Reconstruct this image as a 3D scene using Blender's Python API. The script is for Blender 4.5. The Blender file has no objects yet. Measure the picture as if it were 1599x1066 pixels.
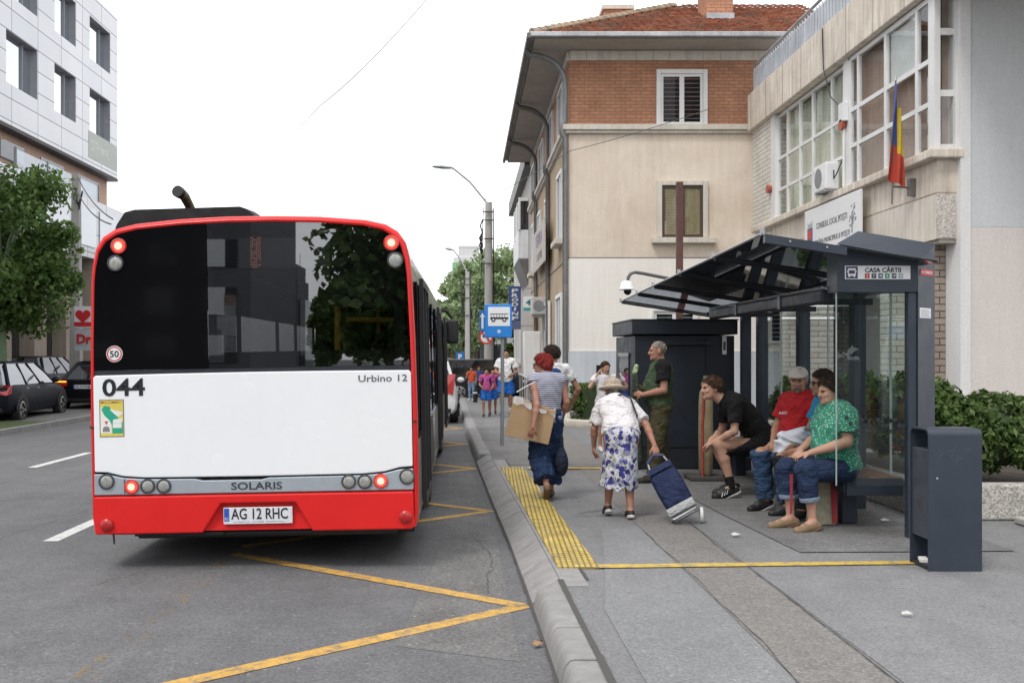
import bpy, bmesh, math, random
import numpy as np
from mathutils import Vector, Matrix
R = math.radians
rnd = random.Random(7)
SC = bpy.context.scene
COL = SC.collection
# ---------------------------------------------------------------- camera, sky, sun, exposure
F, VX, VY, CH = 1600.0, 727.0, 553.0, 1.68       # focal length in photo pixels, vanishing point, eye height
cam_data = bpy.data.cameras.new('camera'); cam = bpy.data.objects.new('camera', cam_data); COL.objects.link(cam)
cam.location = (0, 0, CH); cam.rotation_euler = (R(90), 0, 0)
cam_data.sensor_width = 36; cam_data.lens = 36 * F / 1599
cam_data.shift_x = (799.5 - VX) / 1599; cam_data.shift_y = (VY - 533) / 1599
cam_data.clip_end = 3000; cam_data.clip_start = 0.05
SC.camera = cam
SC.view_settings.view_transform = 'Standard'; SC.view_settings.look = 'None'
SC.view_settings.exposure = 0.0; SC.view_settings.gamma = 1.0

def nd(nt, t, ins=None, **kw):
    n = nt.nodes.new('ShaderNode' + t)
    for k, v in kw.items(): setattr(n, k, v)
    for k, v in (ins or {}).items():
        if isinstance(v, bpy.types.NodeSocket): nt.links.new(v, n.inputs[k])
        else: n.inputs[k].default_value = v
    return n

SUN_EL, SUN_AZ = R(56), R(215)                   # azimuth clockwise from +Y: behind the camera, to the left
world = bpy.data.worlds.new('World'); SC.world = world; world.use_nodes = True
wt = world.node_tree; wt.nodes.clear()
sky = nd(wt, 'TexSky', sky_type='NISHITA', sun_disc=False, sun_elevation=SUN_EL, sun_rotation=SUN_AZ)
tcw = nd(wt, 'TexCoord')
cl = nd(wt, 'TexNoise', {'Vector': tcw.outputs['Generated'], 'Scale': 3.2, 'Detail': 7.0, 'Roughness': .6})
ramp = nd(wt, 'MapRange', {'Value': cl.outputs[0], 'From Min': .35, 'From Max': .68, 'To Min': 12.0, 'To Max': 24.0})
cloud = nd(wt, 'VectorMath', {0: (1.0, 1.0, 1.02), 'Scale': ramp.outputs[0]}, operation='SCALE')
mixw = nd(wt, 'MixRGB', {0: .86, 1: sky.outputs[0], 2: cloud.outputs[0]})
bg = nd(wt, 'Background', {'Color': mixw.outputs[0], 'Strength': .10})
wo = nd(wt, 'OutputWorld', {'Surface': bg.outputs[0]})
sl = bpy.data.lights.new('sun', 'SUN'); sun = bpy.data.objects.new('sun', sl); COL.objects.link(sun)
sl.energy = 1.5; sl.angle = R(14); sl.color = (1.0, .96, .9)
sdir = Vector((math.sin(SUN_AZ) * math.cos(SUN_EL), math.cos(SUN_AZ) * math.cos(SUN_EL), math.sin(SUN_EL)))
sun.rotation_euler = sdir.to_track_quat('Z', 'Y').to_euler()

# ---------------------------------------------------------------- helpers
def P(px, py, Y): return Vector(((px - VX) / F * Y, Y, CH - (py - VY) / F * Y))
def G(px, py, z=0.0):
    Y = F * (CH - z) / (py - VY); return Vector(((px - VX) / F * Y, Y, z))
SW = 0.14                                        # pavement level

def tag(o, label=None, cat=None, group=None, kind=None):
    if label: o['label'] = label
    if cat: o['category'] = cat
    if group: o['group'] = group
    if kind: o['kind'] = kind
    return o
def thing(name, label, cat, loc=(0, 0, 0), group=None):
    o = bpy.data.objects.new(name, None); COL.objects.link(o); o.location = loc
    o.empty_display_size = .1
    o['_base'] = tuple(loc)
    return tag(o, label, cat, group)
def base_of(o):
    while o.parent: o = o.parent
    return Vector(o['_base']) if '_base' in o else Vector((0, 0, 0))
def link_mesh(name, me, parent=None, smooth=False):
    o = bpy.data.objects.new(name, me); COL.objects.link(o)
    if parent: o.parent = parent
    if smooth and me.polygons:
        me.polygons.foreach_set('use_smooth', [True] * len(me.polygons))
    return o
def kids(o): return [c for c in bpy.data.objects if c.parent == o]
def copy_tree(o, parent=None):
    c = o.copy(); COL.objects.link(c); c.parent = parent
    for ch in kids(o): copy_tree(ch, c)
    return c

class MB:
    def __init__(s): s.v = []; s.f = []; s.m = []
    def add(s, vs, fs, m=0):
        b = len(s.v); s.v += [tuple(x) for x in vs]
        for f in fs: s.f.append([b + i for i in f]); s.m.append(m)
        return s
    def box(s, x0, x1, y0, y1, z0, z1, m=0):
        vs = [(x, y, z) for z in (z0, z1) for y in (y0, y1) for x in (x0, x1)]
        return s.add(vs, [(0, 2, 3, 1), (4, 5, 7, 6), (0, 1, 5, 4), (1, 3, 7, 5), (3, 2, 6, 7), (2, 0, 4, 6)], m)
    def quad(s, a, b, c, d, m=0): return s.add([a, b, c, d], [(0, 1, 2, 3)], m)
    def poly(s, pts, m=0): return s.add(pts, [tuple(range(len(pts)))], m)
    def extr(s, pts, d, m=0):                    # polygon of 3-D points pushed along d
        n = len(pts); d = Vector(d); vs = [Vector(p) for p in pts]; vs = vs + [p + d for p in vs]
        fs = [tuple(range(n))[::-1], tuple(range(n, 2 * n))] + [(i, (i + 1) % n, n + (i + 1) % n, n + i) for i in range(n)]
        return s.add(vs, fs, m)
    def rings(s, rings, closed=True, cap0=False, cap1=False, m=0):
        n = len(rings[0]); b = len(s.v)
        for r in rings: s.v += [tuple(p) for p in r]
        k = n if closed else n - 1
        for i in range(len(rings) - 1):
            for j in range(k):
                s.f.append([b + i * n + j, b + i * n + (j + 1) % n, b + (i + 1) * n + (j + 1) % n, b + (i + 1) * n + j]); s.m.append(m)
        if cap0: s.f.append([b + j for j in range(n)][::-1]); s.m.append(m)
        if cap1: s.f.append([b + (len(rings) - 1) * n + j for j in range(n)]); s.m.append(m)
        return s
    def tube(s, pts, r, n=8, m=0, caps=True):
        pts = [Vector(p) for p in pts]; rr = r if isinstance(r, (list, tuple)) else [r] * len(pts)
        ref = Vector((0, 0, 1)); rings = []; up = None
        for i, p in enumerate(pts):
            t = (pts[min(i + 1, len(pts) - 1)] - pts[max(i - 1, 0)]).normalized()
            if up is None:
                up = t.cross(ref if abs(t.z) < .9 else Vector((1, 0, 0))).normalized()
            else:
                up = (up - t * up.dot(t)).normalized()
            w = t.cross(up)
            rings.append([p + (up * math.cos(a) + w * math.sin(a)) * rr[i] for a in [2 * math.pi * k / n for k in range(n)]])
        return s.rings(rings, True, caps, caps, m)
    def lathe(s, prof, c=(0, 0, 0), axis='z', n=20, m=0, caps=True):
        rings = []
        for r, h in prof:
            ring = []
            for k in range(n):
                a = 2 * math.pi * k / n; u, w = r * math.cos(a), r * math.sin(a)
                q = {'z': (u, w, h), 'y': (u, h, w), 'x': (h, u, w)}[axis]
                ring.append((c[0] + q[0], c[1] + q[1], c[2] + q[2]))
            rings.append(ring)
        return s.rings(rings, True, caps, caps, m)
    def ball(s, c, r, nu=12, nv=8, m=0):
        if not isinstance(r, (list, tuple)): r = (r, r, r)
        rings = []
        for i in range(nv + 1):
            t = math.pi * (i + .02) / (nv + .04)
            rings.append([(c[0] + r[0] * math.sin(t) * math.cos(2 * math.pi * k / nu), c[1] + r[1] * math.sin(t) * math.sin(2 * math.pi * k / nu), c[2] + r[2] * math.cos(t)) for k in range(nu)])
        return s.rings(rings, True, True, True, m)
    def build(s, name, mats, parent=None, smooth=False, bevel=0.0, seg=2, raw=False):
        if not isinstance(mats, (list, tuple)): mats = [mats]
        off = base_of(parent) if parent else Vector((0, 0, 0))
        me = bpy.data.meshes.new(name)
        me.from_pydata([(x - off.x, y - off.y, z - off.z) for x, y, z in s.v], [], s.f)
        for mm in mats: me.materials.append(mm)
        me.polygons.foreach_set('material_index', s.m)
        if not raw:
            bm = bmesh.new(); bm.from_mesh(me); bmesh.ops.recalc_face_normals(bm, faces=bm.faces); bm.to_mesh(me); bm.free()
        me.update()
        o = link_mesh(name, me, parent, smooth)
        if smooth:
            try: me.set_sharp_from_angle(angle=R(40))
            except Exception: pass
        if bevel:
            b = o.modifiers.new('bevel', 'BEVEL'); b.width = bevel; b.segments = seg; b.limit_method = 'ANGLE'; b.angle_limit = R(35)
            b.harden_normals = False
        return o

def text(s, w, h, origin, u, v, mat, parent, name='lettering', off=0.0, depth=.003, keep=False):
    cu = bpy.data.curves.new('t', 'FONT'); cu.body = s; cu.extrude = .01; cu.offset = off; cu.resolution_u = 3
    ob = bpy.data.objects.new('t', cu); COL.objects.link(ob)
    dg = bpy.context.evaluated_depsgraph_get(); me = bpy.data.meshes.new_from_object(ob.evaluated_get(dg))
    bpy.data.objects.remove(ob); bpy.data.curves.remove(cu)
    co = np.array([x.co[:] for x in me.vertices]); mn, mx = co.min(0), co.max(0)
    sx = w / (mx[0] - mn[0]); sy = h / (mx[1] - mn[1])
    if keep: sx = sy = min(sx, sy)
    u = Vector(u).normalized(); v = Vector(v).normalized(); n = u.cross(v)
    off_ = base_of(parent) if parent else Vector((0, 0, 0)); o = Vector(origin) - off_
    for vt in me.vertices:
        a, b, c = (vt.co.x - mn[0]) * sx, (vt.co.y - mn[1]) * sy, (vt.co.z + .01) / .02 * depth
        vt.co = o + u * a + v * b + n * c
    me.materials.clear(); me.materials.append(mat); me.polygons.foreach_set('material_index', [0] * len(me.polygons))
    return link_mesh(name, me, parent)

# ---------------------------------------------------------------- materials
def newmat(name):
    m = bpy.data.materials.new(name); m.use_nodes = True; nt = m.node_tree; nt.nodes.clear()
    out = nd(nt, 'OutputMaterial'); return m, nt, out
def C4(c): return (c[0], c[1], c[2], 1.0)
def vary(nt, vec, col, var, scale):
    a = nd(nt, 'TexNoise', {'Vector': vec, 'Scale': scale, 'Detail': 5.0, 'Roughness': .6})
    b = nd(nt, 'MapRange', {'Value': a.outputs[0], 'From Min': .3, 'From Max': .7, 'To Min': 1 - var, 'To Max': 1 + var})
    return nd(nt, 'VectorMath', {0: col, 'Scale': b.outputs[0]}, operation='SCALE').outputs[0]
def bumpn(nt, vec, scale, strength, dist=.01):
    a = nd(nt, 'TexNoise', {'Vector': vec, 'Scale': scale, 'Detail': 4.0})
    return nd(nt, 'Bump', {'Height': a.outputs[0], 'Strength': strength, 'Distance': dist}).outputs[0]
def finish(nt, out, col, rough=.6, metal=0., spec=.5, bump=None, coat=0., rvar=None, vec=None):
    p = nd(nt, 'BsdfPrincipled', {'Base Color': col, 'Roughness': rough, 'Metallic': metal, 'Specular IOR Level': spec, 'Coat Weight': coat, 'Coat Roughness': .04})
    if bump is not None: nt.links.new(bump, p.inputs['Normal'])
    nt.links.new(p.outputs[0], out.inputs[0]); return p
def M(name, col, rough=.6, metal=0., var=.08, vs=5., bump=0., bs=60., spec=.5, coat=0., streak=0., wr=0.):
    m, nt, out = newmat(name); tc = nd(nt, 'TexCoord').outputs['Object']
    c = nd(nt, 'RGB'); c.outputs[0].default_value = C4(col); c = c.outputs[0]
    c = vary(nt, tc, c, var, vs); c = vary(nt, tc, c, var * .6, vs * 9)
    if streak:
        mp = nd(nt, 'Mapping', {'Vector': tc, 'Scale': (5, 5, .35)}).outputs[0]
        c = vary(nt, mp, c, streak, 2.0)
    rr = nd(nt, 'MapRange', {'Value': nd(nt, 'TexNoise', {'Vector': tc, 'Scale': vs * 2}).outputs[0], 'From Min': .3, 'From Max': .7, 'To Min': max(.02, rough * .85), 'To Max': min(1, rough * 1.15)}).outputs[0]
    nb_ = bumpn(nt, tc, bs, bump) if bump else None
    if wr:
        wn = nd(nt, 'TexNoise', {'Vector': nd(nt, 'Mapping', {'Vector': tc, 'Scale': (1, 1, 1.7), 'Rotation': (.3, .2, 0)}).outputs[0], 'Scale': 8.0, 'Detail': 5.0, 'Roughness': .5, 'Distortion': 1.6})
        bb_ = nd(nt, 'Bump', {'Height': wn.outputs[0], 'Strength': wr, 'Distance': .05})
        if nb_ is not None: nt.links.new(nb_, bb_.inputs['Normal'])
        nb_ = bb_.outputs[0]
    finish(nt, out, c, rr, metal, spec, nb_, coat)
    return m
def glass(name, tint, refl=.12, rough=.01, gcol=(.95, .97, 1)):
    m, nt, out = newmat(name)
    t = nd(nt, 'BsdfTransparent', {'Color': C4(tint)}); g = nd(nt, 'BsdfGlossy', {'Color': C4(gcol), 'Roughness': rough})
    lw = nd(nt, 'LayerWeight', {'Blend': .5})
    p5 = nd(nt, 'Math', {0: lw.outputs['Facing'], 1: 5.0}, operation='POWER').outputs[0]
    fc = nd(nt, 'MapRange', {'Value': p5, 'From Min': 0, 'From Max': 1, 'To Min': refl, 'To Max': 1.0}).outputs[0]
    x = nd(nt, 'MixShader', {0: fc, 1: t.outputs[0], 2: g.outputs[0]}); nt.links.new(x.outputs[0], out.inputs[0]); return m
def darkgloss(name, col, refl=.12, rough=.015):
    m, nt, out = newmat(name); tc = nd(nt, 'TexCoord').outputs['Object']
    d = nd(nt, 'BsdfDiffuse', {'Color': C4(col)}); g = nd(nt, 'BsdfGlossy', {'Color': (.95, .97, 1, 1), 'Roughness': rough})
    lw = nd(nt, 'LayerWeight', {'Blend': .5})
    p5 = nd(nt, 'Math', {0: lw.outputs['Facing'], 1: 5.0}, operation='POWER').outputs[0]
    fc = nd(nt, 'MapRange', {'Value': p5, 'From Min': 0, 'From Max': 1, 'To Min': refl, 'To Max': 1.0}).outputs[0]
    x = nd(nt, 'MixShader', {0: fc, 1: d.outputs[0], 2: g.outputs[0]}); nt.links.new(x.outputs[0], out.inputs[0]); return m
def emis(name, col, st):
    m, nt, out = newmat(name); e = nd(nt, 'Emission', {'Color': C4(col), 'Strength': st}); nt.links.new(e.outputs[0], out.inputs[0]); return m
def wallvec(nt):
    tc = nd(nt, 'TexCoord').outputs['Object']; sp = nd(nt, 'SeparateXYZ', {0: tc})
    a = nd(nt, 'Math', {0: sp.outputs[0], 1: sp.outputs[1]}, operation='ADD').outputs[0]
    return tc, nd(nt, 'CombineXYZ', {0: a, 1: sp.outputs[2]}).outputs[0]
def bricks(name, c1, c2, mortar, bw, bh, ms, rough=.8, var=.18, bump=.4, offset=.5):
    m, nt, out = newmat(name); tc, wv = wallvec(nt)
    b = nd(nt, 'TexBrick', {'Vector': wv, 'Color1': C4(c1), 'Color2': C4(c2), 'Mortar': C4(mortar), 'Scale': 1.0, 'Mortar Size': ms, 'Mortar Smooth': .2, 'Bias': 0., 'Brick Width': bw, 'Row Height': bh}, offset=offset)
    c = vary(nt, tc, b.outputs[0], var, 1.3); c = vary(nt, tc, c, var * .7, 14.)
    inv = nd(nt, 'Math', {0: 1.0, 1: b.outputs['Fac']}, operation='SUBTRACT').outputs[0]
    bp = nd(nt, 'Bump', {'Height': inv, 'Strength': bump, 'Distance': .01}).outputs[0]
    finish(nt, out, c, rough, bump=bp); return m
def plaster(name, col, stain, amount=.5, rough=.85, vs=.6, streak=.1, bump=.15):
    m, nt, out = newmat(name); tc = nd(nt, 'TexCoord').outputs['Object']
    a = nd(nt, 'TexNoise', {'Vector': tc, 'Scale': vs, 'Detail': 8.0, 'Roughness': .65, 'Distortion': .6})
    f = nd(nt, 'MapRange', {'Value': a.outputs[0], 'From Min': .42, 'From Max': .72, 'To Min': 0, 'To Max': amount}).outputs[0]
    c = nd(nt, 'MixRGB', {0: f, 1: C4(col), 2: C4(stain)}).outputs[0]
    mp = nd(nt, 'Mapping', {'Vector': tc, 'Scale': (3.5, 3.5, .25)}).outputs[0]
    c = vary(nt, mp, c, streak, 2.5); c = vary(nt, tc, c, .06, 25.)
    finish(nt, out, c, rough, bump=bumpn(nt, tc, 45., bump)); return m
def asphalt(name, col, grain=.35, patch=.14, tint=(1, 1, 1), gs=90., spec_amt=.5):
    m, nt, out = newmat(name); tc = nd(nt, 'TexCoord').outputs['Object']
    c = nd(nt, 'RGB'); c.outputs[0].default_value = C4(col); c = c.outputs[0]
    c = vary(nt, tc, c, patch, .45); c = vary(nt, tc, c, patch * .7, 2.7)
    mp = nd(nt, 'Mapping', {'Vector': tc, 'Scale': (2.2, .12, 1)}).outputs[0]
    c = vary(nt, mp, c, patch * .7, 1.0)
    v = nd(nt, 'TexVoronoi', {'Vector': tc, 'Scale': gs}); g = nd(nt, 'SeparateColor', {0: v.outputs['Color']}).outputs[0]
    gr = nd(nt, 'MapRange', {'Value': g, 'To Min': 1 - grain, 'To Max': 1 + grain * 1.1}).outputs[0]
    c = nd(nt, 'VectorMath', {0: c, 'Scale': gr}, operation='SCALE').outputs[0]
    # dark oil / gum marks with a shape of their own
    sn = nd(nt, 'TexNoise', {'Vector': tc, 'Scale': 1.1, 'Detail': 6.0, 'Roughness': .6, 'Distortion': .8}).outputs[0]
    sf = nd(nt, 'MapRange', {'Value': sn, 'From Min': .60, 'From Max': .70, 'To Min': 1.0, 'To Max': .80}).outputs[0]
    gm = nd(nt, 'TexVoronoi', {'Vector': tc, 'Scale': 2.6}); gq = nd(nt, 'MapRange', {'Value': gm.outputs['Distance'], 'From Min': .045, 'From Max': .075, 'To Min': .74, 'To Max': 1.0}).outputs[0]
    c = nd(nt, 'VectorMath', {0: c, 'Scale': sf}, operation='SCALE').outputs[0]; c = nd(nt, 'VectorMath', {0: c, 'Scale': gq}, operation='SCALE').outputs[0]
    # scattered pale chips
    v2 = nd(nt, 'TexVoronoi', {'Vector': tc, 'Scale': gs * .33}); g2 = nd(nt, 'SeparateColor', {0: v2.outputs['Color']})
    a = nd(nt, 'Math', {0: g2.outputs[0], 1: .93}, operation='GREATER_THAN').outputs[0]
    b = nd(nt, 'Math', {0: v2.outputs['Distance'], 1: .28}, operation='LESS_THAN').outputs[0]
    ab = nd(nt, 'Math', {0: a, 1: b}, operation='MULTIPLY').outputs[0]; ab = nd(nt, 'Math', {0: ab, 1: spec_amt}, operation='MULTIPLY').outputs[0]
    c = nd(nt, 'MixRGB', {0: ab, 1: c, 2: (.42, .41, .38, 1)}).outputs[0]
    bp = nd(nt, 'Bump', {'Height': v.outputs['Distance'], 'Strength': .35, 'Distance': .006}).outputs[0]
    finish(nt, out, c, .82, bump=bp, spec=.35); return m
def worn_paint(name, col, under, wear=.45, scale=9.):
    m, nt, out = newmat(name); tc = nd(nt, 'TexCoord').outputs['Object']
    a = nd(nt, 'TexNoise', {'Vector': tc, 'Scale': scale, 'Detail': 9.0, 'Roughness': .75})
    f = nd(nt, 'MapRange', {'Value': a.outputs[0], 'From Min': wear - .06, 'From Max': wear + .1, 'To Min': 0, 'To Max': 1}).outputs[0]
    v = nd(nt, 'TexVoronoi', {'Vector': tc, 'Scale': 90.}); g = nd(nt, 'SeparateColor', {0: v.outputs['Color']}).outputs[0]
    gr = nd(nt, 'MapRange', {'Value': g, 'To Min': .82, 'To Max': 1.12}).outputs[0]
    c = nd(nt, 'MixRGB', {0: f, 1: C4(under), 2: C4(col)}).outputs[0]
    c = nd(nt, 'VectorMath', {0: c, 'Scale': gr}, operation='SCALE').outputs[0]
    c = vary(nt, tc, c, .1, 1.5)
    finish(nt, out, c, .75, bump=bumpn(nt, tc, 90., .3)); return m
def leafmat(name, col, tr=.35):
    m, nt, out = newmat(name); tc = nd(nt, 'TexCoord').outputs['Object']
    c = nd(nt, 'RGB'); c.outputs[0].default_value = C4(col); c = vary(nt, tc, c.outputs[0], .3, 1.7); c = vary(nt, tc, c, .2, 12.)
    p = nd(nt, 'BsdfPrincipled', {'Base Color': c, 'Roughness': .55, 'Specular IOR Level': .3}); t = nd(nt, 'BsdfTranslucent', {'Color': c})
    x = nd(nt, 'MixShader', {0: tr, 1: p.outputs[0], 2: t.outputs[0]}); nt.links.new(x.outputs[0], out.inputs[0]); return m

NAVY = M('anthracite_steel', (.030, .040, .058), .42, .0, var=.10, vs=3., bump=.02, bs=120)
NAVY_D = M('anthracite_inner', (.014, .018, .026), .5, var=.1)
BLACK = M('black_plastic', (.012, .012, .013), .45)
RUBBER = M('rubber', (.018, .018, .018), .8, bump=.1)
STEEL = M('galvanised', (.42, .43, .44), .45, .7, var=.1)
WHITE = M('white_enamel', (.78, .79, .80), .35, var=.03)
WHITEP = M('white_frame', (.74, .74, .73), .45, var=.05, vs=2., streak=.05)
INK = M('ink', (.012, .013, .018), .5)
GREYINK = M('grey_ink', (.25, .26, .28), .4, .3)
WOOD = M('bench_wood', (.20, .085, .045), .45, var=.25, vs=8., bump=.1)
CONC = plaster('concrete', (.42, .41, .38), (.24, .23, .21), .6, vs=1.5, streak=.12)
# ---------------------------------------------------------------- ground, road, pavement
LEFTK = -9.55
kerb_l = [(-6, .50), (2, .50), (4, .49), (5.24, .475), (7.04, .44), (8.93, .39), (11.5, .30), (14.9, .195), (18.5, .09), (22, .0), (28, -.12), (34, -.21), (45, -.33), (60, -.45), (90, -.6), (160, -.6), (320, -.6)]
def kx(Y):
    for (a, b), (c, d) in zip(kerb_l, kerb_l[1:]):
        if a <= Y <= c: return b + (d - b) * (Y - a) / (c - a)
    return kerb_l[-1][1]
def sheet(name, pts, z, mat, kind='structure', parent=None, label=None):
    o = MB().poly([(x, y, z) for x, y in pts]).build(name, mat, parent)
    if o.data.polygons[0].normal.z < 0: o.data.flip_normals()
    if kind: o['kind'] = kind
    return o
GROUND = asphalt('ground_asphalt', (.10, .10, .10), .2, .1)
ROAD = asphalt('road_asphalt', (.128, .129, .133), .25, .14, gs=85., spec_amt=.3)
PAVE = asphalt('pavement_asphalt', (.186, .188, .191), .22, .13, gs=100., spec_amt=.3)
PAVE_D = asphalt('pavement_dark', (.152, .151, .149), .28, .2, gs=80.)
PAVE_B = asphalt('pavement_trench', (.188, .179, .171), .25, .10, gs=75., spec_amt=.3)
PAVE_L = asphalt('pavement_pale', (.203, .207, .210), .22, .1, gs=95.)
KERB = plaster('kerb_stone', (.27, .265, .258), (.18, .175, .168), .7, vs=2.2, streak=.12, bump=.35)
YEL_R = worn_paint('road_yellow', (.56, .33, .075), (.19, .16, .12), .42, 10.)
YEL_F, nt, out = newmat('faded_yellow'); tc = nd(nt, 'TexCoord').outputs['Object']
fa = nd(nt, 'TexNoise', {'Vector': tc, 'Scale': 3.2, 'Detail': 9.0, 'Roughness': .75})
ff = nd(nt, 'MapRange', {'Value': fa.outputs[0], 'From Min': .52, 'From Max': .66, 'To Min': 0, 'To Max': .75}).outputs[0]
nt.links.new(nd(nt, 'MixShader', {0: ff, 1: nd(nt, 'BsdfTransparent').outputs[0], 2: nd(nt, 'BsdfDiffuse', {'Color': (.36, .26, .12, 1)}).outputs[0]}).outputs[0], out.inputs[0])
YEL_P = worn_paint('pavement_yellow', (.58, .40, .07), (.24, .21, .15), .42, 12.)
WHT_R = worn_paint('road_white', (.62, .62, .61), (.2, .2, .2), .36, 9.)
sheet('ground', [(-900, -300), (900, -300), (900, 2000), (-900, 2000)], -.03, GROUND)
ys = [-30] + [y for y, _ in kerb_l] 
road = [(LEFTK, -60), (.5, -60)] + [(x + .03, y) for y, x in kerb_l] + [(LEFTK, 320)]
sheet('road', road, 0.0, ROAD)
# kerb stones, one mesh with open joints; the boarding stretch has a laid-back face and a second flag row
def kerbseg(mb, y0, y1, low, gap=.006):
    y0 += gap; y1 -= gap
    j = (rnd.uniform(-.004, .004), rnd.uniform(-.004, .004))
    def sec(y, dz):
        x = kx(y)
        t = SW + dz
        if low: return [(x, y, -.02), (x, y, .035), (x + .02, y, .05), (x + .15, y, t - .012), (x + .20, y, t), (x + .20, y, -.02)]
        return [(x, y, -.02), (x + .012, y, .06), (x + .028, y, t - .028), (x + .05, y, t - .002), (x + .075, y, t + .003), (x + .215, y, t + .002), (x + .215, y, -.02)]
    mb.rings([sec(y0, j[0]), sec((y0 + y1) / 2, sum(j) / 2), sec(y1, j[1])], True, True, True)
kb = MB(); y = -6.0
while y < 6.75: kerbseg(kb, y, min(y + .62, 6.78), False); y += .62
y = 6.78
while y < 24: kerbseg(kb, y, y + .82, y < 15.0); y += .82
while y < 120: kerbseg(kb, y, y + 2.0, False); y += 2.0
tag(kb.build('kerb', KERB, smooth=True), kind='structure')
kb = MB(); y = 6.8
while y < 15.0:
    a, b = y + .006, y + .814; w = .17
    kb.add([(kx(yy) + .206 + dx, yy, zz) for zz in (0, SW + .003) for yy in (a, b) for dx in (0, w)], [(4, 5, 7, 6), (0, 1, 5, 4), (1, 3, 7, 5), (3, 2, 6, 7), (2, 0, 4, 6)])
    y += .82
tag(kb.build('kerb_flags', KERB), kind='structure')
pv = [(kx(y) + .20, y) for y, _ in kerb_l] + [(40, 320), (40, -6)]
sheet('pavement', pv, SW - .004, PAVE)
# pavement repairs as thin sheets
sheet('trench_strip', [(1.56, -2), (2.05, -2), (2.04, 6), (2.05, 9.3), (1.98, 22), (1.5, 22), (1.55, 10), (1.57, 6.5)], SW + .000, PAVE_B)
sheet('pavement_patch', [(.90, -2), (1.555, -2), (1.565, 6.5), (1.545, 9.2), (1.2, 9.0), (.98, 7.2), (.84, 6.2)], SW + .000, PAVE_L)
sheet('pavement_patch', [(2.06, 4.4), (2.06, 9.2), (2.43, 10.2), (2.52, 9.0), (2.60, 7.92), (3.5, 7.85), (4.6, 7.4), (4.2, 5.2), (3.0, 4.7)], SW + .000, PAVE)
sheet('shelter_slab', [(2.60, 7.97), (2.46, 10), (2.36, 12.4), (2.3, 16.5), (4.3, 16.5), (4.3, 8.02), (3.4, 7.99)], SW + .004, PAVE_D)
sheet('pavement_patch', [(.42, 14.3), (1.49, 14.2), (1.52, 22), (.2, 22)], SW + .001, PAVE_D)
# yellow lines
sheet('yellow_line', [(.92, 7.36), (3.30, 7.50), (3.30, 7.62), (.93, 7.48)], SW + .008, YEL_P)
sheet('yellow_line', [(.84, 13.75), (2.25, 13.7), (2.25, 13.9), (.84, 13.95)], SW + .008, YEL_P)
m, nt, out = newmat('tactile_yellow'); tc = nd(nt, 'TexCoord').outputs['Object']
b = nd(nt, 'TexBrick', {'Vector': nd(nt, 'Mapping', {'Vector': tc, 'Rotation': (0, 0, R(91.5))}).outputs[0], 'Color1': (.62, .46, .10, 1), 'Color2': (.52, .37, .06, 1), 'Mortar': (.20, .15, .05, 1), 'Scale': 1., 'Mortar Size': .008, 'Mortar Smooth': .3, 'Brick Width': .085, 'Row Height': .042}, offset=0.)
c = vary(nt, tc, b.outputs[0], .26, 1.6); c = vary(nt, tc, c, .25, 11.)
wn_ = nd(nt, 'TexNoise', {'Vector': tc, 'Scale': 5.0, 'Detail': 9.0, 'Roughness': .75}).outputs[0]
c = nd(nt, 'MixRGB', {0: nd(nt, 'MapRange', {'Value': wn_, 'From Min': .50, 'From Max': .66, 'To Min': 0, 'To Max': .75}).outputs[0], 1: c, 2: (.26, .22, .13, 1)}).outputs[0]
inv = nd(nt, 'Math', {0: 1., 1: b.outputs['Fac']}, operation='SUBTRACT').outputs[0]
finish(nt, out, c, .7, bump=nd(nt, 'Bump', {'Height': inv, 'Strength': .8, 'Distance': .008}).outputs[0]); TACT = m
tb = MB()
for i in range(22):
    a, b_ = 7.37 + i * .297, 7.37 + (i + 1) * .297 - .004
    def tx(Y): return .665 + (.48 - .665) * (Y - 7.37) / 6.55
    w = .30
    tb.add([(tx(yy) + dx, yy, zz) for zz in (SW - .01, SW + .012) for yy in (a, b_) for dx in (0, w)], [(4, 5, 7, 6), (0, 1, 5, 4), (1, 3, 7, 5), (3, 2, 6, 7), (2, 0, 4, 6)])
tag(tb.build('tactile_paving', TACT), kind='structure')
# road markings
def line(name, pts, w, z, mat):
    mb = MB(); n = len(pts); L = []
    for i, p in enumerate(pts):
        p = Vector(p).to_2d(); a = Vector(pts[max(i - 1, 0)]).to_2d(); b = Vector(pts[min(i + 1, n - 1)]).to_2d()
        d1 = (p - a).normalized() if i else (b - p).normalized(); d2 = (b - p).normalized() if i < n - 1 else d1
        t = (d1 + d2); t = t.normalized() if t.length > .2 else d2
        nn = Vector((-t.y, t.x)); k = max(.35, nn.dot(Vector((-d1.y, d1.x))))
        L.append((p + nn * w / 2 / k, p - nn * w / 2 / k))
    for (a, b), (c, d) in zip(L, L[1:]): mb.quad((a.x, a.y, z), (b.x, b.y, z), (d.x, d.y, z), (c.x, c.y, z))
    o = mb.build(name, mat); o['kind'] = 'structure'
    if o.data.polygons[0].normal.z < 0: o.data.flip_normals()
    return o
def seg(p, q, w, zz):
    p, q = Vector(p), Vector(q); d = (q - p).normalized(); n_ = Vector((-d.y, d.x)) * w / 2
    sheet('road_marking', [tuple(p + n_), tuple(p - n_), tuple(q - n_), tuple(q + n_)], zz, YEL_R)
for k, tip in enumerate((6.86, 11.0, 15.1, 19.2, 23.3)):
    xt = kx(tip) - .03
    seg((xt, tip), (-1.95, tip - 2.1 + .05), .125, .004); seg((xt - .04, tip - .02), (-1.95, tip + 1.75), .125, .006)
line('road_marking', [(-1.97, 2.0), (-1.97, 5.0), (-1.95, 8.0), (-1.96, 12)], .16, .003, YEL_F)
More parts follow.
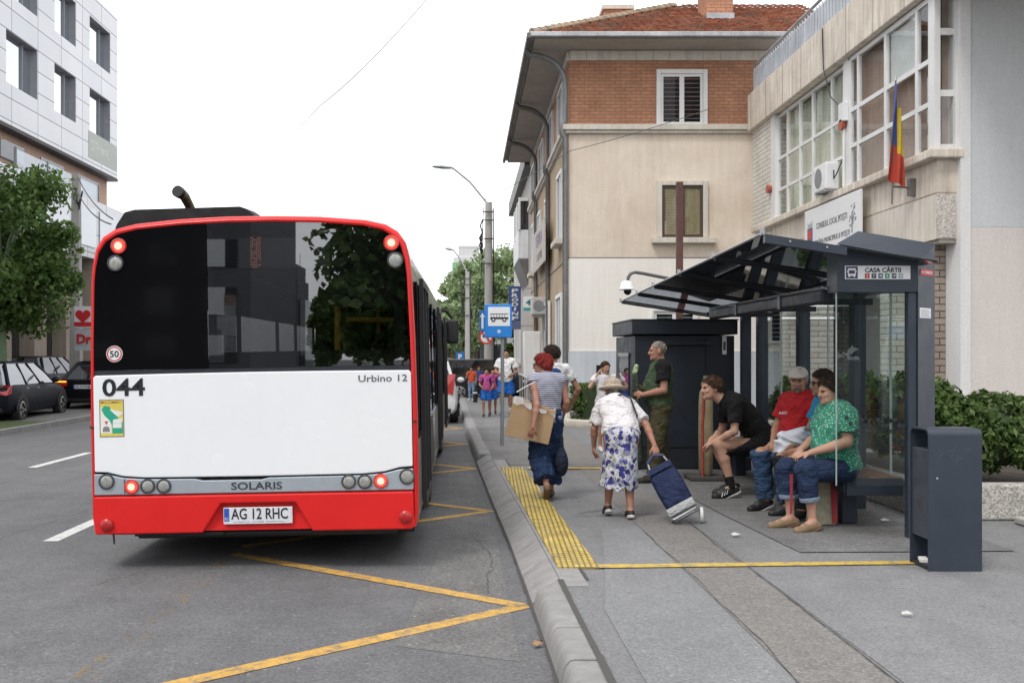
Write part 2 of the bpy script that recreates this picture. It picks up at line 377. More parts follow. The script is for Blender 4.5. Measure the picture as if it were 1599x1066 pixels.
for y0 in (-2.3, 3.4, 9.2, 15, 21, 27, 33, 39, 45):
    sheet('lane_dash', [(-3.66, y0), (-3.80, y0), (-3.80, y0 + 2.6), (-3.66, y0 + 2.6)], .004, WHT_R)
for y0 in (3.2, 9.3, 15.2, 21.2, 27.2, 33.2, 40):
    sheet('lane_dash', [(-6.36, y0), (-6.50, y0), (-6.50, y0 + 2.3), (-6.36, y0 + 2.3)], .004, WHT_R)
# worn dark wheel tracks / patch on road
sheet('road_patch', [(-.4, 5.9), (.30, 5.6), (.28, 9.5), (.05, 16), (-.25, 16), (-.2, 9)], .002, asphalt('road_edge_worn', (.144, .142, .139), .3, .2, gs=75.))
# far left side: kerb, verge, footway
mb = MB(); y = -20.
while y < 140: mb.box(LEFTK - .15, LEFTK, y + .005, y + .995, -.02, .12); y += 1.0
tag(mb.build('far_kerb', KERB), kind='structure')
sheet('far_footway', [(-60, -40), (LEFTK - .15, -40), (LEFTK - .15, 300), (-60, 300)], .10, PAVE_D)
GRASS = M('grass', (.06, .085, .025), .9, var=.4, vs=12., bump=.6, bs=80)
sheet('grass_verge', [(-11.5, 17), (LEFTK - .2, 17), (LEFTK - .2, 24.2), (-12.2, 24.2)], .106, GRASS)
# cracks and joints
CRK = M('crack_dirt', (.075, .072, .068), .95)
def crack(x, y, ang, L, z, w=.008, wob=.5, seed=0):
    rg = random.Random(seed); mb = MB(); pts = []; a = ang; n = int(L / .06)
    for i in range(n): pts.append((x, y, w * rg.uniform(.35, 1.2))); a = ang + (a - ang) * .6 + rg.uniform(-wob, wob); x += .06 * math.sin(a); y += .06 * math.cos(a)
    for (xa, ya, wa), (xb, yb, wb) in zip(pts, pts[1:]):
        d = Vector((xb - xa, yb - ya)); d.normalize(); nx, ny = -d.y, d.x
        mb.quad((xa + nx * wa, ya + ny * wa, z), (xa - nx * wa, ya - ny * wa, z), (xb - nx * wb, yb - ny * wb, z), (xb + nx * wb, yb + ny * wb, z))
    o = mb.build('crack', CRK); o['kind'] = 'structure'
    return o
crack(2.052, 3.6, .0, 6.0, SW + .007, .005, .05, 1); crack(1.56, 3.6, .0, 5.4, SW + .007, .003, .06, 2)
crack(1.02, 9.75, 1.5, 1.0, SW + .007, .010, .5, 3); crack(1.1, 9.9, 1.2, .6, SW + .0072, .008, .6, 4)
crack(-2.8, 7.4, .5, 2.2, .0065, .003, .5, 8); crack(-4.3, 7.6, .1, 5.0, .0065, .003, .25, 9); crack(.16, 7.2, .1, 2.2, .0068, .003, .35, 10)
gj = MB(); yy_ = 3.0
while yy_ < 15:
    for a_, b_ in ((yy_, yy_ + .25),):
        q_ = .413 if 6.8 < a_ < 15 else .235
        e_ = .012 + .010 * rnd.random(); gj.quad((kx(a_) + q_ - .03 + (.0 if q_ > .3 else -.02), a_, SW + .0062), (kx(a_) + q_ + e_ - .03, a_, SW + .0062), (kx(b_) + q_ + e_ - .03, b_, SW + .0062), (kx(b_) + q_ - .03 + (.0 if q_ > .3 else -.02), b_, SW + .0062))
    yy_ += .25
tag(gj.build('kerb_joint', CRK), kind='structure')
gj = MB(); yy_ = 3.0
while yy_ < 22:
    e_ = .01 + .014 * rnd.random(); gj.quad((kx(yy_) - e_, yy_, .0075), (kx(yy_) + .004, yy_, .0075), (kx(yy_ + .2) + .004, yy_ + .2, .0075), (kx(yy_ + .2) - e_, yy_ + .2, .0075)); yy_ += .2
tag(gj.build('gutter_dirt', CRK), kind='structure')
# litter
def litter(label, px, py, w, d, rz, col, z=SW):
    g = G(px, py, z); mb = MB(); c, s_ = math.cos(rz), math.sin(rz)
    pts = [(-w, -d, .004), (w, -d * .8, .010), (w * .8, d, .005), (0, d * 1.1, .022), (-w * 1.1, d * .7, .012)]
    mb.extr([(g.x + a * c - b * s_, g.y + a * s_ + b * c, z + .012 + h) for a, b, h in pts], (0, 0, .003))
    o = mb.build('litter', M('litter_paper', col, .8)); tag(o, label, 'litter')
litter('crumpled white paper scrap on the pavement in front of the seated people', 1149, 838, .035, .02, .3, (.55, .55, .53))
litter('small grey paper scrap on bare pavement in front of the litter bin', 1417, 963, .03, .012, -.4, (.5, .5, .47))
litter('dry brown leaf lying in the gutter beside the near kerb', 840, 1010, .03, .02, .8, (.35, .2, .1), 0.0)
litter('small white paper scrap under the shelter bench', 1382, 815, .035, .02, .1, (.62, .6, .56), SW + .004)
# ---------------------------------------------------------------- brown corner house
BRICK = bricks('red_brick', (.50, .235, .13), (.42, .19, .105), (.27, .16, .11), .26, .085, .013, var=.2)
OCHRE = plaster('ochre_render', (.76, .665, .56), (.58, .47, .37), .85, vs=.55, streak=.06)
CREAM = plaster('cream_render', (.86, .825, .77), (.80, .755, .69), .5, vs=.7, streak=.04)
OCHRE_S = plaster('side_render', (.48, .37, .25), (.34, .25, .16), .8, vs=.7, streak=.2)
STONE = plaster('trim_stone', (.64, .60, .53), (.48, .43, .36), .5, vs=1.4, streak=.12)
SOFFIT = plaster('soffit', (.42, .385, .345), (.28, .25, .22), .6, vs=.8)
PLINTH = plaster('plinth', (.58, .61, .65), (.5, .53, .56), .5, vs=1.0)
METAL_D = M('old_gutter', (.16, .152, .145), .55, .4, var=.3, vs=3.)
METAL_L = M('zinc', (.42, .43, .44), .5, .6, var=.25, vs=2.)
DARKGL = darkgloss('window_dark', (.02, .022, .026), .10)
BLIND = M('blind_yellow', (.40, .34, .20), .7, var=.1)
FX, FY = 2.6, 25.8           # street corner of the house
hs = thing('corner_house', 'old brown corner house with red brick top floor and hipped tile roof', 'house', (FX, FY, SW))
XR, YB = 7.55, 40.6
w = MB(); w.box(FX, XR, FY, YB, 4.12, 7.22); w.build('upper_wall', OCHRE, hs)
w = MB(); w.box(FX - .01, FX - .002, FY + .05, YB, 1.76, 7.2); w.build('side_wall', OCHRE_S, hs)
MB().box(FX, XR, FY, YB, 7.44, 9.05).build('brick_wall', BRICK, hs)
MB().box(FX - .004, 9.6, FY - .04, YB, 1.76, 4.09).build('lower_wall', CREAM, hs)
MB().box(FX - .03, 9.6, FY - .08, YB, SW, 1.755).build('plinth', PLINTH, hs)
led = MB(); led.box(FX - .16, XR, FY - .16, YB, 7.30, 7.44); led.box(FX - .10, XR, FY - .10, YB, 7.225, 7.297); led.build('ledge', STONE, hs, bevel=.015)
MB().box(FX - .03, XR, FY - .03, YB, 4.092, 4.118).build('string_line', METAL_D, hs)
cor = MB()
for i in range(12): cor.box(FX + .02 + i * .42, FX + .02 + i * .42 + .412, FY - .06, FY + .1, 9.06, 9.30)
cor.box(FX - .05, FX + .1, FY, YB, 9.06, 9.3); cor.build('cornice', STONE, hs)
EO = .92; ZE = 9.32
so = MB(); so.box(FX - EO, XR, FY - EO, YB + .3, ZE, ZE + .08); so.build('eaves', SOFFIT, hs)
# roof: hipped, real tile rows
m, nt, out = newmat('roof_tile'); tc = nd(nt, 'TexCoord').outputs['Object']
v = nd(nt, 'TexVoronoi', {'Vector': nd(nt, 'Mapping', {'Vector': tc, 'Scale': (4.5, 4.5, 6.)}).outputs[0], 'Scale': 1.})
sepc = nd(nt, 'SeparateColor', {0: v.outputs['Color']}).outputs[0]
mx = nd(nt, 'MixRGB', {0: sepc, 1: (.30, .10, .055, 1), 2: (.42, .215, .14, 1)}).outputs[0]
dn = nd(nt, 'TexNoise', {'Vector': tc, 'Scale': 1.3, 'Detail': 8., 'Roughness': .7}).outputs[0]
df = nd(nt, 'MapRange', {'Value': dn, 'From Min': .46, 'From Max': .64, 'To Min': 0, 'To Max': .8}).outputs[0]
mx = nd(nt, 'MixRGB', {0: df, 1: mx, 2: (.17, .13, .10, 1)}).outputs[0]
finish(nt, out, vary(nt, tc, mx, .2, 16.), .85, bump=bumpn(nt, tc, 60., .3)); TILE = m
def tiles(p0, ux, up, W, L, clipfn, dz=.05):
    """tile field: ux along the eaves, up up the slope; each row overlaps the one below"""
    mb = MB(); n = ux.cross(up).normalized(); row, colw = .30, .22
    for r in range(int(L / row)):
        ncol = int(W / (colw / 4)); line0 = []; line1 = []
        for c in range(ncol + 1):
            a = c * colw / 4
            h = .024 * abs(math.sin(math.pi * a / colw)) + rnd.uniform(-.004, .004)
            line0.append(p0 + ux * a + up * (r * row - .02) + n * (h + dz + .018)); line1.append(p0 + ux * a + up * ((r + 1) * row) + n * (h * .7 + .012))
        for c in range(ncol):
            q = [line0[c], line0[c + 1], line1[c + 1], line1[c]]
            if all(clipfn(x) for x in (q[0], q[1], q[2], q[3])):
                mb.quad(*q)
                f0, f1 = line0[c] - n * .045, line0[c + 1] - n * .045
                mb.quad(f0, f1, line0[c + 1], line0[c])
    return mb
pit = R(26); tz = ZE + .10
e0 = Vector((FX - EO - .08, FY - EO - .08, tz)); Wf = 8.6
RUN = 3.5
mbt = tiles(e0, Vector((1, 0, 0)), Vector((0, math.cos(pit), math.sin(pit))), Wf, 5.2, lambda q: (q.x - e0.x) >= (q.y - e0.y) - .05 and q.x < 7.4 + 2.2 )
mbt.build('roof_front', TILE, hs, raw=True)
mbt = tiles(Vector((e0.x, YB + .4, tz)), Vector((0, -1, 0)), Vector((math.cos(pit), 0, math.sin(pit))), YB + .4 - e0.y, 5.2, lambda q: (q.y - e0.y) >= (q.x - e0.x) - .05)
mbt.build('roof_side', TILE, hs, raw=True)
core = MB(); r_ = 4.3
core.add([(e0.x, e0.y, tz - .01), (XR + 1.8, e0.y, tz - .01), (XR + 1.8, YB + .4, tz - .01), (e0.x, YB + .4, tz - .01), (e0.x + r_, e0.y + r_, tz + r_ * math.tan(pit) - .02), (XR + 1.8, e0.y + r_, tz + r_ * math.tan(pit) - .02), (XR + 1.8, YB, tz + r_ * math.tan(pit) - .02), (e0.x + r_, YB + .4, tz + r_ * math.tan(pit) - .02)],
         [(0, 1, 5, 4), (0, 4, 7, 3), (4, 5, 6, 7), (1, 2, 6, 5), (2, 3, 7, 6), (0, 3, 2, 1)])
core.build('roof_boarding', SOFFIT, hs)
hip = MB()
for i in range(24):
    a = e0 + Vector((i * .18, i * .18, i * .18 * math.tan(pit) + .05)); b = a + Vector((.21, .21, .21 * math.tan(pit) - .015))
    hip.tube([a, b], [.10, .085], 8)
hip.build('hip_ridge', M('ridge_tile', (.34, .27, .19), .9, var=.3, vs=4., bump=.3), hs)
gt = MB(); gt.box(e0.x - .05, XR + .4, e0.y - .10, e0.y - .02, ZE + .02, ZE + .14); gt.build('gutter_front', METAL_L, hs, bevel=.02)
gt = MB(); gt.box(e0.x - .12, e0.x - .02, e0.y - .10, YB + .3, ZE - .02, ZE + .12); gt.build('gutter_side', METAL_D, hs, bevel=.02)
for (cx, cy, w_, zt) in ((3.93, 29.0, .48, 11.55),):
    ch = MB(); ch.box(cx, cx + w_ + .3, cy, cy + .9, 9.6, zt - .12); co = ch.build('chimney', BRICK, hs); MB().box(cx - .06, cx + w_ + .36, cy - .06, cy + .96, zt - .118, zt).build('chimney_cap', STONE, co)
ch = MB(); ch.box(6.30, 7.02, 26.9, 27.8, 9.9, 13.2); co = ch.build('chimney', BRICK, hs); MB().box(6.32, 7.05, 26.86, 26.896, 10.3, 10.62).build('flashing', METAL_L, co)
def win_front(x0, x1, z0, z1, yf, kind, parent, fr=.12):
    f = MB()
    f.box(x0 - fr, x0, yf - .09, yf + .02, z0 - .0, z1 + fr); f.box(x1, x1 + fr, yf - .09, yf + .02, z0, z1 + fr); f.box(x0, x1, yf - .09, yf + .02, z1, z1 + fr)
    o = f.build('window', STONE if kind == 'brown' else WHITEP, parent, bevel=.012)
    fm = BROWNP if kind == 'brown' else WHITEP
    s_ = MB(); t = .07; s_.box(x0, x0 + t, yf - .05, yf + .0, z0, z1); s_.box(x1 - t, x1, yf - .05, yf, z0, z1); s_.box(x0 + t, x1 - t, yf - .05, yf, z1 - t, z1); s_.box(x0 + t, x1 - t, yf - .05, yf, z0, z0 + t)
    xm = (x0 + x1) / 2; s_.box(xm - .06, xm + .06, yf - .055, yf, z0 + t, z1 - t); s_.build('frame', fm, o, bevel=.006)
    g = MB(); g.quad((x0 + t, yf - .025, z0 + t), (x1 - t, yf - .025, z0 + t), (x1 - t, yf - .025, z1 - t), (x0 + t, yf - .025, z1 - t)); g.build('pane', GLW if kind != 'brown' else GLB, o)
    bl = MB()
    if kind != 'brown':
        n = int((z1 - z0) / .11)
        for i in range(n): bl.box(x0 + t, x1 - t, yf - .012, yf - .004, z0 + t + i * .11, z0 + t + i * .11 + .085)
        bl.build('blind', M('blind_dark', (.006, .007, .010), 1.0, spec=0.0), o)
    else:
        n = int((z1 - z0) / .07)
        for i in range(n): bl.box(x0 + t, xm - .06, yf - .014, yf - .008, z0 + t + i * .075, z0 + t + i * .075 + .05)
        for i in range(9): bl.box(xm + .06 + i * .045, xm + .06 + i * .045 + .04, yf - .014 - (i % 2) * .006, yf - .006, z0 + t, z1 - t)
        bl.build('blind', BLIND, o)
    return o
BROWNP = M('brown_frame', (.07, .042, .03), .5)
GLW = glass('pane_front', (.75, .78, .8), .02); GLB = glass('pane_front2', (.8, .8, .75), .08)
win_front((1031 - VX) / 62, (1097 - VX) / 62, 7.445, 8.72, FY, 'white', hs, .11)
wb = win_front((1033 - VX) / 62, (1097 - VX) / 62, 4.62, 5.92, FY, 'brown', hs, .12)
MB().box((1017 - VX) / 62, (1116 - VX) / 62, FY - .22, FY - .002, 4.46, 4.60).build('sill', STONE, wb, bevel=.015)
win_front((1020 - VX) / 62, (1085 - VX) / 62, 2.0, 2.75, FY - .04, 'white', hs, .06)
win_front(7.62, 8.75, 1.95, 3.3, FY - .04, 'white', hs, .12)
# windows of the street side
def win_side(y0, y1, z0, z1, xf, parent, sill=True):
    t = .1; f = MB(); f.box(xf - .07, xf, y0 - t, y0, z0, z1 + t); f.box(xf - .07, xf, y1, y1 + t, z0, z1 + t); f.box(xf - .07, xf, y0, y1, z1, z1 + t)
    ym = (y0 + y1) / 2; f.box(xf - .05, xf, ym - .04, ym + .04, z0, z1)
    o = f.build('window', WHITEP, parent); MB().box(xf - .03, xf - .005, y0, ym - .04, z0, z1).build('pane', DARKGL, o); MB().box(xf - .03, xf - .005, ym + .04, y1, z0, z1).build('pane', DARKGL, o)
    if sill: MB().box(xf - .22, xf - .001, y0 - .15, y1 + .15, z0 - .14, z0 - .002).build('sill', STONE, o)
for y0, y1 in ((27.0, 28.3), (30.2, 32.0), (34.0, 35.8), (38.0, 39.6)): win_side(y0, y1, 7.46, 8.75, FX - .001, hs, False)
for y0, y1 in ((27.2, 28.4), (31.6, 32.8), (35.0, 36.2), (38.4, 39.4)): win_side(y0, y1, 4.75, 6.5, FX - .012, hs)
for y0, y1 in ((27.0, 28.4), (31.0, 33.6)): win_side(y0, y1, .9, 3.2, FX - .04, hs)
# downpipes with their curved heads
for k, yy in enumerate((25.72, 31.2, 36.5)):
    zt = ZE + .0; x_e, x_w = e0.x - .07, FX - .10
    pts = [(x_e, yy, zt), (x_e + .08, yy, zt - .12)] + [(x_e + .15 + (x_w - x_e - .15) * math.sin(a), yy, zt - .14 - .75 * (1 - math.cos(a))) for a in [i * math.pi / 2 / 7 for i in range(1, 8)]]
    pts += [(x_w, yy, 7.5), (x_w - .08, yy, 7.42), (x_w - .08, yy, 7.2), (x_w, yy, 7.1), (x_w, yy, .4)]
    MB().tube(pts, .07, 10).build('downpipe', METAL_D if k else M('downpipe_grey', (.2, .2, .2), .5, .5, var=.2), hs, smooth=True)
# banner on the side wall
bn = thing('wall_banner', 'pale grey banner with purple lettering stretched on the brown house side wall', 'banner', (FX, 33, 5))
MB().box(FX - .26, FX - .23, 30.3, 35.6, 4.45, 5.75).build('cloth', M('banner_cloth', (.52, .47, .44), .8, var=.12), bn)
text('TERRA', 2.8, .42, (FX - .263, 34.2, 5.15), (0, -1, 0), (0, 0, 1), M('purple_ink', (.14, .09, .22), .6), bn)
text('CAZARE', 2.2, .24, (FX - .263, 33.6, 4.68), (0, -1, 0), (0, 0, 1), INK, bn)
# ---------------------------------------------------------------- white enclosed balcony house further on
fh = thing('balcony_house', 'grey house with a white enclosed balcony beyond the brown corner house', 'house', (2.3, 46, SW))
MB().box(2.64, 9, 41.2, 56, SW, 9.2).build('wall', plaster('grey_render', (.42, .39, .36), (.3, .27, .25), .6), fh)
MB().box(2.35, 9, 40.8, 56, 9.21, 9.9).build('roof', METAL_D, fh)
bb = MB(); bb.box(2.22, 2.636, 43, 47.5, 5.7, 6.9); bb.build('balcony', M('white_cladding', (.72, .73, .74), .6, streak=.1), fh)
MB().box(2.25, 2.636, 43.05, 47.45, 6.902, 8.2).build('balcony_glazing', DARKGL, fh)
for yy in (43, 44.4, 45.9, 47.4): MB().box(2.22, 2.28, yy, yy + .08, 6.905, 8.22).build('glazing_bar', WHITEP, fh)
fr = MB()
fr.box(2.22, 2.636, 42.94, 43.04, 8.1, 8.25); fr.box(2.22, 2.30, 42.94, 43.04, 6.905, 8.1); fr.build('balcony_frame', WHITEP, fh)
MB().add([(2.636, 43, 5.695), (2.636, 47.5, 5.695), (2.636, 47.5, 4.6), (2.636, 43, 4.6), (2.22, 43, 5.695), (2.22, 47.5, 5.695)], [(0, 1, 2, 3), (0, 4, 5, 1), (4, 3, 2, 5), (0, 3, 4), (1, 5, 2)]).build('bracket', METAL_D, fh)
for z0 in (1.3, 4.4):
    for y0 in (49, 52): win_side(y0, y0 + 1.4, z0, z0 + 1.7, 2.635, fh)

# ---------------------------------------------------------------- town hall wing on the right
TRAV = plaster('travertine', (.70, .63, .54), (.44, .37, .30), .7, vs=.9, streak=.22, bump=.25)
GRIT = asphalt('grit_panel', (.50, .46, .42), .4, .12, gs=60., spec_amt=.2)
GREYW = plaster('grey_wall', (.58, .60, .61), (.52, .535, .545), .4, vs=.5, streak=.03, bump=.3)
PINKW = plaster('pink_wall', (.68, .625, .585), (.62, .56, .52), .5, vs=.5, streak=.03, bump=.3)
LITEW = plaster('pale_edge', (.74, .73, .72), (.66, .65, .64), .4, vs=.6, streak=.03)
TILEW = bricks('white_tile', (.72, .69, .63), (.66, .63, .57), (.28, .25, .22), .42, .105, .008, var=.12, bump=.5)
TILEB = bricks('brown_tile', (.34, .28, .23), (.29, .235, .19), (.09, .07, .06), .42, .105, .010, var=.15, bump=.5)
FXT = 7.1
th = thing('town_hall', 'town hall wing with stained stone bands, big gridded windows and grey end wall', 'building', (FXT, 20, SW))
YN, YFAR = 15.45, 25.3
b = MB(); b.box(FXT - .14, 13, YN - 6, YFAR, 7.16, 8.06); b.build('parapet_band', TRAV, th, bevel=.02)
b = MB(); b.box(FXT + .02, 13, YN, YFAR - .4, 8.062, 8.12); b.build('roof_deck', METAL_L, th)
for i in range(12):
    jn = MB(); jn.box(FXT - .1435, FXT - .139, YFAR - .3 - i * 1.25, YFAR - .286 - i * 1.25, 7.165, 8.055); jn.build('panel_joint', METAL_D, th)
b = MB(); b.box(FXT, 13, YN, 24.9, 4.12, 4.62); b.box(FXT + .012, 13, YN + .01, 24.9, 4.09, 4.12); b.build('lower_band', TRAV, th)
b = MB(); b.box(FXT + .003, 13, YN + .004, 24.9, 3.42, 4.088); b.build('base_band', plaster('base_stone', (.68, .62, .54), (.54, .47, .40), .6, vs=1.2, streak=.15, bump=.5), th)
MB().box(FXT - .003, FXT + .28, YN - .012, YN + .002, 3.43, 4.085).build('grit_panel', GRIT, th)
b = MB(); b.box(FXT - .15, FXT + .2, YN - .14, 24.95, 4.622, 4.76); b.box(FXT + .2, FXT + .35, YN - .14, YN + .3, 4.622, 4.76); b.build('window_ledge', TRAV, th, bevel=.02)
MB().box(FXT + .05, 13, YN + .02, 24.8, 3.36, 3.418).build('soffit', SOFFIT, th)
MB().box(FXT - .02, FXT + .6, 23.75, 25.25, 3.42, 7.155).build('tile_pier', TILEW, th)
MB().box(FXT - .03, FXT + .1, 23.45, 23.75, 4.77, 7.155).build('pier_edge', WHITEP, th)
# balustrade of pressed metal
PANELM = M('balustrade_metal', (.46, .49, .53), .5, .1, var=.15, vs=2., streak=.15)
bal = MB(); bal.tube([(FXT - .02, YFAR - .1, 8.74), (FXT - .02, 8, 8.74)], .035, 8); bal.tube([(FXT + .04, YFAR - .1, 8.62), (FXT + .04, 8, 8.62)], .02, 6); bal.build('balustrade_rail', METAL_L, th)
bal = MB(); y = YFAR - .2
while y > 9:
    x = FXT - .05
    bal.box(x, x + .02, y - .13, y, 8.12, 8.56); bal.box(x + .03, x + .045, y - .165, y - .135, 8.07, 8.6)
    bal.add([(x, y - .13, 8.56), (x, y, 8.56), (x, y - .065, 8.66), (x + .02, y - .13, 8.56), (x + .02, y, 8.56), (x + .02, y - .065, 8.66)], [(0, 1, 2), (5, 4, 3), (0, 2, 5, 3), (1, 4, 5, 2)])
    bal.tube([(x + .01, y - .165, 8.55), (x + .01, y - .165, 8.6)], .022, 6)
    y -= .17
bal.build('balustrade_panel', PANELM, th)
# window grids
CURT = M('curtain_brown', (.40, .31, .26), .8, var=.12, vs=1.2, streak=.12)
CURT2 = M('curtain_pale', (.66, .68, .55), .8, var=.15, vs=1.0, streak=.2)
WGL = glass('wing_glass', (.88, .90, .90), .07)
def wing_window(name, ylines, zlines, curt, recess, mull, skip=()):
    f = MB(); xf = FXT + recess
    for i, yy in enumerate(ylines):
        wd = mull * (1.5 if i in (0, len(ylines) - 1) else 1)
        f.box(xf - .06, xf, yy - wd / 2, yy + wd / 2, zlines[-1], zlines[0])
    ye, ys_ = max(ylines), min(ylines)
    for k, zz in enumerate(zlines):
        f.box(xf - .055, xf - .002, ys_ + .01, ye - .01, zz - mull * .45, zz + mull * .45)
    o = f.build(name, WHITEP, th)
    for (ya, yb) in zip(ylines, ylines[1:]):
        for (za, zb) in zip(zlines, zlines[1:]):
            a, b2 = max(ya, yb) - mull / 2, min(ya, yb) + mull / 2
            MB().quad((xf - .03, a, zb), (xf - .03, b2, zb), (xf - .03, b2, za), (xf - .03, a, za)).build('pane', WGL, o)
    c = MB(); n = int((ye - ys_) / .12)
    for i in range(n):
        a = ys_ + i * .12; c.quad((xf + .12 + .03 * (i % 2), a, zlines[-1]), (xf + .12 + .03 * ((i + 1) % 2), a + .12, zlines[-1]), (xf + .12 + .03 * ((i + 1) % 2), a + .12, zlines[0]), (xf + .12 + .03 * (i % 2), a, zlines[0]))
    c.build('curtain', curt, o, smooth=True)
    MB().box(xf + .3, xf + .4, ys_, ye, zlines[-1], zlines[0]).build('backing', SOFFIT, o)
    return o
wing_window('window', [23.45, 22.75, 21.9, 21.1, 20.0, 19.3], [7.1, 6.13, 5.42, 4.76], CURT2, .10, .07)
wing_window('window', [18.9, 18.5, 17.3, 16.1, 15.62], [7.1, 6.16, 5.5, 4.76], CURT, .04, .085)
MB().box(FXT - .02, FXT + .14, 18.97, 19.22, 4.77, 7.155).build('window_post', WHITEP, th)
MB().box(FXT - .03, FXT + .06, YN, 15.56, 4.77, 7.155).build('window_post', WHITEP, th)
pale = MB(); pale.box(FXT + .06, FXT + .07, 16.15, 17.25, 6.2, 7.05); pale.build('blind', M('pale_blind', (.72, .76, .74), .7), th)
for yy, zz in ((23.72, 5.5), (19.1, 5.95)): MB().lathe([(.10, -.06), (.10, .0), (.07, .03), (.02, .04)], (FXT - .06, yy, zz), 'x', 14).build('alarm_bell', M('bell_red', (.42, .10, .06), .5), th, smooth=True)
MB().box(FXT - .12, FXT - .02, 18.95, 19.2, 6.0, 6.35).build('junction_box', WHITE, th, bevel=.01)
MB().tube([(FXT - .05, 19.08, 6.0), (FXT - .05, 19.1, 4.8)], .03, 6).build('conduit', WHITEP, th)
MB().tube([(FXT - .17, 19.9, 8.0), (FXT - .17, 19.85, 7.2), (FXT - .12, 19.6, 6.6), (FXT - .1, 19.15, 6.3)], .012, 5).build('loose_cable', BLACK, th)
# return glazing facing the viewer
g = MB()
for zz in (5.62, 6.55): MB().box(FXT + .065, FXT + .27, YN + .02, YN + .07, zz - .05, zz + .05).build('window_bar', WHITEP, th)
g.box(FXT + .065, FXT + .27, YN + .02, YN + .07, 4.77, 4.85)
fo = g.build('window', WHITEP, th)
MB().quad((FXT + .065, YN + .05, 4.77), (FXT + .27, YN + .05, 4.77), (FXT + .27, YN + .05, 7.155), (FXT + .065, YN + .05, 7.155)).build('pane', WGL, fo)
MB().box(FXT + .065, FXT + .27, YN + .2, YN + .24, 4.77, 7.155).build('curtain', CURT, fo)
MB().box(FXT + .27, FXT + .305, YN - .03, YN + .3, 4.77, 7.155).build('window_post', WHITEP, th)
# grey / pink end wall
ew = MB(); ew.box(FXT + .46, 16, YN - .1, YN + 2, 3.585, 13); ew.build('end_wall_upper', GREYW, th)
ew = MB(); ew.box(FXT + .462, 16, YN - .098, YN + 2, SW, 3.583); ew.build('end_wall_lower', PINKW, th)
ew = MB(); ew.box(FXT + .306, FXT + .458, YN - .12, YN + 2, SW, 13); ew.build('wall_edge', LITEW, th)
# ground floor under the overhang
gf = MB(); gf.box(FXT + 1.1, 13, YN + .5, 24.9, SW, 3.36); gf.build('ground_floor_wall', plaster('shade_wall', (.55, .53, .50), (.42, .40, .38), .5), th)
for y0, xa, xb in ((17.3, 7.2, 7.56), (20.0, 6.74, 7.18), (23.3, 7.3, 7.8)):
    MB().box(xa, xb, y0, y0 + .5, SW, 3.355).build('pier', TILEW, th)
MB().box(FXT + .02, FXT + .30, YN + .35, YN + .85, SW, 3.355).build('pier', [TILEB], th)
MB().box(FXT - .06, FXT + .018, YN + .33, YN + .85, SW, 3.355).build('pier_edge', TILEW, th)
for y0 in (18.3, 21.4):
    o = MB().box(FXT + 1.05, FXT + 1.096, y0, y0 + 1.35, 1.0, 3.0).build('window', WHITEP, th)
    for k in range(2): MB().box(FXT + 1.03, FXT + 1.048, y0 + .06 + k * .64, y0 + .06 + k * .64 + .58, 1.06, 2.94).build('pane', DARKGL, o)
# signboard with coat of arms
sg = thing('town_hall_sign', 'white town hall signboard with red and blue shield on the stone band', 'sign', (FXT, 19.3, 3.5))
MB().box(FXT - .20, FXT - .16, 17.9, 20.85, 3.42, 4.57).build('board', WHITE, sg, bevel=.005)
xs = FXT - .2005
text('CONSILIUL LOCAL PITEŞTI', 1.62, .155, (xs, 20.15, 4.10), (0, -1, 0), (0, 0, 1), INK, sg, off=.0)
text('PRIMĂRIA MUNICIPIULUI PITEŞTI', 1.90, .155, (xs, 20.3, 3.80), (0, -1, 0), (0, 0, 1), INK, sg)
text('Piteşti, România', 1.0, .12, (xs, 19.85, 3.55), (0, -1, 0), (0, 0, 1), INK, sg)
sh = MB(); cy_, cz_ = 20.52, 4.0
sh.extr([(xs, cy_ + .15, cz_ + .2), (xs, cy_ - .15, cz_ + .2), (xs, cy_ - .15, cz_ - .08), (xs, cy_, cz_ - .28), (xs, cy_ + .15, cz_ - .08)], (-.006, 0, 0))
sh.build('shield', M('shield_blue', (.09, .13, .30), .5), sg)
MB().extr([(xs - .007, cy_ + .11, cz_ + .16), (xs - .007, cy_ - .11, cz_ + .16), (xs - .007, cy_ - .11, cz_ - .02), (xs - .007, cy_ + .11, cz_ - .02)], (-.004, 0, 0)).build('shield_field', M('shield_red', (.55, .07, .05), .5), sg)
MB().extr([(xs, cy_ + .12, cz_ + .22), (xs, cy_ - .12, cz_ + .22), (xs, cy_ - .14, cz_ + .33), (xs, cy_ - .05, cz_ + .27), (xs, cy_, cz_ + .34), (xs, cy_ + .05, cz_ + .27), (xs, cy_ + .14, cz_ + .33)], (-.006, 0, 0)).build('crown', M('crown_grey', (.42, .45, .45), .5), sg)
tr = MB()
for i in range(28):
    a = rnd.uniform(0, 6.28); r0 = rnd.uniform(.03, .17); c0 = (xs - .003, 18.28 + r0 * math.cos(a), 4.13 + r0 * 1.5 * math.sin(a)); b0 = rnd.uniform(0, 3.1)
    tr.tube([c0, (xs - .003, c0[1] + .06 * math.cos(b0), c0[2] + .06 * math.sin(b0))], .006, 5)
tr.tube([(xs - .003, 18.28, 3.85), (xs - .003, 18.28, 4.2)], .012, 5)
tr.build('emblem', GREYINK, sg)
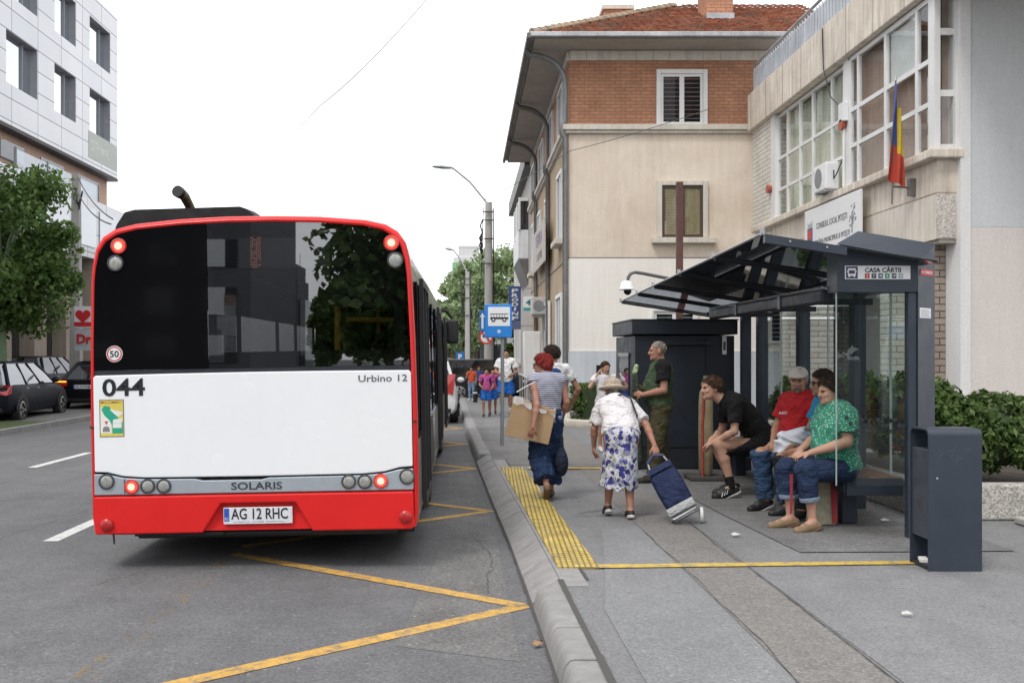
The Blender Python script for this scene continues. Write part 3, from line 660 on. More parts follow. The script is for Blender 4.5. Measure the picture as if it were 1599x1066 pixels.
# flag and its bracket
fl = thing('flag', 'limp blue yellow and red flag hanging on a bracket from the stone band', 'flag', (6.76, 16.2, 4.2))
MB().tube([(6.74, 16.2, 4.05), (6.80, 16.2, 6.0)], .014, 8).tube([(6.745, 16.2, 4.33), (7.02, 16.2, 4.31)], .016, 8).box(7.0, 7.10, 16.15, 16.25, 4.18, 4.45).build('pole', METAL_D, fl)
MB().lathe([(0.004, 0.10), (.014, 0.04), (.02, 0.0)], (6.80, 16.2, 6.0), 'z', 8).build('finial', STEEL, fl)
# the tricolour hangs twisted: blue at the hoist, yellow across, red at the fly end
def flagzone(nm, col, v0, v1, t0, t1):
    rings = []
    for i in range(21):
        v_ = v0 + (v1 - v0) * i / 20; r = []
        for k in range(9):
            u_ = t0 + (t1 - t0) * k / 8
            wd = .04 + .26 * v_ ** .7
            r.append((6.785 - .10 * v_ + (u_ - .15) * wd, 16.15 - .045 * math.sin(u_ * 10 + v_ * 2.2), 5.93 - 1.5 * v_ - .12 * u_ * v_))
        rings.append(r)
    MB().rings(rings, False).build(nm, M(nm + '_cloth', col, .8, var=.15, vs=8), fl, smooth=True, raw=True)
flagzone('blue_stripe', (.05, .09, .30), 0, .62, 0, .5)
flagzone('yellow_stripe', (.58, .42, .03), .24, .70, .5, 1.0)
flagzone('red_stripe', (.42, .05, .03), .62, 1.0, 0, .5)
flagzone('red_fold', (.45, .06, .035), .70, 1.0, .5, 1.0)
# air conditioner on the ledge
ac = thing('air_conditioner', 'white air conditioner box standing outside the gridded window', 'air conditioner', (6.9, 19.7, 4.76))
MB().box(6.80, 7.06, 19.35, 20.02, 4.80, 5.32).build('casing', WHITE, ac, bevel=.03)
a2 = MB().lathe([(.19, -.004), (.19, .0)], (6.797, 19.76, 5.06), 'x', 24).build('fan_grille', GREYINK, ac)
MB().tube([(6.95, 19.34, 5.15), (6.92, 19.26, 4.98), (6.95, 19.2, 5.05), (7.03, 19.12, 5.3)], .012, 6).build('hose', BLACK, ac)
MB().box(6.8, 7.08, 19.4, 19.46, 4.765, 4.80).box(6.8, 7.08, 19.9, 19.96, 4.765, 4.80).build('feet', STEEL, ac)
# ---------------------------------------------------------------- city bus
BXC, BYR = -1.638, 8.0; ROLL = R(1.05)
RED = M('bus_red', (.68, .018, .018), .34, var=.04, vs=2., coat=.08, spec=.3)
REDSH = M('bus_red_seam', (.10, .01, .01), .6)
BWHITE = M('bus_white', (.84, .86, .88), .25, var=.015, vs=1.2, coat=.4)
BSILV = M('bus_silver', (.42, .47, .52), .32, .35, var=.03)
BGREY = M('bus_grey', (.33, .32, .30), .3, .3, var=.08, vs=2., coat=.5)
BGL = glass('bus_glass', (.30, .305, .31), .19)
BGLS = glass('bus_side_glass', (.30, .31, .32), .10)
BBLK = darkgloss('bus_black', (.006, .006, .007), .02)
LENS = M('lamp_lens', (.30, .31, .29), .12, var=.25, vs=30., coat=.8)
LIT = emis('lamp_lit', (1.0, .13, .09), 1.0); LITC = emis('lamp_core', (1.0, .62, .48), 1.5); LREDG = M('lamp_red', (.5, .03, .03), .15, coat=.8)
bus = thing('city_bus', 'red and white city bus seen from behind with lit brake lights, number 044', 'bus', (BXC, BYR, 0))
def bl(px, py):                                  # photo pixel on the rear face -> bus-local x, z
    x = (px - VX) / 200 - BXC; z = CH - (py - VY) / 200
    c, s = math.cos(ROLL), math.sin(ROLL); return (x * c + z * s, -x * s + z * c)
def W(lx, ly, lz): return (BXC + lx, BYR + ly, lz)
half = [(1.258, .31), (1.278, .42), (1.280, 1.2), (1.270, 1.8), (1.254, 2.30), (1.240, 2.42), (1.212, 2.54), (1.155, 2.625), (1.062, 2.683), (.905, 2.72), (.55, 2.752), (.2, 2.765)]
prof = half + [(-x, z) for x, z in half[::-1]]
def inset(p, d, zb=None): return [(x * (1 - d / 1.27), 1.5 + (z - 1.5) * (1 - d * 1.5 / 1.24) if (zb is None or z > 1.0) else z) for x, z in p]
def ring(d, ly): return [W(x, ly, z) for x, z in inset(prof, d, 1)]
fr = MB(); fr.rings([ring(.0, .19), ring(.0, .06), ring(.005, .025), ring(.014, .007), ring(.024, .0), ring(.033, .006), ring(.036, .06)], False)
fr.build('rear_frame', RED, bus, smooth=True)
sm = MB()
for s in (-1, 1): sm.box(BXC + s * 1.246 - .030, BXC + s * 1.246 + .030, BYR - .003, BYR + .195, 1.125, 1.14)
sm.build('frame_seam', REDSH, bus)
# shell: side skirts, window band, roof
def strip(mat, nm, i0, i1, y0, y1):
    for s, cc in ((1, ''), (-1, '')):
        rr = []
        for y in (y0, y1): rr.append([W(s * x, y, z) for x, z in half[i0:i1 + 1]])
        MB().rings(rr, False).build(nm, mat, bus, smooth=True)
hb = half[:]
half = [(1.258, .31), (1.278, .42), (1.280, 1.02)]; strip(BGREY, 'side_skirt', 0, 2, .19, 12.0)
half = [(1.276, 1.02), (1.270, 1.8), (1.256, 2.22)]; strip(BGLS, 'side_window', 0, 2, .19, 11.9)
half = [(1.258, 2.20), (1.254, 2.30), (1.240, 2.42), (1.208, 2.53), (1.148, 2.61), (1.058, 2.665)]; strip(BGREY, 'roof_cove', 0, 5, .19, 12.0)
half = hb
MB().rings([[W(x, y, z - .004) for x, z in half[7:] + [(-x, z) for x, z in half[7:][::-1]]] for y in (.18, 12.0)], False).build('roof', BGREY, bus, smooth=True)
MB().poly([W(x, 12.0, z) for x, z in prof]).build('front_panel', BBLK, bus)
MB().box(BXC - 1.2, BXC + 1.2, BYR + .22, BYR + .8, .255, .42).box(BXC - 1.2, BXC + 1.2, BYR + .8, BYR + 11.8, .14, .42).build('floor', M('bus_floor_light_block', (.02, .02, .022), .9), bus)  # floor stepped down out of sight to block light and deepen the shadow beneath
MB().box(BXC - 1.18, BXC + 1.18, BYR + .08, BYR + 1.6, .42, 1.30).build('engine_box', M('bus_interior', (.045, .045, .05), .8), bus)
ub = MB(); ub.box(BXC - .95, BXC + 1.1, BYR + .10, BYR + .21, .24, .30); ub.box(BXC - .4, BXC + .75, BYR + .05, BYR + .098, .26, .3); ub.box(BXC - .7, BXC - .25, BYR + .03, BYR + .06, .262, .3); ub.build('underbody', BLACK, bus, bevel=.02)
MB().tube([W(-1.12, .04, .31), W(-1.10, .0, .22)], .008, 5).build('tow_strap', BLACK, bus)
# pillars and doors on both sides
for s in (1, -1):
    for y in (.25, .62, 1.98, 3.9, 5.2, 7.9, 9.6, 11.7):
        MB().box(BXC + s * 1.263 - .012, BXC + s * 1.263 + .022, BYR + y, BYR + y + .12, 1.032, 2.24).build('pillar', BBLK, bus)
    MB().box(BXC + s * 1.270 - .012, BXC + s * 1.270 + .016, BYR + .19, BYR + 11.9, .985, 1.03).build('waist_rail', BBLK, bus)
for y0 in (.72, 6.0, 10.2):
    d = MB(); X = BXC + 1.283
    for yy in (y0, y0 + .60, y0 + 1.2):
        d.box(X, X + .035, BYR + yy, BYR + yy + .05, .36, 2.30)
    d.box(X, X + .035, BYR + y0 + .05, BYR + y0 + .6, 2.24, 2.30); d.box(X, X + .035, BYR + y0 + .65, BYR + y0 + 1.2, 2.24, 2.30)
    d.box(X, X + .035, BYR + y0 + .05, BYR + y0 + .6, .36, .44); d.box(X, X + .035, BYR + y0 + .65, BYR + y0 + 1.2, .36, .44)
    o = d.build('door', BLACK, bus)
    for k in (.05, .65): MB().box(X + .010, X + .016, BYR + y0 + k, BYR + y0 + k + .55, .44, 2.24).build('door_pane', BGLS, o)
for y0 in (3.4, 9.0):
    for s in (1, -1):
        wx = BXC + s * 1.12
        w_ = MB().lathe([(.28, -.13), (.44, -.14), (.475, -.10), (.475, .10), (.44, .135), (.28, .13)], (wx, BYR + y0, .478), 'x', 28, caps=False); wo_ = w_.build('wheel', RUBBER, bus, smooth=True)
        MB().lathe([(.05, s * .06), (.12, s * .06), (.26, s * .12), (.279, s * .12)], (wx, BYR + y0, .478), 'x', 20).build('rim', STEEL, wo_, smooth=True)
        ar = MB(); pts = [(BXC + s * 1.282, BYR + y0 + .60 * math.cos(a), .42 + .60 * math.sin(a)) for a in [math.pi * i / 14 for i in range(15)]]
        ar.poly([(x, y, max(z, .34)) for x, y, z in pts]).build('wheel_arch', BLACK, bus)
# rear window panel: opaque left leaf, glazed right leaf
zt = 1.575
xl, xm, xr = -1.228, bl(323, 450)[0], 1.228
LP = [(-x, z) for x, z in inset(half, .035, 1) if z > zt and -x < xm - .02]   # left edge going up
lpoly = [(-1.228, zt)] + LP + [(xm, 2.718)] + [(xm, zt)]
rpoly = [(xm + .006, zt), (xm + .006, 2.718)] + [(x, z) for x, z in inset(half, .035, 1) if z > zt][::-1] + [(1.228, zt)]
MB().poly([W(x, .006, z) for x, z in lpoly]).build('rear_cover', darkgloss('rear_black', (.005, .005, .006), .012, .05), bus)
gx0, gx1, gz0, gz1 = xm + .09, 1.12, 1.69, 2.60
MB().poly([W(x, .006, z) for x, z in rpoly]).build('rear_window', BGL, bus)
# dark print round the glazed area (thin frame just inside the glass)
mk = MB(); y = .016
mk.quad(W(xm + .006, y, zt), W(1.2, y, zt), W(1.2, y, 1.70), W(xm + .006, y, 1.70)); mk.quad(W(1.11, y, 1.70), W(1.2, y, 1.70), W(1.2, y, 2.50), W(1.11, y, 2.50))
mk.poly([W(.62, y, 2.66), W(.62, y, 2.06), W(.70, y, 2.03), W(1.11, y, 2.03), W(1.11, y, 2.58), W(1.0, y, 2.64)]); mk.quad(W(xm + .006, y, 1.70), W(xm + .05, y, 1.70), W(xm + .05, y, 2.65), W(xm + .006, y, 2.65))
mk.build('window_print', M('black_print', (.006, .006, .007), .6), bus)
# destination display behind the glass: dotted amber-red matrix
dsp = MB(); a0, az = bl(389, 371); b0, bz = bl(404, 417)
dsp.quad(W(-.10, .05, az), W(.62, .05, az), W(.62, .05, bz), W(-.10, .05, bz))
do = dsp.build('display_box', M('display_face', (.12, .125, .13), .5), bus)
dd = MB()
for i in range(6):
    for j in range(14):
        x, z = a0 + (b0 - a0) * i / 5, bz + (az - bz) * j / 13
        if rnd.random() < .8: dd.box(BXC + x, BXC + x + .007, BYR + .044, BYR + .048, z, z + .007)
dd.build('display_dots', emis('display_led', (1, .35, .25), .9), do)
# interior: yellow hand rails and seats seen through the glass
YR = M('rail_yellow', (.85, .55, .02), .35)
def rail(pts, r=.02): MB().tube([W(*p) for p in pts], r, 8).build('hand_rail', YR, bus, smooth=True)
def bi(px, py, ly):
    Y = BYR + ly; q = P(px, py, Y); c, s = math.cos(ROLL), math.sin(ROLL); x, z = q.x - BXC, q.z; return (x * c + z * s, ly, -x * s + z * c)
rail([bi(527, 445, .5), bi(527, 552, .5)], .026); rail([bi(541, 499, .5), bi(618, 499, .5)], .02); rail([bi(560, 450, 1.6), bi(560, 500, 1.6)], .02); rail([bi(590, 450, 2.5), bi(590, 520, 2.5)], .02)
st = M('seat_cloth', (.05, .08, .16), .8)
for x in (-.9, -.45, .45, .9):
    for y in (1.3, 2.4, 3.6, 4.8):
        s_ = MB(); s_.box(BXC + x - .2, BXC + x + .2, BYR + y, BYR + y + .42, .86, .94); s_.box(BXC + x - .2, BXC + x + .2, BYR + y, BYR + y + .07, .94, 1.66); s_.build('seat', st, bus, bevel=.03)
# engine flap (white), gap strip, silver lamp strip, bumper
zw0, zw1 = bl(400, 742)[1], 1.535
MB().box(BXC - 1.232, BXC + 1.232, BYR + .004, BYR + .05, zw1 + .002, zt - .002).build('flap_gap', M('gap_and_reflection', (.02, .023, .03), .4), bus)  # gap strip; its dark blue also paints in the reflection along the flap edge
wp = [(-1.240, zw0 + .02), (-1.240, zw1 - .02), (-1.226, zw1), (-.6, zw1 + .006), (0, zw1 + .008), (.6, zw1 + .006), (1.226, zw1), (1.240, zw1 - .02), (1.240, zw0 + .05), (1.14, zw0 + .045), (1.02, zw0 + .014), (.85, zw0), (0, zw0 - .004), (-.85, zw0), (-1.02, zw0 + .014), (-1.14, zw0 + .045), (-1.240, zw0 + .05)]
MB().extr([W(x, -.012, z) for x, z in wp[1:]], (0, .05, 0)).build('engine_flap', BWHITE, bus, bevel=.008)
zs0 = bl(400, 768)[1]
sp = [(-1.243, zs0), (1.243, zs0), (1.243, zw0 + .034), (1.14, zw0 + .030), (1.02, zw0 + .001), (.85, zw0 - .012), (.12, zw0 - .016), (.06, zw0 - .03), (-.40, zw0 - .03), (-.46, zw0 - .016), (-.85, zw0 - .012), (-1.02, zw0 + .001), (-1.14, zw0 + .030), (-1.243, zw0 + .034)]
so_ = MB().extr([W(x, -.018, z) for x, z in sp], (0, .06, 0)).build('lamp_strip', BSILV, bus, bevel=.006)
for s in (-1, 1): MB().box(BXC + s * 1.005 - .003, BXC + s * 1.005 + .003, BYR - .021, BYR, zs0 + .01, zw0 - .005).build('strip_seam', INK, so_)
ze = bl(400, 829)[1]
pa, pb_, pc, pd = bl(318, 826), bl(346, 785), bl(462, 783), bl(489, 824)
bp = [(-1.243, ze + .03), (-1.232, ze), (pa[0], ze), (pb_[0], pb_[1]), (pc[0], pb_[1]), (pd[0], ze), (1.232, ze), (1.243, ze + .03), (1.243, zs0 - .012), (-1.243, zs0 - .012)]
MB().extr([W(x, -.035, z) for x, z in bp], (0, .10, 0)).build('bumper', RED, bus, bevel=.012)
MB().box(BXC - 1.240, BXC + 1.240, BYR - .012, BYR + .04, zs0 - .010, zs0 - .001).build('bumper_gap', REDSH, bus)
MB().add([W(pa[0] - .02, .005, ze + .012), W(pd[0] + .02, .005, ze + .012), W(pd[0] + .02, .03, pb_[1] + .02), W(pa[0] - .02, .03, pb_[1] + .02)], [(0, 1, 2, 3)]).build('plate_recess', RED, bus)
p0, p1 = bl(350, 817), bl(457, 789)
pz0, pz1 = p0[1] - .004, p1[1] - .004
pl = MB().box(BXC + p0[0], BXC + p1[0], BYR - .020, BYR - .005, pz0, pz1).build('number_plate', M('plate_white', (.68, .70, .73), .35), bus, bevel=.004)
MB().box(BXC + p0[0] + .006, BXC + p0[0] + .045, BYR - .0225, BYR - .0205, pz0 + .025, pz1 - .006).build('country_band', M('plate_blue', (.03, .09, .45), .4), pl)
text('RO', .028, .022, W(p0[0] + .012, -.023, pz0 + .032), (1, 0, 0), (0, 0, 1), WHITE, pl, depth=.001)
text('AG 12 RHC', .44, .085, W(p0[0] + .062, -.0205, pz0 + .038), (1, 0, 0), (0, 0, 1), INK, pl, off=.008)
text('JUDETUL ARGES REGISTRU', .40, .010, W(p0[0] + .075, -.0205, pz0 + .012), (1, 0, 0), (0, 0, 1), GREYINK, pl, depth=.001)
def lamp(px, py, r, y, lit, deep=True):
    x, z = bl(px, py)
    o = MB().lathe([(r + .012, .0), (r + .011, -.010), (r + .002, -.012), (r, -.004)], W(x, y, z), 'y', 28).build('lamp', LREDG if lit else M('lamp_ring', (.05, .05, .055), .3), bus, smooth=True)
    MB().lathe([(r, -.005), (r * .8, -.011), (r * .4, -.015), (.002, -.016)], W(x, y, z), 'y', 28).build('lens', LIT if lit else LENS, o, smooth=True)
    if lit: MB().lathe([(r * .62, -.0145), (r * .3, -.0185), (.002, -.019)], W(x, y, z), 'y', 20).build('core', LITC, o, smooth=True)
for px, py, r, lit in ((168, 751, .050, 0), (207, 759, .046, 1), (232, 758, .046, 0), (257, 758, .046, 0), (545, 751, .046, 0), (570, 751, .046, 0), (595, 750, .046, 1), (636, 743, .050, 0)):
    lamp(px, py, r, -.020, lit)
for px, py, r, lit in ((185, 384, .050, 1), (180, 411, .052, 0), (611, 379, .050, 1), (617, 406, .052, 0)): lamp(px, py, r, .004, lit)
for px in ((170, 818), (634, 805)):
    x, z = bl(*px); MB().lathe([(.052, 0), (.050, -.02), (.035, -.034), (.01, -.038), (.002, -.038)], W(x, -.036, z), 'y', 20).build('reflector', M('reflector_red', (.40, .015, .015), .3, var=.2, vs=40), bus, smooth=True)
def btext(s, a, b, y, mat, off=0., nm='lettering'):
    p, q = bl(*a), bl(*b); return text(s, q[0] - p[0], q[1] - p[1], W(p[0], y, p[1]), (1, 0, 0), (0, 0, 1), mat, bus, nm, off)
btext('044', (161, 619), (227, 590), -.0125, INK, .02)
btext('SOLARIS', (362, 764), (441, 751), -.0185, M('solaris_ink', (.08, .09, .10), .3, .6), .012)
btext('Urbino 12', (560, 596), (636, 584), -.0125, M('chrome_ink', (.30, .31, .33), .25, .8), .006)
q0, q1 = bl(157, 682), bl(194, 623)
st_ = MB().box(BXC + q0[0], BXC + q1[0], BYR - .0145, BYR - .0125, q0[1], q1[1]).build('sticker', M('sticker_rim', (.12, .12, .12), .5), bus)
def stq(pts, y, mat, nm='sticker_print'):
    W_, H_ = q1[0] - q0[0], q1[1] - q0[1]
    o = MB().poly([W(q0[0] + a * W_, y, q0[1] + b * H_) for a, b in pts]).build(nm, mat, st_); return o
sy = M('sticker_yellow', (.70, .58, .12), .5); sg_ = M('sticker_green', (.02, .36, .22), .5); sw_ = M('sticker_white', (.75, .76, .74), .5)
stq([(.03, .02), (.97, .02), (.97, .98), (.03, .98)], -.0150, sy)
stq([(.05, .10), (.48, .10), (.55, .45), (.97, .66), (.97, .10), (.95, .10), (.95, .09), (.05, .09)][:2] + [(.48, .40), (.95, .62), (.97, .66), (.05, .80)], -.0154, sw_)
stq([(.08, .74), (.22, .84), (.45, .80), (.44, .72), (.80, .50), (.95, .40), (.95, .09), (.52, .09), (.52, .30), (.40, .45), (.20, .58)], -.0158, sg_)
stq([(.54, .36), (.90, .36), (.94, .46), (.86, .50), (.56, .46)], -.0162, sw_); stq([(.54, .24), (.90, .24), (.90, .355), (.54, .355)], -.0162, sw_)
stq([(.12, .14), (.42, .14), (.40, .24), (.34, .28), (.20, .28), (.14, .24)], -.0162, GREYINK)
stq([(.20, .42), (.36, .42), (.28, .32)], -.0162, M('sticker_red', (.6, .05, .04), .5))
W_, H_ = q1[0] - q0[0], q1[1] - q0[1]
text('MULŢUMESC !', W_ * .88, H_ * .085, W(q0[0] + W_ * .06, -.0154, q0[1] + H_ * .88), (1, 0, 0), (0, 0, 1), M('sticker_brown', (.35, .08, .03), .5), st_, off=.01, depth=.001)
c5 = bl(178.5, 552.5)
d5 = MB().lathe([(.064, 0), (.064, -.002)], W(c5[0], .004, c5[1]), 'y', 32).build('speed_disc', WHITE, bus)
MB().lathe([(.059, -.0025), (.049, -.0025), (.049, -.0035), (.059, -.0035), (.059, -.0025)], W(c5[0], .004, c5[1]), 'y', 32, caps=False).build('speed_ring', M('disc_red', (.55, .05, .06), .5), d5)
text('50', .070, .052, W(c5[0] - .035, .0015, c5[1] - .026), (1, 0, 0), (0, 0, 1), INK, d5, off=.015, depth=.002)
# roof pod and exhaust
rp = MB(); sec = []
for ly, k in ((.35, .0), (.45, .9), (.8, 1.), (2.6, 1.), (3.2, .6)):
    zt_ = 2.68 + .235 * k
    sec.append([W(x, ly, z) for x, z in ((-1.215, 2.55), (-1.19, 2.66 + .12 * k), (-1.12, zt_ - .02), (-1.04, zt_), (-.17, zt_ + .01), (-.12, zt_ - .01), (-.06, zt_ - .06), (.05, 2.68))])
rp.rings(sec, True, True, True).build('roof_pod', M('pod_black', (.010, .010, .011), .6, spec=.12), bus, smooth=True)
a_, b_, c_, d_ = P(310, 330, 9.0), P(304, 316, 8.95), P(298, 304, 8.75), P(292, 299, 8.6)
MB().tube([a_, b_, c_, d_], [.040, .041, .043, .046], 14).build('exhaust', M('exhaust_brown', (.16, .12, .08), .5, .5, var=.3), bus, smooth=True)
MB().tube([d_ + Vector((-.002, -.004, .001)), d_ + Vector((-.012, -.05, .008))], .050, 14).build('exhaust_tip', BLACK, bus, smooth=True)
MB().tube([W(.06, 2.2, 2.70), W(.06, 2.2, 3.02)], .006, 5).tube([W(.10, 2.2, 2.72), W(.10, 2.2, 2.99)], .006, 5).box(BXC + .03, BXC + .14, BYR + 2.15, BYR + 2.25, 2.72, 2.78).build('aerial', STEEL, bus)
# mirror at the front corner
MB().tube([W(1.1, 11.9, 2.55), W(1.30, 12.1, 2.5), W(1.42, 12.15, 2.36)], .03, 8).build('mirror_arm', BLACK, bus, smooth=True)
mr = MB(); mr.box(BXC + 1.30, BXC + 1.54, BYR + 12.02, BYR + 12.16, 1.86, 2.34); mr.build('mirror', BLACK, bus, bevel=.05, seg=3)
bus.rotation_euler = (0, -ROLL, 0)
# ---------------------------------------------------------------- bus shelter
sh = thing('bus_shelter', 'dark steel and glass bus shelter with raised smoked glass roof and route header', 'bus shelter', (3.9, 9, SW))
YN_, YF_ = 8.55, 15.3
XB = 3.86
SGL = glass('shelter_glass', (.86, .89, .88), .03)
ROOFGL = darkgloss('roof_glass', (.026, .029, .033), .12, .03)
KSHADED = M('kiosk_paint_shaded', (.014, .019, .029), .5, var=.1, vs=3.)  # darker than the shelter steel: the canopy's shade is put into this colour
def roofz(X, Y): return 2.655 - (X - 2.43) * .155 - (Y - 8.34) * .021
for yy in (10.2, 11.85, 13.5): MB().box(XB, XB + .13, yy, yy + .13, SW, roofz(XB, yy) - .02).build('post', NAVY, sh, bevel=.006)
# header with a bevelled, sloping top and a canted end column
A_, B_ = Vector((3.775, YN_, 0)), Vector((4.03, YN_ + .25, 0))
hf = [(3.10, 2.20), (3.772, 2.20), (3.772, 2.472), (3.10, 2.595)]
MB().extr([(x, YN_, z) for x, z in hf], (0, .24, 0)).build('header', NAVY, sh)
cl_ = MB(); foot = [(A_.x, A_.y), (B_.x, B_.y), (3.90, YN_ + .33), (3.775, YN_ + .24)]; tops = (2.472, 2.622, 2.622, 2.48)
cl_.add([(x, y, SW) for x, y in foot] + [(x, y, t) for (x, y), t in zip(foot, tops)], [(0, 1, 5, 4), (1, 2, 6, 5), (2, 3, 7, 6), (3, 0, 4, 7), (4, 5, 6, 7)]); cl_.build('end_column', NAVY, sh)
MB().box(3.70, 3.770, YN_ + .012, YN_ + .09, SW, 2.196).build('panel_frame', NAVY, sh, bevel=.004)
cap = MB(); f0, f1 = (3.097, YN_ - .003, 2.602), (3.777, YN_ - .003, 2.478); r0, r1 = tuple(P(1340, 361, YN_ + .25)), (4.033, YN_ + .25, 2.628)
g0, g1 = (3.37, YN_ + .27, 2.56), (4.03, YN_ + .27, 2.50)
cap.add([f0, f1, r1, r0, g0, g1], [(0, 1, 2, 3), (3, 2, 5, 4), (0, 3, 4), (1, 5, 2), (0, 4, 5, 1)]); cap.build('header_cap', NAVY, sh)
# end glass with mullion lines and dot band
MB().box(3.115, 3.698, YN_ + .045, YN_ + .055, .58, 2.195).build('end_pane', SGL, sh)
e = MB(); e.box(3.108, 3.114, YN_ + .04, YN_ + .06, .58, 2.195); e.build('pane_edge', M('glass_edge', (.35, .42, .40), .2), sh)
dots = MB()
for k, (px, py) in enumerate([(1322, 652), (1328, 661)] + [(1345 + i * 13.2, 655 + (i % 2) * 9) for i in range(7)] + [(1338 + i * 13.2, 664 - (i % 2) * 9 + 9) for i in range(7)]):
    q = P(px, py, YN_ + .045); dots.lathe([(.020, -.002), (.020, 0)], (q.x, YN_ + .044, q.z), 'y', 6)
dots.build('pane_dots', NAVY_D, sh)
# back glass
for a, b in ((8.75, 10.17), (10.36, 11.82), (12.0, 13.47)):
    MB().box(XB + .06, XB + .07, a, b, .45, 2.25).build('back_pane', SGL, sh)
    MB().box(XB + .02, XB + .11, a, b, 2.255, 2.33).build('back_rail', NAVY, sh)
    mm_ = (a + b) / 2
    MB().box(XB + .055, XB + .075, mm_ - .006, mm_ + .006, .45, 2.25).build('pane_edge', M('glass_edge2', (.45, .52, .50), .2), sh)
bd = MB()
for i in range(20):
    yy = 8.85 + i * .065; bd.lathe([(.024, -.003), (.024, 0)], (XB + .058, yy, 1.02 + .05 * (i % 2)), 'x', 6)
bd.build('pane_dots', NAVY_D, sh)
# canopy: frame, battens, glass panes
Yc = [8.34, 9.99, 11.6, 13.2, 14.45, 15.95]
XF0, XB0 = 2.43, 3.86
def rp_(X, Y, dz=0): return (X, Y, roofz(X, Y) + dz)
for a, b in zip([8.85] + Yc[1:], Yc[1:]):
    a = 8.37 if a == 8.85 else a
    MB().add([rp_(XF0, a + .01, 0), rp_(XB0, a + .01, 0), rp_(XB0, b - .01, 0), rp_(XF0, b - .01, 0), rp_(XF0, a + .01, .012), rp_(XB0, a + .01, .012), rp_(XB0, b - .01, .012), rp_(XF0, b - .01, .012)],
             [(0, 1, 2, 3), (7, 6, 5, 4), (0, 4, 5, 1), (1, 5, 6, 2), (2, 6, 7, 3), (3, 7, 4, 0)]).build('roof_pane', ROOFGL, sh)
for i, Y in enumerate(Yc):
    bt = MB(); hgt = .07 if i == 0 else .026; w_ = .03; xb = 3.095 if i == 0 else XB0
    bt.add([rp_(XF0, Y - w_, -hgt), rp_(xb, Y - w_, -hgt), rp_(xb, Y + w_, -hgt), rp_(XF0, Y + w_, -hgt), rp_(XF0, Y - w_, -.003), rp_(xb, Y - w_, -.003), rp_(xb, Y + w_, -.003), rp_(XF0, Y + w_, -.003)],
           [(0, 1, 2, 3), (7, 6, 5, 4), (0, 4, 5, 1), (1, 5, 6, 2), (2, 6, 7, 3), (3, 7, 4, 0)])
    bt.build('roof_rib', NAVY if i == 0 else NAVY_D, sh)
ed = MB(); ed.tube([rp_(XF0 - .012, Yc[0] - .03, .006), rp_(XF0 - .012, Yc[-1] + .02, .006)], .011, 6); ed.build('roof_edge', STEEL, sh)
for Y in Yc: q = rp_(XF0 - .02, Y, .02); MB().box(q[0] - .012, q[0] + .02, Y - .015, Y + .015, q[2] - .03, q[2] + .03).build('roof_clip', STEEL, sh)
clp = MB()
for k in range(2): q = rp_(XF0 + .2 + k * .3, Yc[0] - .037, -.03); clp.box(q[0] - .008, q[0] + .008, Yc[0] - .04, Yc[0] - .036, q[2] - .008, q[2] + .008)
clp.build('rib_bolts', STEEL, sh)
bm_ = MB(); bm_.box(3.06, 3.17, 8.82, 12.9, 2.12, 2.24); bm_.build('roof_beam', NAVY_D, sh, bevel=.02)
bs = MB()
for yy in (9.99, 11.6): bs.box(3.05, 3.18, yy - .05, yy + .05, 2.11, 2.25)
bs.build('beam_sleeve', NAVY, sh, bevel=.01)
MB().tube([(3.075, 8.82, 2.255), (3.075, 12.9, 2.255)], .012, 6).build('light_strip', STEEL, sh)
st = MB()
for yy in (9.99, 11.6, 13.2): st.box(3.10, XB + .1, yy - .03, yy + .03, 2.16, 2.22)
st.build('bracket', NAVY_D, sh)
# header sign
q0, q1 = P(1319, 436, YN_), P(1421, 415, YN_)
hsn = MB().box(q0.x, q1.x, YN_ - .008, YN_ - .001, q0.z, q1.z).build('route_sign', WHITE, sh)
MB().box(q0.x + .008, q0.x + .105, YN_ - .0105, YN_ - .0085, q0.z + .006, q1.z - .006).build('bus_panel', M('sign_violet', (.06, .04, .12), .5), hsn)
ic = MB(); ix, iz = q0.x + .055, (q0.z + q1.z) / 2
ic.box(ix - .032, ix + .032, YN_ - .0125, YN_ - .011, iz - .028, iz - .012); ic.box(ix - .032, ix + .032, YN_ - .0125, YN_ - .011, iz + .018, iz + .034); ic.box(ix - .032, ix - .025, YN_ - .0125, YN_ - .011, iz - .012, iz + .018); ic.box(ix + .025, ix + .032, YN_ - .0125, YN_ - .011, iz - .012, iz + .018)
ic.box(ix - .040, ix - .035, YN_ - .0125, YN_ - .011, iz - .0, iz + .016); ic.box(ix + .035, ix + .040, YN_ - .0125, YN_ - .011, iz, iz + .016); ic.box(ix - .027, ix - .015, YN_ - .0125, YN_ - .011, iz - .038, iz - .029); ic.box(ix + .015, ix + .027, YN_ - .0125, YN_ - .011, iz - .038, iz - .029)
ic.build('bus_symbol', WHITE, hsn)
text('CASA CÂRTII', .30, .050, (q0.x + .165, YN_ - .0085, q0.z + .056), (1, 0, 0), (0, 0, 1), INK, hsn, off=.022, depth=.002)
for k, (tx, c) in enumerate((('2', (.45, .05, .05)), ('7', (.06, .08, .09)), ('7B', (.07, .10, .16)), ('8', (.03, .30, .16)), ('19', (.03, .035, .06)), ('40', (.30, .42, .40)))):
    x0 = q0.x + .165 + k * .0560
    MB().box(x0, x0 + .038, YN_ - .0105, YN_ - .0085, q0.z + .008, q0.z + .048).build('route_tile', M('tile_' + tx, c, .5), hsn)
    w_ = .012 if len(tx) == 1 else .024
    text(tx, w_, .020, (x0 + .019 - w_ / 2, YN_ - .0106, q0.z + .018), (1, 0, 0), (0, 0, 1), WHITE, hsn, off=.01, depth=.001)
cu = (B_ - A_).normalized(); cn = cu.cross(Vector((0, 0, 1)))
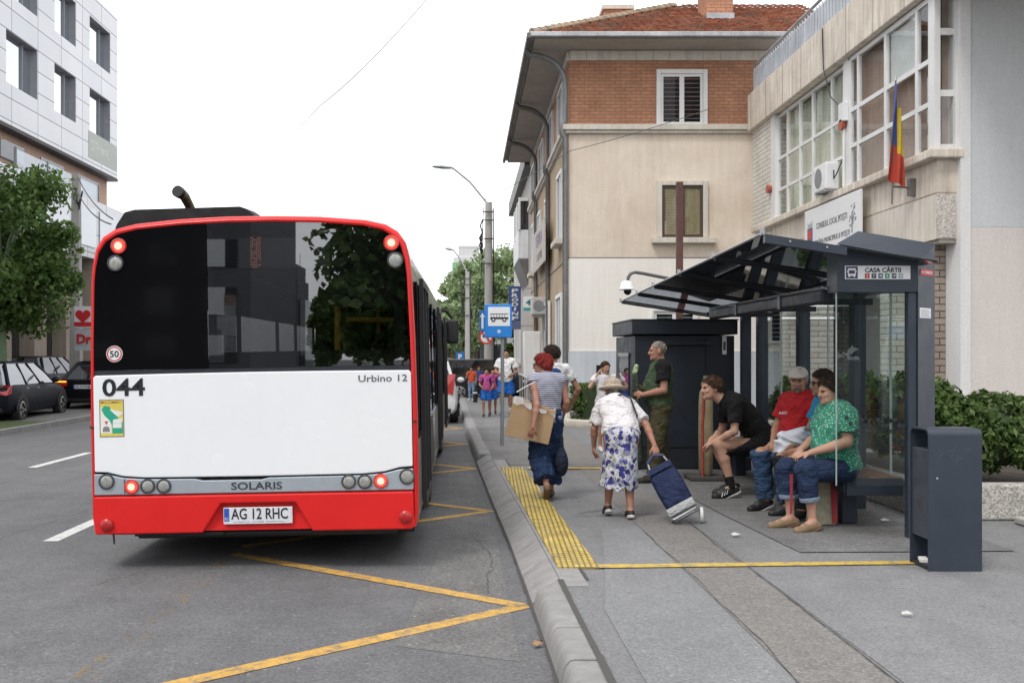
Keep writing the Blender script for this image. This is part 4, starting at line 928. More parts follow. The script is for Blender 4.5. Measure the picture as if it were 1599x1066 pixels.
def onc(a, z, d=.002): return A_ + cu * a + cn * d + Vector((0, 0, z))
CW = (B_ - A_).length
def cplate(nm, a0, a1, z0, z1, mat, par, d=.002): return MB().extr([onc(a0, z0, d), onc(a1, z0, d), onc(a1, z1, d), onc(a0, z1, d)], cn * .003).build(nm, mat, par)
rd = cplate('red_label', .04, CW - .05, 2.345, 2.395, M('label_red', (.55, .04, .04), .5), sh)
text('BUCUREŞTI', .22, .028, onc(.065, 2.355, .0055), cu, (0, 0, 1), WHITE, rd, off=.01, depth=.001)
nt_ = cplate('paper_notice', .03, .26, 1.985, 2.07, WHITE, sh)
for k in range(4): cplate('notice_line', .05, .24 - .03 * (k % 2), 1.998 + k * .017, 2.002 + k * .017, GREYINK, nt_, .0052)
# bench
bn = thing('bench', 'shelter bench with red brown wooden seat on dark steel apron', 'bench', (3.55, 10.5, SW))
BZ = .60
for k in range(5):
    x0 = 3.36 + k * .098
    MB().box(x0, x0 + .088, 9.02, 13.2, BZ - .035, BZ).build('seat_board', WOOD, bn, bevel=.006)
ap = MB(); ap.box(3.345, 3.84, 8.985, 9.015, BZ - .16, BZ - .005); ap.box(3.33, 3.37, 9.016, 13.2, BZ - .14, BZ - .04); ap.box(3.80, 3.84, 9.016, 13.2, BZ - .14, BZ - .04); ap.build('apron', NAVY, bn, bevel=.005)
for yy in (9.3, 11.2, 13.0): MB().box(3.42, 3.56, yy, yy + .16, SW + .01, BZ - .14).build('leg', NAVY, bn, bevel=.006)
# ---------------------------------------------------------------- kiosk
ki = thing('kiosk', 'closed dark blue sheet metal kiosk at the far end of the shelter', 'kiosk', (2.9, 14.4, SW))
MB().box(2.27, 3.60, 13.72, 15.45, SW, 1.93).build('body', KSHADED, ki, bevel=.008)
MB().box(2.22, 3.63, 13.66, 15.5, 1.945, 2.13).build('fascia', KSHADED, ki, bevel=.01)
MB().box(2.21, 3.64, 13.655, 15.51, 2.132, 2.15).build('roof_sheet', NAVY_D, ki)
MB().box(2.30, 3.58, 13.69, 13.70, SW + .02, .42).build('plinth_panel', NAVY_D, ki)
sn = MB()
for x in (2.56, 3.22): sn.box(x - .006, x + .006, 13.712, 13.719, .3, 1.93)
sn.box(2.30, 3.58, 13.712, 13.719, .43, .442); sn.build('panel_joint', STEEL if False else BLACK, ki)
MB().box(2.50, 3.26, 13.66, 13.719, 1.80, 1.86).build('shutter_box', NAVY_D, ki, bevel=.01)
MB().box(2.255, 2.268, 14.2, 15.0, 1.0, 1.65).build('side_window', DARKGL, ki)
sw2 = MB(); sw2.box(2.24, 2.2545, 14.15, 15.05, .94, .998); sw2.box(2.24, 2.2545, 14.15, 15.05, 1.652, 1.70); sw2.build('window_frame', STEEL, ki)
q0, q1 = P(1128, 553, 13.7), P(1134.5, 525, 13.7)
MB().box(q0.x, q1.x, 13.70, 13.711, q0.z, q1.z).build('notice', WHITE, ki)
text('NON STOP', .03, .12, (q0.x + .012, 13.6995, q0.z + .05), (1, 0, 0), (0, 0, 1), INK, ki)
MB().tube([(3.14, 13.70, .98), (3.14, 13.68, .99), (3.14, 13.68, 1.13), (3.14, 13.70, 1.14)], .010, 6).build('handle', STEEL, ki)
MB().lathe([(.014, -.006), (.012, -.008)], (3.14, 13.718, .90), 'y', 10).build('lock', STEEL, ki)
MB().box(3.66, 3.78, 13.55, 13.67, SW, 2.36).build('post', NAVY, sh, bevel=.006)
# ---------------------------------------------------------------- litter bin
bi_ = thing('litter_bin', 'dark blue folded steel litter bin standing in front of the shelter', 'litter bin', (3.45, 7.4, SW))
x0, x1, y0, y1, zt = 3.285, 3.665, 7.27, 7.58, 1.15
sec = []; r = .05; t = .012
out_ = [(y0, SW + .0), (y0, zt - r)] + [(y0 + r - r * math.cos(a), zt - r + r * math.sin(a)) for a in [math.pi / 2 * i / 6 for i in range(1, 7)]] + [(y1 - r + r * math.sin(a), zt - r + r * math.cos(a)) for a in [math.pi / 2 * i / 6 for i in range(0, 7)]] + [(y1, SW)]
inn = [(y + (t if y < (y0 + y1) / 2 else -t), z if z < zt - r else z - t) for y, z in out_]
sb = MB(); n = len(out_)
sb.rings([[(x, y, z) for y, z in out_ + inn[::-1]] for x in (x0, x1)], True, False, False)
fs = [(i, i + 1, 2 * n - 2 - i, 2 * n - 1 - i) for i in range(n - 1)]
sb.add([(x0, y, z) for y, z in out_ + inn[::-1]], fs); sb.add([(x1, y, z) for y, z in out_ + inn[::-1]], fs)
sb.build('shell', NAVY, bi_, smooth=True)
MB().box(x0 + .012, x1 - .012, y0 + .014, y1 - .014, .36, 1.00).build('container', M('bin_front', (.042, .05, .065), .45, var=.15, vs=6), bi_, bevel=.004)
MB().box(x0 + .01, x1 - .01, y0 + .014, y1 - .014, SW + .002, SW + .03).build('base_plate', NAVY_D, bi_)
MB().lathe([(.008, -.004), (.006, -.006)], (3.345, y0 - .0005, .80), 'y', 10).build('lock', STEEL, bi_)
sc_ = MB()
for i in range(9):
    a = P(1468 + i * 6, 712 - 8 * math.sin(i * 1.1), y0 - .001); b = P(1474 + i * 6, 706 + 10 * math.sin(i * 1.7), y0 - .001)
    sc_.tube([(a.x, y0 - .001, a.z), (b.x, y0 - .001, b.z)], .0016, 4)
sc_.build('scratches', M('scratch', (.075, .085, .10), .6), bi_)
tag(MB().extr([(3.30, 7.44, SW + .032), (3.36, 7.42, SW + .032), (3.37, 7.50, SW + .045), (3.32, 7.52, SW + .04)], (0, 0, .02)).build('litter', M('litter_tissue', (.7, .7, .68), .8)), 'crumpled white tissue inside the foot of the litter bin', 'litter')
# ---------------------------------------------------------------- brown steel post with camera
pp = thing('steel_post', 'rust brown perforated steel post rising behind the shelter roof', 'post', P(1061, 700, 16.2).xy.to_3d() + Vector((0, 0, SW)))
RUST = M('rust_paint', (.105, .045, .035), .7, var=.2)
X = pp.location.x; MB().box(X - .05, X + .05, 16.15, 16.25, SW, 4.40).build('shaft', RUST, pp, bevel=.01)
hl = MB()
for i in range(9): hl.lathe([(.010, -.002), (.010, 0)], (X, 16.149, 2.2 + i * .26), 'y', 8)
hl.build('hole', BLACK, pp)
cm = thing('security_camera', 'white dome security camera on a bent grey arm', 'security camera', (X, 16.1, 2.9))
pts = [P(1056, 437, 16.14), P(1030, 432, 16.1), P(1005, 427, 16.05), P(992, 425, 16.0), P(985, 427, 16.0), P(981, 433, 16.0), P(980, 440, 16.0)]
MB().tube(pts, .026, 10).build('arm', M('arm_grey', (.12, .12, .125), .5, .3), cm, smooth=True)
q = P(979, 447, 16.0)
MB().lathe([(.03, .09), (.07, .075), (.10, .04), (.105, -.02), (.125, -.045), (.12, -.055), (.08, -.055)], q, 'z', 20).build('housing', WHITE, cm, smooth=True)
MB().ball((q.x + .01, q.y, q.z - .075), .062, 14, 8).build('dome', BBLK, cm, smooth=True)
# ---------------------------------------------------------------- signs and poles along the street
BLUE = M('sign_blue', (.015, .22, .66), .4); BLUED = M('sign_blue2', (.02, .16, .50), .4)
bp_ = thing('bus_stop_sign', 'bright blue bus stop sign with a black bus picture on a thin grey pole', 'sign', P(784, 700, 17.3).xy.to_3d() + Vector((0, 0, SW)))
X, Y = bp_.location.x, 17.3
MB().tube([(X, Y, SW), (X + .01, Y, 2.45)], .032, 10).build('pole', M('pole_grey', (.30, .32, .34), .5, .4), bp_, smooth=True)
a, b = P(757, 527, Y - .06), P(799.5, 475, Y - .06)
bo = MB().box(a.x, b.x, Y - .07, Y - .045, a.z, b.z).build('board', BLUE, bp_, bevel=.012)
c, d = P(762, 509, Y), P(796, 479.5, Y)
MB().box(c.x, d.x, Y - .074, Y - .0705, c.z, d.z).build('white_field', WHITE, bo)
bsym = MB(); w_, h_ = d.x - c.x, d.z - c.z; z0 = c.z + .36 * h_
bsym.box(c.x + .10 * w_, d.x - .07 * w_, Y - .078, Y - .0745, z0, z0 + .10 * h_)
for i in range(6): bsym.box(c.x + (.13 + .125 * i) * w_, c.x + (.15 + .125 * i) * w_, Y - .078, Y - .0745, z0 + .10 * h_, z0 + .26 * h_)
bsym.box(c.x + .10 * w_, d.x - .07 * w_, Y - .078, Y - .0745, z0 + .26 * h_, z0 + .29 * h_)
for k in (.24, .74): bsym.lathe([(.035, -.004), (.035, 0)], (c.x + k * w_, Y - .0785, z0 - .01), 'y', 12)
bsym.build('bus_symbol', INK, bo)
whl = MB()
for k in (.24, .74): whl.lathe([(.016, -.003), (.016, 0)], (c.x + k * w_, Y - .083, z0 - .01), 'y', 10)
whl.build('bus_wheel', WHITE, bo)
e_ = P(779, 517.5, Y); MB().lathe([(.035, -.004), (.03, 0)], (e_.x, Y - .0715, e_.z), 'y', 6).build('emblem', M('emblem_pale', (.45, .6, .8), .5), bo)
# concrete lamp pole
CP = plaster('pole_concrete', (.40, .39, .37), (.30, .29, .27), .5, vs=1.5, streak=.08)
def lamp_pole(px, Y, toppy, armpx, armpy, label, rb, cables=True):
    B = P(px, 600, Y); o = thing('lamp_post', label, 'street lamp', (B.x, Y, SW), 'concrete lamp posts along the pavement')
    zt = P(px, toppy, Y).z
    MB().tube([(B.x, Y, SW), (B.x, Y, zt)], [rb, rb * .72], 10).build('pole', CP, o, smooth=True)
    h = P(armpx, armpy, Y); k = P(armpx + (px - armpx) * .35, armpy + 2, Y)
    MB().tube([(B.x - .02, Y, zt - .1), (B.x + (k.x - B.x) * .5, Y, zt + (k.z - zt) * .58), (B.x + (k.x - B.x) * .9, Y, zt + (k.z - zt) * .93), k], .05, 8).build('arm', STEEL, o, smooth=True)
    lh = MB(); hh = h - k
    lh.rings([[(k.x + hh.x * t_, Y + w2 * math.cos(a_), k.z + hh.z * t_ + h2 * math.sin(a_)) for a_ in [6.283 * i / 10 for i in range(10)]] for t_, w2, h2 in ((-.05, .04, .04), (.1, .12, .07), (.5, .17, .09), (.9, .14, .06), (1.0, .05, .03))], True, True, True)
    lh.build('lamp_head', METAL_L, o, smooth=True)
    if cables:
        cb = MB()
        for i in range(7):
            z = zt - .4 - rnd.random() * 2.2; cb.tube([(B.x - rb - .05, Y - .1, z), (B.x - rb - .12 - .2 * rnd.random(), Y - .1, z - .3), (B.x - rb - .05, Y - .1, z - .7)], .035, 5)
        cb.tube([(B.x - rb - .02, Y - .1, zt - .3), (B.x - rb - .12, Y - .1, zt - 3.6), (B.x - rb - .5, Y - .1, zt - 6.2)], .02, 5); cb.tube([(B.x + rb - .02, Y - .06, zt - .3), (B.x + rb + .03, Y - .06, SW + 1)], .03, 5)
        for z in (zt - .5, zt - .9, zt - 1.8, zt - 3): cb.tube([(B.x - rb - .02, Y - rb - .02, z), (B.x + rb + .02, Y - rb - .02, z)], .03, 5)
        cb.build('cable_bundle', BLACK, o)
    return o
lp1 = lamp_pole(763, 50, 316, 675, 260, 'nearest tall concrete lamp post carrying the round turn ban sign', .24)
lp2 = lamp_pole(730, 70, 424, 695, 388, 'thin concrete lamp post between the bus mirror and the first lamp post', .20)
lp3 = lamp_pole(717, 105, 478, 684, 442, 'farthest small lamp post, its lamp just above the bus roof', .2, False)
# arrow sign + no-turn sign on the first pole
sa = thing('arrow_sign', 'blue road sign with two white upward arrows behind the bus stop sign', 'sign', (P(757, 500, 48).x, 48, 3.2))
a, b = P(748.5, 517, 48), P(768, 485, 48)
MB().box(a.x, b.x, 47.95, 48, a.z, b.z).build('board', BLUED, sa)
for k in (.25, .68):
    x = a.x + (b.x - a.x) * k; MB().extr([(x - .05, 47.94, a.z + .12), (x + .05, 47.94, a.z + .12), (x + .05, 47.94, b.z - .3), (x + .12, 47.94, b.z - .3), (x, 47.94, b.z - .1), (x - .12, 47.94, b.z - .3), (x - .05, 47.94, b.z - .3)], (0, .008, 0)).build('arrow', WHITE, sa)
MB().box(a.x + .25, a.x + .32, 48.0, 49.8, a.z + .3, a.z + .36).build('bracket', STEEL, sa)
tb_ = thing('turn_ban_sign', 'round red rimmed no turn sign under the arrow sign', 'sign', (P(759, 525, 48).x, 48, 2.5))
q = P(759, 526, 48); RD = M('sign_red', (.55, .05, .04), .5)
MB().lathe([(.33, -.02), (.33, 0)], (q.x, 48, q.z), 'y', 24).build('disc', WHITE, tb_)
MB().lathe([(.345, -.03), (.26, -.03), (.26, -.022), (.345, -.022), (.345, -.03)], (q.x, 48, q.z), 'y', 24, caps=False).build('rim', RD, tb_)
MB().extr([(q.x - .22, 47.965, q.z + .18), (q.x - .17, 47.965, q.z + .23), (q.x + .22, 47.965, q.z - .17), (q.x + .17, 47.965, q.z - .22)], (0, .008, 0)).build('bar', RD, tb_)
MB().extr([(q.x + .06, 47.972, q.z - .2), (q.x + .12, 47.972, q.z - .2), (q.x + .12, 47.972, q.z + .06), (q.x - .08, 47.972, q.z + .06), (q.x - .08, 47.972, q.z + .12), (q.x - .18, 47.972, q.z + .03), (q.x - .08, 47.972, q.z - .05), (q.x - .08, 47.972, q.z), (q.x + .06, 47.972, q.z)], (0, .004, 0)).build('arrow', INK, tb_)
MB().box(q.x + .1, q.x + .17, 48.0, 49.8, q.z, q.z + .06).build('bracket', STEEL, tb_)
pk = thing('parking_sign', 'small blue parking sign with a white P far down the street', 'sign', (P(718.5, 557, 60).x, 60, SW))
q = P(718.5, 557, 60); MB().box(q.x - .22, q.x + .22, 59.96, 60, q.z - .27, q.z + .27).build('board', BLUED, pk)
text('P', .2, .32, (q.x - .1, 59.955, q.z - .16), (1, 0, 0), (0, 0, 1), WHITE, pk, off=.02, depth=.004); MB().tube([(q.x, 60.03, SW), (q.x, 60.03, q.z + .2)], .03, 8).build('pole', STEEL, pk)
# vertical shop sign
vs_ = thing('shop_sign', 'tall dark blue projecting shop sign with white slanted letters', 'sign', (1.9, 38, 2.7))
a, b = P(794, 514, 38), P(813, 447, 38)
MB().box(a.x, b.x, 37.9, 38.05, a.z + .28, b.z).build('board', M('shop_blue', (.035, .075, .22), .5), vs_, bevel=.01)
MB().box(a.x, b.x, 37.9, 38.05, a.z, a.z + .27).build('foot_panel', M('shop_pale', (.10, .12, .22), .5), vs_)
H_ = (b.z - .06) - (a.z + .34)
for i, ch in enumerate('PRODINF'):
    cw_ = .07 if ch == 'I' else .24
    text(ch, cw_, H_ / 7 * .8, ((a.x + b.x) / 2 - cw_ / 2, 37.895, b.z - .08 - H_ / 7 * (i + .9)), (1, 0, 0), (.18, 0, 1), M('letter_white', (.7, .7, .72), .5), vs_, off=.03, depth=.006)
MB().box(b.x, FX - .01, 37.95, 38.0, b.z - .1, b.z - .06).box(b.x, FX - .01, 37.95, 38.0, a.z + .1, a.z + .14).build('bracket', STEEL, vs_)
s4 = thing('pharmacy_box_sign', 'small white and teal box sign on the brown house side wall', 'sign', (2.3, 36, 3))
a, b = P(817.5, 485, 36), P(834, 463, 36)
MB().box(a.x, b.x, 35.9, 36.1, a.z + .1, b.z).build('box', WHITE, s4, bevel=.01); MB().box(a.x, b.x, 35.89, 36.1, a.z, a.z + .098).build('stripe', M('teal', (.05, .35, .38), .5), s4)
text('4', .17, .22, (a.x + .06, 35.895, a.z + .18), (1, 0, 0), (.15, 0, 1), M('teal_ink', (.03, .2, .22), .5), s4, off=.01, depth=.004); text('iz', .12, .12, (a.x + .22, 35.895, a.z + .18), (1, 0, 0), (0, 0, 1), GREYINK, s4, depth=.004)
MB().box(b.x, FX - .01, 35.97, 36.03, a.z + .2, a.z + .25).build('bracket', STEEL, s4)
ac2 = thing('air_conditioner', 'weathered air conditioner box on the brown house side wall', 'air conditioner', (2.35, 33, 3.1))
MB().box(2.12, 2.55, 32.6, 33.4, 2.95, 3.5).build('casing', M('ac_old', (.5, .49, .46), .6, streak=.15), ac2, bevel=.02)
q = (2.33, 32.595, 3.22); MB().lathe([(.18, -.004), (.18, 0)], q, 'y', 20).build('fan_grille', GREYINK, ac2)
MB().box(2.15, 2.585, 32.7, 32.74, 2.88, 2.948).box(2.15, 2.585, 33.2, 33.24, 2.88, 2.948).build('bracket', STEEL, ac2)
# white electrical cabinet and handrail at the house
eb = thing('meter_cabinet', 'tall white cabinet standing against the brown house side wall', 'cabinet', (2.2, 34.5, SW))
MB().box(1.95, 2.5, 34.2, 34.8, .9, 2.45).build('body', WHITE, eb, bevel=.01); MB().box(1.97, 2.48, 34.19, 34.199, .95, 2.40).build('door', WHITEP, eb); MB().box(1.98, 2.47, 34.25, 34.75, SW, .899).build('plinth', CONC, eb)
hr = thing('handrail', 'thin grey steel handrail along the stone steps of the brown house', 'railing', (1.8, 30, SW))
MB().tube([(1.75, 28.5, 1.0), (1.75, 33, 1.05)], .025, 6).build('rail', STEEL, hr)
for yy in (28.6, 30.1, 31.6, 32.9): MB().tube([(1.75, yy, SW), (1.75, yy, 1.02)], .022, 6).build('baluster', STEEL, hr)
stn = bricks('beige_tile', (.44, .38, .30), (.38, .33, .26), (.25, .22, .18), .5, .25, .01)
stp = thing('stone_steps', 'beige tiled landing wall beside the brown house', 'steps', (2.1, 31, SW))
MB().box(1.9, 2.56, 28.4, 33.2, SW, .78).build('wall', stn, stp); MB().box(1.86, 2.56, 28.36, 33.24, .782, .84).build('coping', STONE, stp)
for k, (px, Y) in enumerate(((742, 33.0),)):
    q = P(px, 620, Y); bo_ = thing('bollard', 'short black bollard with white band at the kerb', 'bollard', (q.x, Y, SW))
    MB().tube([(q.x, Y, SW), (q.x, Y, .52)], .07, 12).build('post', BLACK, bo_, smooth=True); MB().tube([(q.x, Y, .42), (q.x, Y, .47)], .074, 12).build('band', WHITE, bo_, smooth=True)
# ---------------------------------------------------------------- planters and hedges
GR = asphalt('granite_grit', (.38, .36, .33), .45, .1, gs=70., spec_amt=.3)
pw = thing('planter_wall', 'grit concrete planter wall running behind shelter and litter bin', 'planter', (4.3, 12, SW))
MB().box(4.25, 4.45, 9.5, 13.4, SW, .47).box(4.452, 9.5, 9.5, 9.72, SW, .47).build('wall', GR, pw, bevel=.02); MB().box(4.45, 9.5, 9.72, 13.4, SW, .40).build('soil', M('soil', (.05, .038, .028), .95, var=.3, bump=.5), pw)
sl_ = MB().box(5.0, 6.4, 8.75, 9.35, SW, .205).build('stone_slab', CONC, None, bevel=.015); tag(sl_, 'low concrete slab lying at the foot of the planter wall', 'slab')
def leaves(centers, spread, n, size, seed, flat=.5, elong=1.6, up=0.):
    rg = np.random.default_rng(seed); C = np.array(centers); idx = rg.integers(0, len(C), n)
    d = rg.normal(size=(n, 3)); d /= np.linalg.norm(d, axis=1)[:, None]
    r = rg.random(n) ** (1 / 2.2)
    pos = C[idx, :3] + d * r[:, None] * C[idx, 3:6] * spread
    nrm = d + rg.normal(size=(n, 3)) * .9 + np.array([0, 0, .35]); nrm /= np.linalg.norm(nrm, axis=1)[:, None]
    t = np.cross(nrm, rg.normal(size=(n, 3))); t /= np.linalg.norm(t, axis=1)[:, None] + 1e-9
    t[:, 2] += up; t /= np.linalg.norm(t, axis=1)[:, None]
    b = np.cross(nrm, t); b /= np.linalg.norm(b, axis=1)[:, None] + 1e-9
    s = size * (.6 + .8 * rg.random(n)); L = (s * elong)[:, None]; Wd = (s * .5)[:, None]
    fold = nrm * (s * .18)[:, None]
    v = np.stack([pos - t * L * .5, pos + b * Wd + fold, pos + t * L * .5, pos - b * Wd + fold], 1).reshape(-1, 3)
    return v, rg
def leafmesh(name, v, mats, rg, parent, base):
    n = len(v) // 4; me = bpy.data.meshes.new(name); me.vertices.add(4 * n); me.vertices.foreach_set('co', (v - np.array(base)).astype(np.float32).ravel())
    me.loops.add(4 * n); me.loops.foreach_set('vertex_index', np.arange(4 * n, dtype=np.int32)); me.polygons.add(n)
    me.polygons.foreach_set('loop_start', np.arange(0, 4 * n, 4, dtype=np.int32)); me.polygons.foreach_set('loop_total', np.full(n, 4, np.int32))
    for m_ in mats: me.materials.append(m_)
    me.polygons.foreach_set('material_index', rg.integers(0, len(mats), n).astype(np.int32)); me.update(); me.validate()
    return link_mesh(name, me, parent)
BARK = M('bark', (.10, .075, .055), .9, var=.3, vs=8., bump=.5)
LG = [leafmat('leaf_a', (.085, .155, .035)), leafmat('leaf_b', (.115, .19, .05)), leafmat('leaf_c', (.17, .235, .08)), leafmat('leaf_d', (.055, .105, .026))]
LT = [leafmat('lime_a', (.115, .20, .05), .5), leafmat('lime_b', (.17, .26, .08), .5), leafmat('lime_c', (.075, .14, .04), .45)]
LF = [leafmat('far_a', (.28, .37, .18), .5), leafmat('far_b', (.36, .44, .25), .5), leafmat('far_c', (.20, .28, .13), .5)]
def shrub(name, label, cat, c, rad, n, size, seed, mats, trim=False, elong=2.0):
    o = thing(name, label, cat, (c[0], c[1], c[2] - rad[2])); rg0 = random.Random(seed); cs = []
    for i in range(46):
        if trim: q = [rg0.uniform(-1, 1) for _ in range(3)]; k = rg0.randrange(3); q[k] = rg0.choice((-1, 1)) * .96 if not (k == 2 and q[2] < 0) else .96
        else:
            q = Vector((rg0.gauss(0, 1), rg0.gauss(0, 1), rg0.gauss(0, 1) * .75 + .12)).normalized() * rg0.uniform(.6, .95)
        cs.append((c[0] + q[0] * rad[0] * .86, c[1] + q[1] * rad[1] * .86, c[2] + q[2] * rad[2] * .86, rad[0] * .22, rad[1] * .26, rad[2] * .24) if not trim else (c[0] + q[0] * rad[0], c[1] + q[1] * rad[1], c[2] + q[2] * rad[2], .28 * rad[0], .28 * rad[1], .10))
    v, rg = leaves(cs, 1.2, n, size, seed, elong=elong); v = v[np.repeat(v.reshape(-1, 4, 3)[:, :, 2].min(1) > c[2] - rad[2], 4)] if True else v
    leafmesh('foliage', v, mats, rg, o, o['_base'])
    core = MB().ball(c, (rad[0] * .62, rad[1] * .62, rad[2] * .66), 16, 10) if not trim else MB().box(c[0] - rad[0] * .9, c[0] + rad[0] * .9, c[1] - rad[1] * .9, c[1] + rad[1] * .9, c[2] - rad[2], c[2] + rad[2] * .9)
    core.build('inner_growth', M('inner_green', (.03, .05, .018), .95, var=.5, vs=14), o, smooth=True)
    return o
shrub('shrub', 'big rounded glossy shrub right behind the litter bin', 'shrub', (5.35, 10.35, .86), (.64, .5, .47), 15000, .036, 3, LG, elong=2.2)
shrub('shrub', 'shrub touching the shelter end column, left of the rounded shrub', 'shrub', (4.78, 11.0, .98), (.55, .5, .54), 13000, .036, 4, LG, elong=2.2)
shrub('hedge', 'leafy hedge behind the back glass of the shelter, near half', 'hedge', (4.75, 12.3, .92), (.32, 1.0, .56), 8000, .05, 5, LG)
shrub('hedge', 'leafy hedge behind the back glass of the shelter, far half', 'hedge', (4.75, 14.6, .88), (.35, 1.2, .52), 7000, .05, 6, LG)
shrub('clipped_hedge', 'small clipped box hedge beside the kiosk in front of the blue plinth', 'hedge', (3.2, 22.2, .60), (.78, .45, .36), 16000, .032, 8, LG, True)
pq = thing('kerbed_planter', 'low pale kerbed planter under the clipped box hedge', 'planter', (3, 22, SW))
MB().tube([(7, 21.4, .20), (2.6, 21.4, .20), (2.2, 21.8, .20), (2.25, 22.8, .20), (2.5, 25.5, .2)], .11, 8).build('edge', plaster('pale_kerb', (.55, .50, .43), (.4, .36, .3), .5), pq, smooth=True)
MB().box(2.45, 7, 21.5, 25.6, SW + .01, .24).build('soil', M('soil2', (.05, .038, .028), .95, var=.3), pq)
# ---------------------------------------------------------------- trees
def tree(label, base, h, rx, rz, n, size, seed, mats, trunk_r=.16, ncl=40, trunk_mat=None, group=None, cone=False, z0=None, lean=0.):
    o = thing('tree', label, 'tree', base, group); rg0 = random.Random(seed); B = Vector(base)
    cz = h - rz if z0 is None else z0
    cs = []
    for i in range(ncl):
        q = Vector((rg0.gauss(0, 1), rg0.gauss(0, 1), rg0.gauss(0, 1))).normalized() * rg0.uniform(.25, 1) ** .5
        k = (1 - .75 * (q.z * .5 + .5)) if cone else 1
        s_ = rg0.uniform(.16, .34)
        cs.append((B.x + lean + q.x * rx * .82 * k, B.y + q.y * rx * .82 * k, B.z + cz + q.z * rz * .86, rx * s_ * (.6 if cone else 1), rx * s_ * (.6 if cone else 1), rz * s_ * .75))
    tr = MB(); top = B + Vector((0, 0, cz + rz * .3))
    tr.tube([B, B + Vector((.03, 0, cz * .35)), B + Vector((-.02, .03, cz * .8)), top], [trunk_r * 1.25, trunk_r, trunk_r * .75, trunk_r * .25], 9)
    for c in cs[::2]:
        a = B + Vector((0, 0, cz * .55 + (c[2] - B.z - cz * .55) * .3)); tr.tube([a, a.lerp(Vector(c[:3]), .5) + Vector((0, 0, .1 * rz)), Vector(c[:3])], [trunk_r * .4, trunk_r * .25, trunk_r * .08], 5)
    tr.build('trunk', trunk_mat or BARK, o, smooth=True)
    v, rg = leaves(cs, 1.15, n, size, seed, elong=1.5); leafmesh('crown', v, mats, rg, o, B); return o
b = P(33, 575, 27); tree('dense lime tree with a green wrapped trunk at the left street edge', (b.x - .6, 27, .10), 6.85, 2.35, 2.55, 23000, .10, 11, LT, .19, 54, M('green_wrap', (.16, .24, .14), .8, var=.25), None)
grp = 'street trees beyond the lamp posts'
for lab, px, Y, top, rx, rz, n, sd in (('tall leafy tree crown just right of the first lamp post', 788, 80, 382, 3.4, 3.9, 11000, 21), ('leafy tree crown between the first and second lamp post', 742, 84, 394, 3.5, 4.0, 11000, 22),
    ('low dense tree rising behind the bus mirror', 703, 76, 462, 2.1, 2.4, 6000, 23), ('dark conifer close to the house with the white balcony', 812, 58, 440, 1.5, 2.7, 8000, 24), ('wide distant tree closing the street, left of the P sign', 708, 110, 488, 3.2, 3.0, 5000, 25)):
    B = P(px, 600, Y); zt = P(px, top, Y).z - SW
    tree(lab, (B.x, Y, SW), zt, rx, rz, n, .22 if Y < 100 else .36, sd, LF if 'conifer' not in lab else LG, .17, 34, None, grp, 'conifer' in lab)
# trees and tower behind the viewer, seen only as reflections in the bus window
for lab, x, y, h, rx, rz, sd in (('broad street tree behind the viewer, mirrored in the right of the bus window', 1.0, -13, 8.6, 3.6, 4.0, 31), ('leafy pavement tree behind the viewer mirrored in the shelter glass', 10.3, -9, 9.5, 3.9, 4.6, 36), ('second pavement tree behind the viewer mirrored in the shelter glass', 14.5, -14, 9.8, 4.2, 4.8, 37), ('broad street tree behind the viewer on the far footway', -12.4, -12, 10.5, 5.0, 4.6, 32), ('far street tree behind the viewer mirrored low in the bus window', -6.6, -75, 9.2, 2.4, 4.2, 33), ('far pointed street tree behind the viewer', -12.3, -75, 7.5, 1.6, 3.6, 34), ('leafy street tree behind the viewer beside the mirrored tower', -10.2, -82, 8.2, 2.6, 3.8, 35)):
    tree(lab, (x, y, .1), h, rx, rz, 11000, .22 if y > -40 else .4, sd, LG, .2, 46, None, 'trees behind the viewer', lean=-2.3 if sd == 31 else 0)
tw = thing('tower_block', 'dark stepped tower behind the viewer mirrored in the bus window', 'building', (-26, -134, 0))
TWM = plaster('tower_dark', (.10, .10, .11), (.07, .07, .08), .5, vs=.2)
MB().box(-27.4, -23.9, -140, -130, 0, 12.4).build('main_block', TWM, tw); MB().box(-26.6, -24.2, -139, -131, 12.41, 14.6).build('top_block', TWM, tw); MB().box(-23.89, -23.0, -139, -131, 0, 9.5).build('stair_block', DARKGL, tw)
dk = thing('dark_building', 'dark long building behind the viewer mirrored at the left of the bus window', 'building', (-20, -48, 0))
MB().box(-34, -12.6, -60, -44, 0, 15).build('wall', TWM, dk); MB().box(-34.2, -12.4, -60.2, -43.8, 15.01, 15.4).build('roof', STEEL, dk)
for k in range(5):
    for j in range(4): MB().box(-15.2 - 3.6 * j, -13.4 - 3.6 * j, -43.99, -43.9, 1.2 + 2.8 * k, 2.8 + 2.8 * k).build('window', darkgloss('back_pane', (.03, .035, .04), .25), dk)
for k in range(4): MB().box(-27.1, -24.2, -129.99, -129.9, 2.6 + k * 2.9, 3.9 + k * 2.9).build('window', DARKGL, tw)
for x, z in ((-26.4, 16.2), (-25.9, 15.8), (-24.4, 16.6)): MB().tube([(x, -135, 14.6), (x, -135, z)], .05, 5).build('aerial', STEEL, tw)
